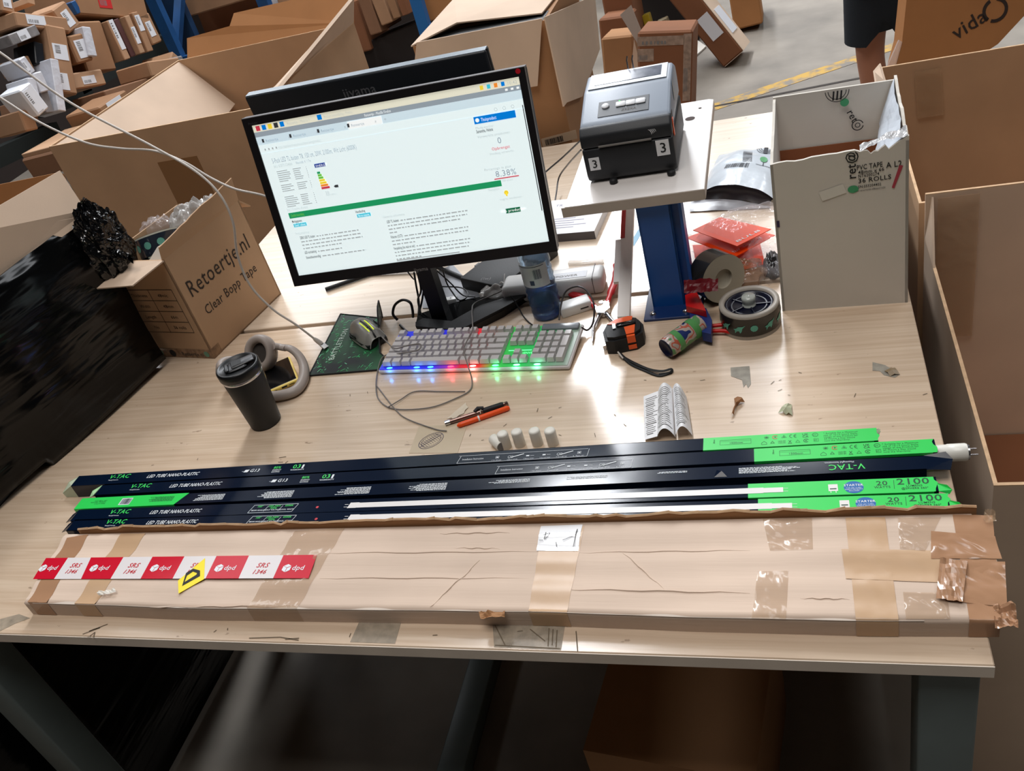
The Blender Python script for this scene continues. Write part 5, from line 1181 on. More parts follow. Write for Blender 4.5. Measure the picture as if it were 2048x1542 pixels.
for x0_, z0_, w_, h_ in ((.010, .026, .021, .026), (W_ - .034, .036, .025, .031)):
    m = MB(); m.box(x0_, x0_ + w_, -.0045, -.0036, z0_, z0_ + h_); s_ = part('number_sticker', m, PAPER, t)
    m = MB(); m.text('3', 0, 0, h_ * .9, M=Matrix.Translation((x0_ + w_ * .25, -.0049, z0_ + h_ * .2)) @ FR, bold=True); part('number_print', m, INK, s_)
m = MB()
for k in range(4): m.text(')', 0, 0, .012 - k * .0015, M=Matrix.Translation((.138 + k * .003, -.0048, .084 + k * .001)) @ FR @ Matrix.Rotation(.5, 4, 'Z'), bold=True)
part('maker_emblem', m, WHITE_T, t)
m = MB(); m.box(W_ - .001, W_ + .0015, .020, .030, .062, .096); part('release_latch', m, ORANGE, t)
m = MB(); m.disc(0, 0, .014, 0, M=Matrix.Translation((W_ + .0008, .11, .12)) @ Euler((0, PI / 2, 0)).to_matrix().to_4x4() @ Matrix.Diagonal((1.5, .7, 1, 1))); part('side_sticker', m, mat('grey_sticker', (160, 164, 166), .4), t)
for x in (.052, W_ - .012):
    m = MB(); m.lathe([(.006, -.004), (.0085, -.001), (.008, .005), (.0, .006)], 12, M=Matrix.Translation((x, -.010, 0))); part('foot', m, BLACKM, t)
for x in (.086, .097):
    m = MB(); m.tube([(x, .19, .12), (x - .002, .20, .165), (x, .203, .172)], .0016, 6); part('label_guide', m, STEEL, t)
# ---------------------------------------------------------------- white box right
wb0 = Vector((-.229, .801, H)); wx = Vector((.223, -.007, 0)); Ww = wx.length
Mw = frame(wb0, wx); WHh = .305; WDp = .262
t = thing('white_box', 'tall open white carton printed 36 ROLLS at the right end of the table', 'box', Mw); I_ = Mw.inverted()
BWN = cardboard('box_inner_brown', (142, 88, 58))
rnd = random.Random(2)
def jag(a, b, n, amp): 
    return [(a[0] + (b[0] - a[0]) * i / n, a[1] + (b[1] - a[1]) * i / n + (rnd.uniform(-amp, amp) if 0 < i < n else 0)) for i in range(n + 1)]
def wall_poly(pts, ax, pos, th, mi=0):
    b = MB(); P_ = [((u, pos, z) if ax == 'y' else (pos, u, z)) for u, z in pts]; b.slab(P_, th, mi, nrm=((0, -1, 0) if ax == 'y' else (-1, 0, 0))); return b
top = jag((0, WHh), (Ww * .62, WHh + .008), 10, .0015) + jag((Ww * .66, WHh + .004), (Ww * .86, WHh - .028 + .03), 8, .008) + [(Ww * .93, WHh + .014), (Ww, WHh + .022)]
b = wall_poly([(0, 0), (Ww, 0)] + top[::-1], 'y', 0, .005); part('front_wall', b, WHITECARD, t)
b = wall_poly([(0, 0), (WDp, 0), (WDp, WHh + .018)] + jag((WDp, WHh + .018), (0, WHh), 12, .003)[1:], 'x', .0, .005); part('left_wall', b, WHITECARD, t)
b = wall_poly([(0, 0), (WDp, 0), (WDp, WHh + .03)] + jag((WDp, WHh + .03), (0, WHh + .014), 12, .006)[1:], 'x', Ww - .005, .005); part('right_wall', b, WHITECARD, t)
b = wall_poly([(0, 0), (Ww, 0), (Ww, WHh + .021), (0, WHh + .021)], 'y', WDp, .005); part('back_wall', b, WHITECARD, t)
m = MB(); m.box(.005, Ww - .005, .005, WDp, .105, .11); part('inner_floor', m, BWN, t)
m = MB(); m.box(.0052, Ww - .0052, WDp - .0065, WDp - .0052, .11, .217); m.box(.0052, .0062, .006, WDp - .006, .11, .19); part('inner_lining', m, BWN, t)
FRM = Matrix.Translation((0, -.0008, 0)) @ FR
def fx(px, py): p = I_ @ V(wb0, (0, 1), px, py); return p.x, p.z
m = MB()
def ft(s, px, py, size, px2, mi=0, bold=True): x, z = fx(px, py); x2, _ = fx(px2, py); m.text(s, x, z, size, 0, mi, M=FRM, wid=abs(x2 - x), bold=bold, rot=.03)
x, z = fx(1712, 355); m.text('ret@', x, z, .022, 0, 0, M=FRM, bold=True, rot=PI / 2)
ft('PVC TAPE', 1713, 338, .013, 1765); ft('48mm x 66', 1716, 346, .009, 1768); ft('NT6200274', 1716, 353, .008, 1758); ft('36 ROLLS', 1716, 364, .012, 1782); ft('SN:055204402', 1716, 374, .007, 1762); ft('www.retourneren.nl/boxes/retail', 1708, 382, .005, 1770, bold=False)
ft('A L2', 1772, 333, .015, 1803)
x, z = fx(1706, 376); m.disc(x, z, .009, 0, 1, M=FRM, ry=.007)
m.rect(0.003, .008, fx(1550, 455)[1], fx(1550, 442)[1], 0, 2, M=FRM)
xa, za = fx(1637, 383); xb, zb_ = fx(1683, 366)
m.add([(xa, -.001, za), (xa + .006, -.001, za - .018), (xb + .008, -.001, zb_ - .017), (xb + .002, -.001, zb_)], [(0, 1, 2, 3)], 3)
x, z = fx(1798, 335); m.add([(x, -.001, z + .008), (x - .012, -.001, z - .032), (x - .008, -.001, z - .034), (x + .006, -.001, z + .006)], [(0, 1, 2, 3)], 4)
x0_, z0_ = fx(1702, 386); x1_, z1_ = fx(1812, 300)
part('box_print', m, [INK, mat('print_green', (70, 160, 110), .5), mat('indigo_ink', (44, 34, 74), .5), mat('worn_label_white', (224, 220, 210), .5), mat('faded_red', (176, 60, 76), .5)], t)
m = MB(); MBk = Matrix.Translation((0, WDp - .0062 - .0006 + .0, 0)) @ FR
def bx_(px, py): p = I_ @ V(wb0 + (Mw.to_3x3() @ Vector((0, WDp - .006, 0))), (0, 1), px, py); return p.x, p.z
x, z = bx_(1674, 180)
for r_ in (.022, .017): m.ring(x, z, r_, .0014, 0, 0, M=MBk, a0=PI, a1=2 * PI)
for k in range(3): m.line((x - .008 + k * .007, z - .018), (x - .006 + k * .007, z), .003, 0, 0, M=MBk)
x, z = bx_(1689, 203); m.disc(x, z, .008, 0, 1, M=MBk)
x, z = bx_(1697, 222); m.text('ret', x - .004, z, .020, 0, 0, M=MBk, bold=True, rot=-1.15)
x, z = bx_(1715, 248); m.ring(x, z, .011, .0018, 0, 0, M=MBk, a0=.3, a1=6.1); m.ring(x, z, .005, .0014, 0, 0, M=MBk)
part('inside_print', m, [INK, mat('print_green', (70, 160, 110), .5)], t)
# torn flap folded in at the right, crumpled tape
FLP = mat('torn_white_flap', (214, 222, 232), .5)
m = MB()
def fl_(u, v): 
    p = Vector((Ww - .008 - .055 * v * (1 - .6 * u), .01 + (WDp - .015) * u, WHh + .016 + .012 * u - .085 * v)); return p + Vector((.004 * noise.noise(p * 30), 0, .004 * noise.noise(p * 25)))
m.grid(fl_, 14, 8, smooth=False); part('folded_flap', m, FLP, t)
m = MB()
def fl2(u, v):
    p = Vector((Ww * (.66 + .33 * u), .002 + .03 * v, WHh + .004 + .018 * u - .004 * v)); return p + Vector((0, .010 * noise.noise(p * 60), .014 * abs(noise.noise(p * 55 + Vector((3, 0, 0))))))
m.grid(fl2, 20, 8, smooth=False); part('crumpled_tape', m, mat('silver_film', (190, 190, 192), .12, bump=.8, bscale=40, bdist=.006, spec=.9), t)
# ---------------------------------------------------------------- mailer bag
def pxs(pts, h): return [T(*p, h) for p in pts]
MLR = mat('mailer_white', (206, 214, 222), .22, bump=.5, bscale=14, bdist=.008, spec=.6)
c = T(1468, 390); t = thing('mailer_bag', 'grey white mailing bag with barcodes lying behind the blister packs', 'mailing bag', at(c.x, c.y, H)); I_ = t.matrix_world.inverted()
A, B, C_, D = [I_ @ T(*p) for p in ((1402, 402), (1552, 415), (1560, 300), (1440, 312))]
def bagf(u, v):
    p = (A * (1 - u) + B * u) * (1 - v) + (D * (1 - u) + C_ * u) * v; e_ = (math.sin(PI * min(1, max(0, u * .96 + .02))) ** .45) * (math.sin(PI * (v * .5 + .5)) ** .5 if v < .999 else 0)
    return Vector((p.x, p.y, .003 + .048 * e_ + .005 * noise.noise(Vector((u * 4, v * 5, 1)))))
m = MB(); m.grid(bagf, 30, 30); part('bag_top', m, MLR, t)
m = MB()
def lowf(u, v):
    k = .82; p = (A * (1 - u) + B * u) + (A - D) * .0; q = p + Vector((-.012 - .012 * (1 - u), -.055 * v * (1 - u * .9), 0)); return Vector((q.x, q.y, .003 + .012 * math.sin(PI * u) * (1 - v) * 1 + .002 * noise.noise(Vector((u * 5, v * 5, 1)))))
m.grid(lowf, 20, 6); part('bag_bottom', m, mat('mailer_inside_grey', (148, 148, 154), .3, bump=.4, bscale=16, bdist=.006), t)
m = MB(); m.grid(lambda u, v: bagf(u, 0) * (1 - v) + Vector((lowf(u, .0).x, lowf(u, 0).y + .002, .010 + .004 * math.sin(u * 20))) * v + Vector((0, .012 * math.sin(PI * v), 0)), 24, 4); part('bag_opening', m, mat('bag_dark_inside', (34, 28, 34), .4), t)
m = MB()
def onbag(px, py, h=.05):
    p = I_ @ T(px, py, h)
    return p
def barc(p0, p1, p2, n, mi, rv):
    """bars from corner p0 along to p1, bars extend towards p2 (bag uv)"""
    x = 0
    while x < 1:
        l = rv.uniform(.012, .05)
        def q(a, b): u = p0[0] + (p1[0] - p0[0]) * a + (p2[0] - p0[0]) * b; v = p0[1] + (p1[1] - p0[1]) * a + (p2[1] - p0[1]) * b; return bagf(u, v) + Vector((0, 0, .0012))
        m.grid(lambda a, b: q(x + (min(x + l, 1) - x) * a, b), 1, 3, mi); x += l + rv.uniform(.012, .04)
rv = random.Random(5)
barc((.27, .34), (.62, .34), (.27, .48), 20, 0, rv)
barc((.50, .52), (.46, .80), (.64, .52), 20, 0, rv)
def bd(u0, v0, r, mi, seg=14, ru=1.): m.add([bagf(u0 + r * ru * math.cos(a), v0 + r * math.sin(a)) + Vector((0, 0, .0016)) for a in [2 * PI * k / seg for k in range(seg)]], [tuple(range(seg))], mi)
def bring(u0, v0, r, w__, mi, a0, a1, seg=16):
    m.grid(lambda a, b: bagf(u0 + (r - w__ * b) * math.cos(a0 + (a1 - a0) * a), v0 + (r - w__ * b) * math.sin(a0 + (a1 - a0) * a)) + Vector((0, 0, .0016)), seg, 1, mi)
bd(.80, .60, .055, 1); m.grid(lambda a, b: bagf(.795 + .012 * a, .47 + .09 * b) + Vector((0, 0, .0012)), 1, 2, 0); m.grid(lambda a, b: bagf(.70 + .2 * a, .465 + .008 * b) + Vector((0, 0, .0012)), 6, 1, 0)
for r_ in (.15, .12, .09): bring(.80, .90, r_, .010, 0, PI, 2 * PI)
m.grid(lambda a, b: bagf(.77 + .06 * a, .76 + .2 * b) + Vector((0, 0, .0018)), 2, 3, 0)
part('bag_print', m, [mat('bag_ink', (46, 48, 56), .5), mat('bag_green', (92, 160, 110), .5)], t)
# clear bags and blister packs
BLC = mat('blister_clear', (226, 220, 224), .07, alpha=.16, bump=.8, bscale=30, bdist=.006, spec=1.)
def blister(pts, h, th, label, txt, bl, seed, inner=None, grp='orange carded packs heaped by the white box'):
    P_ = [T(p[0], p[1], h) for p in pts]; c = sum(P_, Vector()) / 4; xa_ = (P_[1] - P_[0]); M_ = frame(c, xa_); J = M_.inverted()
    t = thing('blister_pack', label, 'blister pack', M_, grp); m = MB(); m.slab([J @ p for p in P_], th, nrm=(0, 0, 1)); part('backing_card', m, ORANGE_C, t)
    Q = [J @ p for p in P_]; cc = sum(Q, Vector()) / 4; m = MB()
    R_ = [cc + (q - cc) * .72 + Vector(bl) for q in Q]
    b0_, b1_ = [q + Vector((0, 0, .0005)) for q in R_], [cc + Vector(bl) + (q - cc - Vector(bl)) * .84 + Vector((0, 0, .016)) for q in R_]
    m.add(b0_ + b1_, [(4, 5, 6, 7), (0, 1, 5, 4), (1, 2, 6, 5), (2, 3, 7, 6), (3, 0, 4, 7)], 0); part('blister_shell', m, BLC, t)
    m = MB(); e_ = (Q[1] - Q[0]).normalized(); rt = math.atan2(e_.y, e_.x); s0 = Q[0] * .92 + Q[3] * .08
    m.text(txt, s0.x + e_.x * .01, s0.y + e_.y * .01, .011, .0008, rot=rt, bold=True, wid=(Q[1] - Q[0]).length * .7); part('pack_print', m, WHITE_T, t)
    return t
blister([(1398, 560), (1530, 528), (1520, 486), (1385, 490)], .012, .0015, 'lowest orange pack, its bright strips showing through the clear bag', 'DRAAD-LOOS', (0, 0, 0), 1)
blister([(1469, 514), (1550, 470), (1452, 446), (1372, 475)], .038, .0015, 'second orange pack from the top, a diamond with its corner towards the tape roll', 'TRAP - HARD STICKS', (-.005, .0, 0), 2)
blister([(1474, 492), (1542, 458), (1440, 434), (1386, 460)], .058, .0015, 'topmost orange pack of the heap under clear plastic', 'BULB', (0, 0, 0), 3)
p = T(1375, 520); bag('clear_bag', (p.x + .01, p.y + .02), .045, .075, .03, .2, BLC, 'clear bag spreading left of the orange packs', 'plastic bag', 11)
p = T(1530, 545); bag('clear_bag', (p.x, p.y + .05), .05, .10, .055, .3, BLC, 'clear bag pressed against the white box', 'plastic bag', 17)
p = T(1510, 440); bag('clear_bag', (p.x, p.y), .085, .045, .03, -.1, BLC, 'clear bag between the mailing bag and the orange packs', 'plastic bag', 23)
p = T(1470, 590); bag('clear_bag', (p.x + .0, p.y + .06), .06, .05, .04, 0, mat('brown_tint_film', (150, 110, 80), .1, alpha=.5, bump=.6, bscale=30, bdist=.006, spec=1.), 'brownish clear wrap just behind the flat tape roll', 'plastic bag', 31)
p = T(1545, 560, .0); bag('black_film_scrap', (p.x, p.y + .03), .018, .03, .045, 0, mat('black_film_bit', (12, 12, 16), .15, bump=.8, bscale=30, bdist=.006), 'shiny black film scrap at the foot of the white box', 'scrap', 37, n=10)
# ---------------------------------------------------------------- open tape carton on the left
A0 = Vector((-1.541, .806, H)); 
Mr = frame(A0, Vector((-.198, .035, 0)).normalized() * -1)       # x to the right: box spans x -.2..0, y 0..-.285 behind
t = thing('tape_carton', 'open brown carton printed Retoertje.nl, tape rolls inside, left of the monitor', 'box', Mr); I_ = Mr.inverted()
bw, bd_, bh = .205, .288, .272
m = MB()
for q in ((-bw, 0, 0, .004, 0, bh), (-bw, 0, bd_ - .004, bd_, 0, bh), (-bw, -bw + .004, 0, bd_, 0, bh), (-.004, 0, 0, bd_, 0, bh), (-bw, 0, 0, bd_, 0, .004)): m.box(*q)
part('carton_body', m, KRAFT, t)
m = MB(); m.slab([(-bw - .002, 0, bh), (0.002, 0, bh), (-.020, -.088, bh - .010), (-bw - .022, -.096, bh - .018)], .003, nrm=(0, 0, 1)); part('front_flap', m, KRAFT_L, t)
rnd = random.Random(4); P_ = [(0, 0.0, bh), (0, bd_, bh)] + [(.010, bd_ - bd_ * k / 14, bh + .060 - .026 * k / 14 + rnd.uniform(-.002, .002)) for k in range(15)]
m = MB(); m.slab(P_, .003, nrm=(1, 0, 0)); part('right_flap', m, KRAFT, t)
m = MB(); m.slab([(-bw, bd_, bh), (0, bd_, bh), (.0, bd_ + .03, bh - .03), (-bw, bd_ + .03, bh - .03)], .003, nrm=(0, 1, 0)); part('back_flap', m, KRAFT, t)
BRI = mat('brown_print', (46, 34, 28), .7)
RS = Matrix.Translation((.0006, 0, 0)) @ Matrix(((0, 0, 1, 0), (1, 0, 0, 0), (0, 1, 0, 0), (0, 0, 0, 1)))
m = MB(); m.text('Retoertje.nl', .022, .158, .058, M=RS, wid=.235); m.text('Clear Bopp Tape', .040, .098, .034, M=RS, wid=.205)
FB = Matrix.Translation((0, -.0006, 0)) @ FR
gx0, gx1, gz0, gz1 = -.175, -.022, .075, .195
for k in range(5): z_ = gz0 + (gz1 - gz0) * k / 4; m.line((gx0, z_), (gx1, z_), .0014, M=FB)
for x in (gx0, (gx0 + gx1) / 2, gx1): m.line((x, gz0), (x, gz1), .0014, M=FB)
for k, (a, b) in enumerate((('No', '36 rolls'), ('Length', '66m'), ('Width', '48mm'), ('Thickness', '48mic'))):
    z_ = gz0 + .010 + k * .03; m.text(a, gx0 + .038, z_, .0125, M=FB, center=True); m.text(b, gx0 + .115, z_, .0125, M=FB, center=True)
part('carton_print', m, BRI, t)
m = MB(); m.box(-bw, .001, -.0012, 0.0, .0005, .026); m.box(0, .0012, -.001, .03, .0005, .026); tp_ = part('printed_tape', m, mat('patterned_tape', (108, 82, 62), .2, col2=(160, 126, 96), vscale=60), t)
m = MB(); m.text('Retoertje.nl', -.10, .006, .016, M=Matrix.Translation((0, -.0014, 0)) @ FR, bold=True, wid=.07)
for x in (-.17, -.018): m.disc(x, .013, .008, 0, 1, M=Matrix.Translation((0, -.0016, 0)) @ FR)
m.disc(-.13, .013, .010, 0, 0, M=Matrix.Translation((0, -.0016, 0)) @ FR)
part('tape_lettering', m, [INK, mat('teal_print', (96, 140, 116), .5)], tp_)
# rolls inside
def roll(name, M_, label, grp, R_=.052, h_=.048):
    t = thing(name, label, 'tape roll', M_, grp); m = MB(); m.lathe([(R_ - .0005, 0), (R_, .004), (R_, h_ - .004), (R_ - .0005, h_)], 40, caps=False); part('printed_tape', m, mat('tape_navy', (34, 42, 54), .15, spec=.8), t)
    m = MB(); m.lathe([(.036, h_), (R_ - .0005, h_)], 40, caps=False); m.lathe([(.036, h_), (.036, 0)], 40, caps=False); m.lathe([(R_, h_ - .004), (R_, h_ - .0005)], 40, caps=False); part('roll_side', m, mat('roll_side_pale', (190, 192, 180), .4), t)
    m = MB()
    for k in range(10): a = k * PI / 5; m.add([((R_ + .0006) * math.cos(a + .009 * math.cos(q) / R_), (R_ + .0006) * math.sin(a + .009 * math.cos(q) / R_), h_ / 2 + .009 * math.sin(q)) for q in [2 * PI * i / 10 for i in range(10)]], [tuple(range(10))])
    part('tape_print', m, mat('teal_dots', (96, 160, 146), .4), t); return t
o = Mr @ Vector((-.118, .105, .232)); roll('tape_roll', at(o.x, o.y, o.z, .5, rx=-.42, ry=.0), 'upper navy printed tape roll standing in the open carton', 'tape rolls in the open carton')
o = Mr @ Vector((-.128, .080, .182)); roll('tape_roll', at(o.x, o.y, o.z, .9, rx=-.30, ry=.0), 'lower navy printed tape roll inside the open carton', 'tape rolls in the open carton')
m = MB(); m.slab([Mr @ Vector(v) for v in ((-.10, .006, .235), (-.008, .006, .250), (-.008, .075, .296), (-.045, .04, .285))], .001, nrm=(0, -1, 1)); solo('white_liner', m, WHITECARD, 'pale paper liner tucked in the open carton beside the rolls', 'paper')
o = Mr @ Vector((-.09, .220, .215)); bag('clear_bag', (o.x, o.y, o.z), .080, .062, .10, .3, mat('silvery_film', (200, 198, 196), .08, alpha=.55, bump=1., bscale=24, bdist=.01, spec=1.), 'silvery clear film puffing out of the open carton', 'plastic bag', 41)
o = Mr @ Vector((-.20, .19, .245)); bag('clear_bag', (o.x, o.y, o.z), .045, .035, .04, .3, mat('thin_film', (210, 200, 200), .06, alpha=.22, bump=1., bscale=24, bdist=.01, spec=1.), 'thin film wisp over the left rim of the open carton', 'plastic bag', 43, n=14)
# ---------------------------------------------------------------- wrapped pallet load at the left of the tables
t = thing('wrapped_load', 'tall load wrapped in black stretch film left of the packing table', 'pallet load', at(-1.95, .4, 0)); I_ = t.matrix_world.inverted()
# long wall following the table edge
def face(s, z):
    """s along the wall (0 far .. 1 near), z above floor"""
    A = Vector((-1.668, .80)); B = Vector((-1.845, .02)) 
    p = A.lerp(B, s); 
    if z < H - .03: p = p.lerp(Vector((-1.83, p.y)), 1) if p.x > -1.83 else p
    return p
TOPZ = H + .40
m = MB(); ns, nz = 150, 70
def wall(u, v):
    s_ = -.02 + 1.5 * u; z = .02 + (TOPZ - .02 - .045 * u) * v
    A = Vector((-1.668, .79)); B = Vector((-1.795, .25)); p = A + (B - A) * s_ * 1.02
    x, y = p.x, p.y
    if z < H + .002: x = min(x, -1.815)
    else:
        bul = .016 * noise.noise(Vector((y * 3, z * 4, 1))) + .005 * noise.noise(Vector((y * 12 + z * 14, z * 6 - y * 5, 5))) * max(0, (z - H) / .4) + .006 * abs(noise.noise(Vector((y * 5, z * 34, 9)))) * max(0, (z - H) / .4) ** 1.5
        x += min(bul, .02) - .004
    rr = max(0, (v - .93) / .07); x -= .03 * rr * rr
    return Vector((x, y, z))
m.grid(wall, ns, nz); 
# top rim and far end
m.grid(lambda u, v: wall(u, 1) + Vector((-.05 * v, 0, -.01 * v)), ns, 2)
def farend(u, v): p = wall(0, v); return p + Vector((-.55 * u, -.03 * math.sin(u * PI) + .004 * noise.noise(Vector((u * 30, v * 30, 2))), .0))
m.grid(farend, 30, nz)
m.v = [tuple(I_ @ Vector(v)) for v in m.v]; part('stretch_film', m, FILM, t)
def clump(u, v):
    th = 2 * PI * u; ph = PI * v; r = 1.05 + .24 * noise.noise(Vector((math.cos(th) * 3.4, math.sin(th) * 3.4, v * 9))) + .10 * noise.noise(Vector((math.cos(th) * 11, math.sin(th) * 11, v * 26))) 
    return Vector((-1.672 + .042 * r * math.sin(ph) * math.cos(th), .815 + .055 * r * math.sin(ph) * math.sin(th), H + .325 + .092 * r * math.cos(ph)))
m = MB(); m.grid(clump, 60, 48, smooth=False)
def tail(u, v):
    a = 2 * PI * v; x = -1.655 + .068 * u; return Vector((x, .80 - .03 * u + .010 * math.cos(a) * (1 - .3 * u), H + .315 - .012 * u + .010 * math.sin(a) + .006 * noise.noise(Vector((u * 20, v * 6, 1)))))
m.grid(tail, 14, 8, smooth=False)
m.v = [tuple(I_ @ Vector(v)) for v in m.v]; part('bunched_film', m, mat('black_film_bunched', (10, 11, 13), .12, bump=.9, bscale=30, bdist=.01, spec=.8), t)
# card sleeve inside with raised flap
r0, r1 = V((-1.69, .8, 0), (1, -.23), 187, 428), None
W0 = wall(0.0, 1); W1 = wall(1, 1)
m = MB(); 
fA, fB = Vector((-1.685, .835, TOPZ - .01)), Vector((-1.92, -.05, TOPZ - .06))
kA = V(fA, (1, -.1, .55), 172, 420); kB = V(fA, (1, -.1, .55), 120, 341); kC = V(fA, (1, -.1, .55), -120, 480); 
m.slab([fA, kA, kB, kC, fB], .005, nrm=(1, 0, .6)); m.v = [tuple(I_ @ Vector(v)) for v in m.v]; part('raised_flap', m, KRAFT_L, t)
m = MB(); kD = [V((-2.25, 1.0, 0), (1, -.25), *p) for p in ((-80, 385), (118, 345), (128, 348), (150, 400), (40, 480), (-80, 560))]
m.slab(kD, .006, nrm=(1, 0, 0)); m.v = [tuple(I_ @ Vector(v)) for v in m.v]; part('inner_flap', m, KRAFT_O, t)
m = MB(); m.box(-2.6, -1.93, -.3, .80, .02, H + .32); m.v = [tuple(I_ @ Vector(v)) for v in m.v]; part('inner_carton', m, KRAFT_D, t)
# ---------------------------------------------------------------- large open cartons
def open_carton(name, label, M_, w_, d_, h_, ma, mi, walls=None, th=.006, parts_=True):
    """hollow box: x 0..w, y 0..d, z 0..h, each wall a part"""
    t = thing(name, label, 'box', M_)
    hh_ = {'front': h_, 'back': h_, 'left': h_, 'right': h_}; hh_.update(walls or {})
    for nm, q in (('front', (0, w_, 0, th)), ('back', (0, w_, d_ - th, d_)), ('left', (0, th, th, d_ - th)), ('right', (w_ - th, w_, th, d_ - th))):
        m = MB(); m.box(q[0], q[1], q[2], q[3], .0, hh_[nm] - .002); m.box(q[0], q[1], q[2], q[3], hh_[nm] - .002, hh_[nm], 1); part(nm + '_wall', m, [ma, CUT], t)
    m = MB(); m.box(th, w_ - th, th, d_ - th, 0.0, th); part('bottom', m, mi, t); return t
# right, nearest
tE = open_carton('open_carton', 'deep open brown carton standing right beside the end of the packing table', Matrix.Translation((.062, .35, 0)), .75, .76, H - .045, KRAFT_L, KRAFT_D, {'back': H + .058})
m = MB(); m.slab([(0, .76, H - .045), (0, .63, H - .045), (.012, .76, H + .055)], .004, nrm=(-1, 0, 0)); part('corner_fold', m, KRAFT_L, tE)
m = MB(); m.slab([(.022, .745, H - .3), (.10, .745, H - .3), (.10, .745, H + .05), (.022, .745, H + .05)], .0006, nrm=(0, -1, 0)); part('clear_tape', m, TAPE_C, tE)
m = MB(); m.box(.0061, .744, .0065, .748, .006, .30); part('inner_floor', m, KRAFT_R, tE)
tD = open_carton('open_carton', 'big open brown carton behind the white box, its tall inside wall in view', Matrix.Translation((.058, 1.17, 0)), .85, .86, H + .005, KRAFT, KRAFT_D)
m = MB(); m.slab([(.09, .845, H - .02), (.16, .845, H - .02), (.17, .845, H - .16), (.10, .845, H - .16)], .0006, nrm=(0, -1, 0)); part('clear_tape', m, TAPE_C, tD)
m = MB(); m.slab([(-.02, .84, H + .004), (-.001, .85, H + .02), (-.001, .70, H + .02), (-.02, .70, H - .04)], .003, nrm=(-1, 0, 0)); part('corner_fold', m, KRAFT_L, tD)
# leaning furniture box behind them
t = thing('furniture_box', 'large brown box with dark lettering vida, tipped up behind the open cartons', 'box', Matrix.Translation((.6, 2.85, 0)))
fo = Vector((.6, 2.85, 0)); fn_ = Vector((.10, -1, .25)).normalized()
FQ = lambda px, py, k=0.: V(Vector((.6, 2.85, .6)), fn_, px, py) + fn_ * k - fo
m = MB(); m.slab([FQ(*p) for p in ((1786, 150), (1804, 84), (1812, 10), (1822, -90), (2200, -230), (2230, -60), (2048, 32), (1996, 88), (1900, 150))], .14, nrm=fn_); part('carton_body', m, KRAFT_O, t)
m = MB(); m.slab([FQ(*p, .004) for p in ((1774, 135), (1786, 150), (1804, 84), (1798, 80))], .02, nrm=fn_); part('film_edge', m, CLEAR, t)
tx = (FQ(1975, 36) - FQ(1912, 76)); LM = frame(FQ(1912, 80, .002), tx, fn_)
m = MB(); sz = tx.length / 2.05; m.text('vida', 0, 0, sz * 1.25, M=LM, bold=True)
c_ = LM.inverted() @ FQ(1990, 20, .002); m.ring(c_.x, c_.y, sz * .75, sz * .2, M=LM, a0=-2.4, a1=1.0); m.ring(c_.x, c_.y, sz * .75, sz * .2, M=LM, a0=1.6, a1=3.6)
part('box_lettering', m, BRI, t)
m = MB(); m.box(.35, 1.3, 2.45, 2.62, 0, .55, bev=.01); solo('wrapped_parcel', m, mat('grey_film_parcel', (120, 112, 110), .2, bump=.8, bscale=8, bdist=.02), 'film covered parcel between the big carton and the furniture box', 'parcel')
# pale carton behind the rear table
x0_, x1_ = -1.262, -.842
t = thing('flap_carton', 'big carton with pale drooping flaps behind the rear table, right of the monitors', 'box', Matrix.Translation((x0_, 1.90, 0)))
m = MB(); hB = H + .350
m.box(0, x1_ - x0_, 0, .50, 0, hB - .004); part('carton_body', m, KRAFT_D, t)
J = Matrix.Translation((-x0_, -1.9, 0))
L2 = lambda px, py, y=1.885: J @ V((0, y, 0), (0, 1), px, py)
m = MB(); m.slab([L2(833, 85), L2(1084, 37), L2(1075, 172), L2(820, 215)], .004, nrm=(0, -1, 0)); part('front_flap', m, KRAFT_L, t)
RX = lambda px, py: J @ V((x1_ + .012, 0, 0), (1, 0), px, py)
m = MB(); m.slab([RX(1090, 34), RX(1128, 213), RX(1200, 98), RX(1190, -10)], .004, nrm=(1, 0, 0)); part('side_flap', m, KRAFT_L, t)
m = MB(); m.slab([RX(1128, 213), RX(1134, 205), RX(1165, 193), RX(1200, 98)], .004, nrm=(1, 0, 0)); part('lower_flap', m, KRAFT_L, t)
w__ = x1_ - x0_; hB2 = .35 + H
m = MB(); m.slab([(-.005, 0.0, hB), (.16, .06, hB + .012), (w__ - .02, .04, hB + .004), (w__ + .004, .0, hB), (w__ + .004, .5, hB), (-.005, .5, hB)][0:1] + [(.13, .075, hB + .022), (w__ - .02, .05, hB + .006), (w__ + .004, .5, hB + .004), (-.005, .5, hB + .004)], .004, nrm=(0, 0, 1)); part('top_flap', m, KRAFT_L, t)
m = MB(); m.box(.01, w__ - .01, .002, .10, hB - .004, hB - .003); part('gap_shade_strip', m, BLACKM, t)  # black strip paints the shade inside the slit between the flaps
m = MB(); p0, p1 = L2(1086, 295, 1.898), L2(1155, 277, 1.898); m.slab([p0, p1, p1 + Vector((0, 0, .028)), p0 + Vector((0, 0, .028))], .001, nrm=(0, -1, 0)); lb_ = part('barcode_label', m, mat('label_tan', (186, 160, 134), .5), t)
m = MB(); rv = random.Random(3); x = .1
while x < .62: l = rv.uniform(.01, .03); m.slab([p0.lerp(p1, x) + Vector((0, -.001, .004)), p0.lerp(p1, x + l) + Vector((0, -.001, .004)), p0.lerp(p1, x + l) + Vector((0, -.001, .022)), p0.lerp(p1, x) + Vector((0, -.001, .022))], .0004, nrm=(0, -1, 0)); x += l + rv.uniform(.008, .02)
part('barcode', m, INK, lb_)
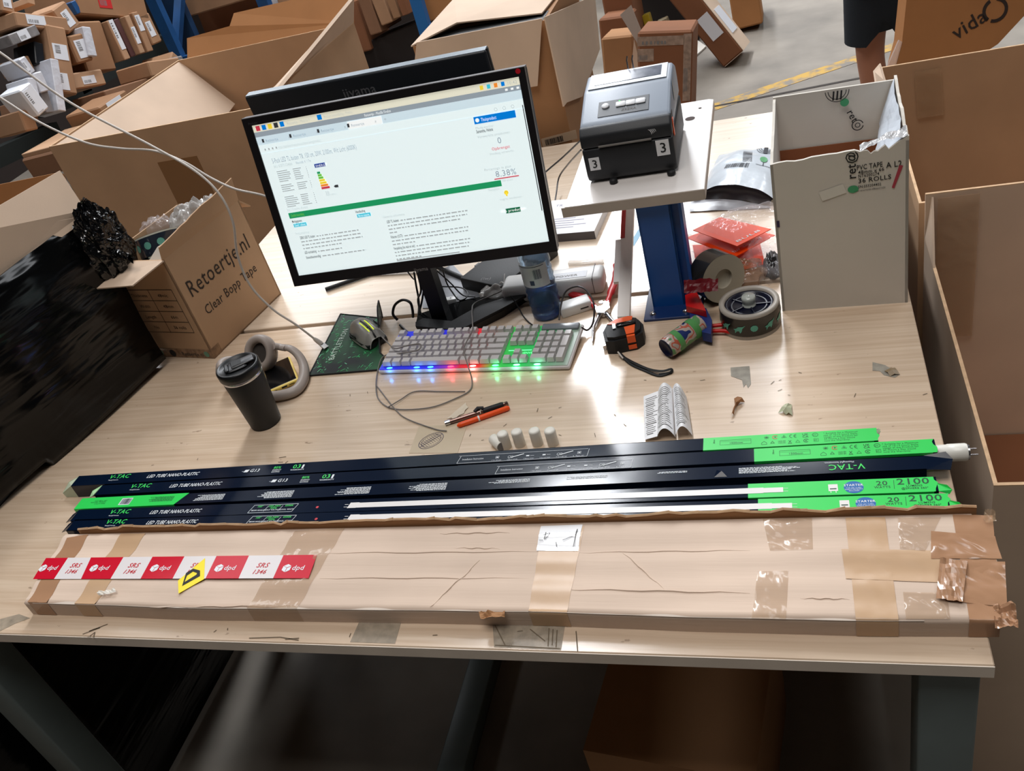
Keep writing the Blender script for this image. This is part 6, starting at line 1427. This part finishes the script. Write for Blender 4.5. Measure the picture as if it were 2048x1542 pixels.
# wide open carton behind the rear table at the left
yA = 1.95; LA = lambda px, py, y=yA: V((0, y, 0), (0, 1), px, py)
p1_, p2_ = LA(103, 303), LA(505, 205)
zt = (p1_.z + p2_.z) / 2; dA = 0.95
t = thing('wide_carton', 'wide open brown carton behind the left of the tables, its flaps folded inwards', 'box', Matrix.Translation((p1_.x, yA, 0)))
wA = p2_.x - p1_.x
for nm, q in (('front', (0, wA, 0, .006)), ('back', (0, wA, dA - .006, dA)), ('left', (0, .006, .006, dA - .006)), ('right', (wA - .006, wA, .006, dA - .006))):
    m = MB(); m.box(q[0], q[1], q[2], q[3], 0, zt - .002); m.box(q[0], q[1], q[2], q[3], zt - .002, zt, 1); part(nm + '_wall', m, [KRAFT, CUT], t)
m = MB(); m.box(.006, wA - .006, .006, dA - .006, .0, .35); part('inner_floor', m, KRAFT_D, t)
m = MB(); m.slab([(0.0, .01, zt), (0, dA, zt), (.22, dA - .05, zt - .22), (.30, .03, zt - .30)], .005, nrm=(1, 0, 1)); part('left_flap', m, KRAFT_L, t)
m = MB(); m.slab([(.05, dA, zt), (wA, dA, zt), (wA, dA + .10, zt + .12), (.3, dA + .10, zt + .12), (.28, dA + .06, zt + .08), (.05, dA + .06, zt + .07)], .005, nrm=(0, -1, 0)); part('back_flap', m, KRAFT_O, t)
m = MB(); a = LA(600, 105, yA + dA * .75) - Vector((p1_.x, yA, 0)); m.slab([(wA, 0.02, zt), (wA, dA, zt), (wA + .06, dA - .05, zt + .10), (wA + .05, .10, zt + .012)], .012, nrm=(1, 0, 0)); part('right_flap', m, KRAFT_L, t)
m = MB(); q0, q1 = LA(315, 325) - Vector((p1_.x, yA + .001, 0)), LA(435, 400) - Vector((p1_.x, yA + .001, 0)); m.box(q0.x, q1.x, -.0014, 0, min(q0.z, q1.z) - .06, max(q0.z, q1.z)); part('tape_patch', m, mat('brown_tape_patch', (138, 100, 62), .35), t)
# ---------------------------------------------------------------- racks
def bar(t_, name, a, b, w_, d_, ma):
    a, b = Vector(a), Vector(b); z = (b - a).normalized(); x = Vector((1, 0, 0)) if abs(z.x) < .9 else Vector((0, 1, 0)); y = z.cross(x).normalized(); x = y.cross(z)
    M_ = Matrix((x, y, z)).transposed().to_4x4(); M_.translation = a; m = MB(); m.box(-w_ / 2, w_ / 2, -d_ / 2, d_ / 2, 0, (b - a).length, M=M_); return part(name, m, ma, t_)
YR = 6.0
tk = thing('storage_rack', 'blue steel rack frame with braces behind the wide carton', 'rack')
UX = [V((0, YR, 0), (0, 1), 360, 118).x, V((0, YR, 0), (0, 1), 570, 112).x, V((0, YR, 0), (0, 1), 860, 90).x]
for x in UX[:2]: bar(tk, 'upright', (x, YR, 0), (x, YR, 3.6), .09, .07, RACKBLUE)
a = V((0, YR, 0), (0, 1), 362, 120); b = V((0, YR, 0), (0, 1), 548, 70); bar(tk, 'brace', a, b, .05, .05, RACKBLUE)
a2 = V((0, YR, 0), (0, 1), 352, 112); b2 = V((0, YR + .3, 0), (0, 1), 362, -40); bar(tk, 'brace', a2, b2, .07, .05, RACKBLUE)
a3 = V((0, YR, 0), (0, 1), 362, 124); b3 = V((0, YR, 0), (0, 1), 420, 175); bar(tk, 'brace', a3, b3, .06, .04, RACKBLUE)
bar(tk, 'upright', (UX[0] - .02, YR + .28, 0), (UX[0] - .02, YR + .28, 3.6), .16, .07, mat('rack_blue_dark', (16, 50, 84), .6))
tk2 = thing('storage_rack', 'blue rack upright with a white foot above the rear monitor', 'rack')
bar(tk2, 'upright', (UX[2], YR, .30), (UX[2], YR, 3.6), .09, .07, mat('rack_blue_light', (28, 100, 164), .5)); bar(tk2, 'upright_foot', (UX[2], YR, 0), (UX[2], YR, .30), .09, .07, mat('foot_white', (196, 192, 186), .6))
a = V((0, YR, 0), (0, 1), 845, 45); b = V((0, YR, 0), (0, 1), 868, 60); bar(tk2, 'brace', a, b, .05, .04, RACKBLUE)
# parcels placed on a plane by the two ends of their long axis
random.seed(12)
def parcel(base, n, p1, p2, wpx, depth, ma, label, cat='parcel', lab=None, name='parcel', grp=None, lm=None, push=0., fl=False):
    n = Vector(n).normalized(); A, B = V(base, n, *p1), V(base, n, *p2); u = (B - A); L_ = u.length; u.normalize(); v = n.cross(u)
    dist = -((A + B) / 2 - CAM).dot(RM @ Vector((0, 0, 1))) ; wd = wpx * dist / F_PX
    M_ = Matrix((u, v, n)).transposed().to_4x4(); M_.translation = (A + B) / 2 + n * push
    t = thing(name, label, cat, M_, grp); m = MB(); m.box(-L_ / 2, L_ / 2, -(M_.translation.z - .01) / v.z if fl else -wd / 2, wd / 2, -depth, 0, bev=min(.01, wd * .08), seg=1); part('wrapping', m, ma, t)
    for k, (u0, u1, v0, v1) in enumerate(lab or []):
        m = MB(); m.box(-L_ / 2 + u0 * L_, -L_ / 2 + u1 * L_, -wd / 2 + v0 * wd, -wd / 2 + v1 * wd, 0, .002); lb = part('address_label', m, lm or LBL, t)
        m = MB(); rr = random.Random(k + 5); ww = (u1 - u0) * L_; hh_ = (v1 - v0) * wd; x = .1
        while x < .6: l = rr.uniform(.02, .05); m.rect(-L_ / 2 + u0 * L_ + x * ww, -L_ / 2 + u0 * L_ + (x + l) * ww, -wd / 2 + v0 * wd + hh_ * .15, -wd / 2 + v0 * wd + hh_ * .5, .0026); x += l + rr.uniform(.02, .05)
        part('label_print', m, GREYINK, lb)
    return t
PL = ((-5.0, 0, 0), (1, -.12, .08)); G1 = 'parcels heaped on the left rack'
GRYP = mat('grey_poly', (128, 124, 124), .35, var=.2, vscale=20); WHP = mat('white_poly', (206, 208, 216), .35, bump=.4, bscale=12, bdist=.02); BLP = mat('black_poly', (22, 26, 32), .35)
KR = [cardboard('parcel_card_a', (164, 126, 96)), cardboard('parcel_card_b', (150, 112, 82)), cardboard('parcel_card_c', (178, 142, 112)), cardboard('parcel_card_d', (132, 96, 72))]
tr = thing('parcel_rack', 'dark shelf decks at the far left, crowded with parcels', 'rack')
for p, q, wpx in (((-40, 42), (150, -22), 26), ((150, 175), (352, 72), 26), ((20, 235), (175, 185), 24), ((-60, 340), (110, 262), 30)):
    A, B = V((-5.25, 0, 0), (1, 0), *p), V((-5.25, 0, 0), (1, 0), *q); bar(tr, 'shelf_deck', A, B, .10, .8 if False else .12, DARK)
m = MB(); m.box(-6.6, -6.5, -1, 9, 0, 3.2); part('rack_back', m, mat('rack_dark_back', (44, 34, 30), .9), tr)
B_ = lambda *a, **k: parcel(*PL, *a, **k)
B_((150, -6), (292, 8), 62, .5, KR[1], 'brown carton with a red sticker at the top left of the racks', lab=[(.30, .48, .25, .72)], lm=mat('red_label', (196, 44, 44), .5), grp=G1)
B_((5, 47), (112, 58), 27, .35, KR[0], 'long taped parcel lying highest on the far left heap', lab=[(.2, .55, .25, .9)], grp=G1, push=.12)
B_((106, 14), (140, 62), 44, .3, KR[0], 'carton with a slanted white label below the blue post end', lab=[(.25, .85, .3, .75)], grp=G1, push=.05)
B_((-12, 92), (44, 70), 20, .25, GRYP, 'small grey parcel with a white label at the left edge', lab=[(.3, .65, .05, .95)], grp=G1, push=.15)
B_((82, 62), (108, 196), 44, .3, KR[0], 'tall slim carton with two pale labels in the left heap', lab=[(.27, .50, .1, .85), (.70, .95, .05, .6)], grp=G1, push=.14)
B_((128, 76), (152, 130), 42, .3, KR[1], 'small carton with a big white label right of the tall slim one', lab=[(.2, .85, .25, .95)], grp=G1, push=.1)
B_((148, 62), (162, 120), 20, .2, WHP, 'white poly parcel behind the small carton', grp=G1, push=.12)
B_((128, 168), (192, 158), 30, .3, KR[2], 'torn open carton beside the dark shelf deck', lab=[(.3, .7, .2, .7)], grp=G1, push=.08)
B_((172, 42), (206, 142), 76, .5, KR[1], 'wide brown carton left of the row of upright parcels', grp=G1)
B_((213, 42), (250, 120), 17, .4, KR[2], 'first upright flat parcel of the row, long white label', lab=[(.0, .75, .25, .95)], grp=G1, push=.03)
B_((232, 38), (268, 112), 14, .4, mat('maroon_card', (84, 50, 48), .7), 'maroon gap filler parcel, second in the upright row', grp=G1)
B_((246, 34), (278, 108), 14, .4, KR[2], 'third upright flat parcel of the row, short white label', lab=[(.3, .75, .2, .95)], grp=G1, push=.04)
B_((263, 26), (296, 104), 17, .4, KR[0], 'fourth upright parcel, white label at its top', lab=[(.08, .48, .2, .95)], grp=G1, push=.03)
B_((288, 28), (316, 86), 30, .4, KR[0], 'last upright parcel of the row next to the blue post', lab=[(.25, .75, .2, .7)], grp=G1)
B_((56, 92), (60, 136), 20, .2, BLP, 'black poly bag left of the tall slim carton', grp=G1, push=.1)
B_((0, 130), (22, 160), 18, .2, WHP, 'small white poly parcel at the left edge', lab=[(.2, .8, .1, .5)], grp=G1, push=.2)
B_((26, 120), (40, 150), 24, .2, KR[1], 'small brown parcel above the white poly heap', grp=G1, push=.1)
B_((66, 132), (82, 234), 18, .2, WHP, 'long white poly parcel hanging beside the tall slim carton', grp=G1, push=.2)
B_((10, 172), (20, 208), 18, .2, WHP, 'white poly parcel leaning in the lower left heap', grp=G1, push=.24)
B_((30, 158), (48, 196), 24, .2, WHP, 'crumpled white poly parcel in the middle of the heap', grp=G1, push=.2)
B_((48, 190), (62, 236), 18, .2, GRYP, 'grey poly parcel under the crumpled white one', grp=G1, push=.18)
B_((-8, 190), (32, 240), 34, .2, LBL, 'white labelled sleeve at the lower left edge', lab=[(.1, .9, .1, .6)], grp=G1, push=.26)
B_((6, 232), (22, 272), 30, .25, KR[0], 'brown parcel under the white labelled sleeve', grp=G1, push=.2)
B_((34, 205), (44, 250), 20, .25, KR[3], 'dark brown parcel between the poly bags', grp=G1, push=.12)
B_((148, 212), (258, 178), 22, .3, KR[3], 'long flat carton lying beneath the dark shelf deck', grp=G1, push=.3)
B_((96, 262), (152, 226), 34, .3, KR[1], 'carton with a white label on the lowest shelf', lab=[(.25, .75, .1, .95)], grp=G1, push=.5)
B_((2, 326), (90, 276), 12, .5, KR[2], 'thin flat parcel jutting out of the lowest shelf', grp=G1, push=.7)
B_((10, 350), (60, 318), 40, .3, KR[3], 'dark carton stack under the thin flat parcel', grp=G1, push=.5)
B_((225, 160), (290, 150), 28, .3, KR[0], 'crumpled carton with a white corner label under the row', lab=[(.82, .98, .0, .4)], grp=G1, push=.35)
B_((268, 150), (318, 138), 24, .3, GRYP, 'grey wrapped parcel under the blue post', lab=[(.2, .6, .1, .7)], grp=G1, push=.25)
B_((300, 128), (348, 166), 34, .3, KR[0], 'leaning brown parcel with a white label left of the blue brace', lab=[(.7, .95, .1, .6)], grp=G1, push=.2)
B_((352, 120), (376, 165), 30, .4, KRAFT_O, 'orange brown carton end beside the rack foot', grp=G1)
B_((-10, 10), (18, 16), 30, .3, KR[0], 'parcel with white label at the very top left corner', lab=[(.2, .8, .3, .9)], grp=G1, push=.05)
B_((56, 0), (70, 4), 12, .2, KR[2], 'pale parcel peeping over the top shelf deck', grp=G1)
B_((146, 2), (160, 26), 14, .2, RACKBLUE, 'blue wrapped tube end at the top of the heap', grp=G1)
G2 = 'cartons stacked in the blue rack'
Q_ = lambda *a, **k: parcel((0, YR + .35, 0), (0, -1, .1), *a, **k)
Q_((362, 70), (545, 22), 110, .3, KRAFT_R, 'huge reddish brown carton between the blue uprights', grp=G2, push=-.35)
Q_((385, 148), (575, 106), 62, .3, KRAFT_O, 'orange brown carton below the blue brace', grp=G2, push=-.1)
Q_((350, 8), (540, -50), 60, .3, KR[0], 'pale carton on the shelf above the huge reddish one', grp=G2)
Q_((580, 72), (620, 158), 48, .4, KRAFT_O, 'carton with a navy tape stripe right of the blue upright', lab=[(.0, .62, .28, .48)], lm=mat('navy_tape', (24, 34, 100), .4), grp=G2, push=.25)
Q_((632, 34), (672, 138), 28, .35, KR[0], 'narrow tan carton side with a grey label', lab=[(.22, .48, .3, .8)], grp=G2, push=.32)
Q_((592, 30), (616, 62), 90, .4, KR[3], 'dark carton lying behind the navy striped one', grp=G2)
Q_((678, 10), (712, 110), 62, .5, KRAFT_R, 'tall reddish carton with a small white tag', lab=[(.42, .5, .1, .3)], grp=G2, push=-.05)
Q_((726, -5), (752, 68), 26, .5, KR[3], 'tall brown carton right of the tagged one', grp=G2)
Q_((752, -8), (774, 48), 26, .5, KR[0], 'tall light brown carton in the upper row', grp=G2)
Q_((778, -8), (794, 36), 16, .5, KR[1], 'slim brown carton near the white footed upright', grp=G2)
Q_((798, -8), (812, 30), 16, .5, KRAFT_R, 'slim reddish carton beside the white footed upright', grp=G2)
Q_((548, -10), (560, 40), 12, .4, WHP, 'white slim parcel behind the second blue upright', grp=G2, push=.1)
Q_((568, -8), (580, 34), 22, .4, KR[0], 'small tan carton above the navy striped one', grp=G2, push=.05)
Q_((862, 8), (955, -12), 50, .4, KRAFT_O, 'yellowish brown carton above the pale flap carton', grp=G2, push=.2)
Q_((700, 150), (860, 90), 90, .5, mat('black_wrap_back', (30, 22, 20), .7), 'dark bundle behind the rear monitor', grp=G2, push=-.1)  # one even near-black base colour
m = MB(); m.box(-6.4, -.9, YR + 1.7, YR + 1.8, 0, 3.4); solo('rack_backing', m, mat('rack_dark_back', (44, 34, 30), .9), 'dark backing of the blue rack seen between cartons', 'panel')
# ---------------------------------------------------------------- piles on the floor at the centre right
G3 = 'boxes piled on the floor behind the printer'
R_ = lambda y, *a, **k: parcel((0, y, 0), (0, -1, .15), *a, **k)
R_(3.6, (1275, 135), (1384, 132), 135, .35, KRAFT_R, 'reddish carton with cracked tape behind the label printer', lab=[(.0, .85, .80, .93), (.84, .98, .0, .95), (.0, .3, .58, .76)], lm=mat('cracked_tape', (150, 130, 116), .3, var=.3, vscale=40), grp=G3, fl=True)
loc_ = R_(3.9, (1205, 118), (1268, 112), 80, .3, KRAFT_D, 'low open carton left of the label printer top', grp=G3, fl=True)
R_(4.3, (1200, 70), (1262, 62), 60, .3, KRAFT_R, 'carton with a torn white tag above the low open one', lab=[(.35, .7, .2, .5)], grp=G3, fl=True)
li = loc_.matrix_world.inverted(); m = MB(); m.slab([li @ V((0, 3.88, 0), (0, -1, .15), *p) for p in ((1262, 140), (1284, 140), (1276, 112), (1268, 80))], .006, nrm=li.to_3x3() @ Vector((0, -1, 0))); part('pointed_flap', m, KRAFT_L, loc_)
m = MB(); m.slab([li @ V((0, 3.89, 0), (0, -1, .15), *p) for p in ((1240, 30), (1262, 10), (1290, 80), (1278, 92))], .006, nrm=li.to_3x3() @ Vector((0, -1, 0))); part('tall_flap', m, mat('shrink_film_white', (170, 160, 152), .35), loc_)
R_(4.9, (1290, 30), (1300, 66), 14, .1, mat('yellow_wrap', (176, 150, 30), .5), 'small yellow item in the dark pile', grp=G3)
R_(4.9, (1322, 40), (1330, 62), 22, .1, mat('beige_item', (140, 124, 96), .6), 'beige block in the dark pile', grp=G3)
R_(4.6, (1205, 8), (1262, -6), 80, .4, KRAFT_R, 'dark reddish carton at the top behind the flap carton', grp=G3, fl=True)
R_(5.6, (1275, 60), (1395, 40), 200, .4, mat('dark_pile', (34, 28, 26), .85), 'dark pile behind the label printer', grp=G3, fl=True)  # tall block in one even dark brown
# long box tipped on its corner
cB = T(1447, 137, -H); dirp = Vector((0, 0, 0))
yq = cB.y
A = V((0, yq, 0), (0, 1), 1447, 135); B = V((0, yq + .1, 0), (0, 1), 1330, -10)
u = (B - A).normalized(); sidep = V((0, yq, 0), (0, 1), 1478, 92) - A; v = (sidep - u * sidep.dot(u)); wv = v.length; v.normalize(); n_ = u.cross(v); 
if n_.y > 0: n_ = -n_
M_ = Matrix((u, v, u.cross(v))).transposed().to_4x4(); M_.translation = A
t = thing('long_box', 'long brown box with two white labels tipped over on the concrete', 'box', M_)
sg = 1 if u.cross(v).y > 0 else -1
Lb = 1.25; thk = .26 * sg
m = MB(); m.box(0, Lb, 0, wv, min(0, thk), max(0, thk), bev=.008, seg=1); part('carton_body', m, KRAFT_R, t)
m = MB(); m.box(.0, Lb, wv, wv + .003, min(0, thk) + .005, max(0, thk) - .005); m.box(-.003, 0, 0.01, wv - .01, min(0, thk), max(0, thk)); part('pale_side', m, KRAFT_L, t)
m = MB(); e0 = 0 - sg * .003
m.box(.16, .32, .05, wv - .02, min(0, e0), max(0, e0)); m.box(.12, .30, wv + .003, wv + .006, min(thk * .2, thk * .8), max(thk * .2, thk * .8)); part('address_label', m, LBL, t)
R_(5.6, (1462, 20), (1520, 5), 80, .4, KRAFT_O, 'brown carton standing on the concrete beyond the long box', grp=G3)
m = MB(); m.slab([T(*p, .012 - H) for p in ((1384, 116), (1392, 78), (1412, 92), (1386, 116))], .010, nrm=(0, 0, 1)); solo('card_sheet', m, WHITECARD, 'white card corner on the floor beside the taped carton', 'card')
# ---------------------------------------------------------------- person
YP = 3.35
def PP(px, py, y=YP): return V((0, y, 0), (0, 1), px, py)
kn = PP(1748, 75); kx = kn.x; 
def skin_mesh(name, verts, edges, radii, root, ma, parent, lvl=2):
    me = bpy.data.meshes.new(name); me.from_pydata(verts, edges, []); o = bpy.data.objects.new(name, me); COL.objects.link(o)
    md = o.modifiers.new('skin', 'SKIN'); md.use_smooth_shade = True
    for i, r in enumerate(radii):
        s_ = me.skin_vertices[0].data[i]; s_.radius = r if isinstance(r, tuple) else (r, r); s_.use_root = (i == root)
    sd = o.modifiers.new('subd', 'SUBSURF'); sd.levels = lvl; sd.render_levels = lvl; me.materials.append(ma)
    if parent: o.parent = parent
    return o
px0 = kx - .02
pt_ = thing('person', 'person in dark knee length shorts standing on the concrete behind the white box', 'person', Matrix.Translation((px0, YP, 0)))
vs = [(.14, .02, .96), (.02, .0, .86), (.0, -.01, .50), (.03, .03, .30), (-.03, .06, .08), (-.05, -.06, .035),     # left leg
      (.28, .04, .86), (.32, .10, .50), (.33, .16, .28), (.34, .18, .08), (.32, .06, .035),
      (.15, .02, 1.15), (.15, .03, 1.36), (.15, .02, 1.47), (.15, .0, 1.56), (.15, -.01, 1.66), (.15, .0, 1.74),
      (-.02, .04, 1.40), (-.08, .05, 1.12), (-.04, -.12, .92), (-.02, -.18, .84), (.32, .04, 1.40), (.40, .04, 1.12), (.40, -.14, .98), (.39, -.2, .90)]
ed = [(0, 1), (1, 2), (2, 3), (3, 4), (4, 5), (0, 6), (6, 7), (7, 8), (8, 9), (9, 10), (0, 11), (11, 12), (12, 13), (13, 14), (14, 15), (15, 16), (12, 17), (17, 18), (18, 19), (19, 20), (12, 21), (21, 22), (22, 23), (23, 24)]
rd = [(.13, .10), .088, .060, .062, .038, .034, .088, .060, .062, .038, .034, (.14, .10), (.15, .10), .055, .07, .085, .06, .055, .042, .034, .036, .055, .042, .034, .036]
skin_mesh('body', vs, ed, rd, 0, SKIN, pt_)
# shorts with a slit at the knee
m = MB()
def shorts_leg(cx0, cy0, cx1, cy1, z0, z1, r0, r1, slit):
    seg = 30
    def f(u, v):
        a = 2 * PI * u; r = r0 + (r1 - r0) * v; z = z0 + (z1 - z0) * v
        if v > .999 and slit is not None: dlt = abs(((a - slit + PI) % (2 * PI)) - PI); z += max(0, .10 - dlt * .16)
        return (cx0 + (cx1 - cx0) * v + r * math.cos(a), cy0 + (cy1 - cy0) * v + r * math.sin(a), z)
    m.grid(f, seg, 8)
zh = kn.z - .0
shorts_leg(.04, .0, .015, -.005, 1.0, zh, .135, .112, -PI / 2 + .35); shorts_leg(.25, .03, .31, .08, 1.0, zh + .10, .13, .10, None)
m.lathe([(.19, .98), (.185, 1.06), (.0, 1.07)], 24, M=Matrix.Translation((.145, .01, 0)) @ Matrix.Diagonal((1, .72, 1, 1)))
part('shorts', m, CLOTH, pt_)
m = MB(); m.lathe([(.185, 1.02), (.19, 1.2), (.21, 1.38), (.10, 1.48), (.06, 1.49)], 28, M=Matrix.Translation((.15, .025, 0)) @ Matrix.Diagonal((1, .66, 1, 1))); part('shirt', m, mat('shirt_cloth', (50, 56, 66), .85), pt_)
m = MB(); m.lathe([(.0, 1.77), (.06, 1.765), (.088, 1.72), (.092, 1.66), (.088, 1.62)], 24, M=Matrix.Translation((.15, .012, 0)), caps=False); part('hair', m, mat('hair_dark', (40, 30, 24), .7), pt_)
for fx0, fy0 in ((-.05, .0), (.325, .12)):
    m = MB(); m.box(fx0 - .05, fx0 + .05, fy0 - .16, fy0 + .12, 0, .09, bev=.03); part('shoe', m, BLACKM, pt_)
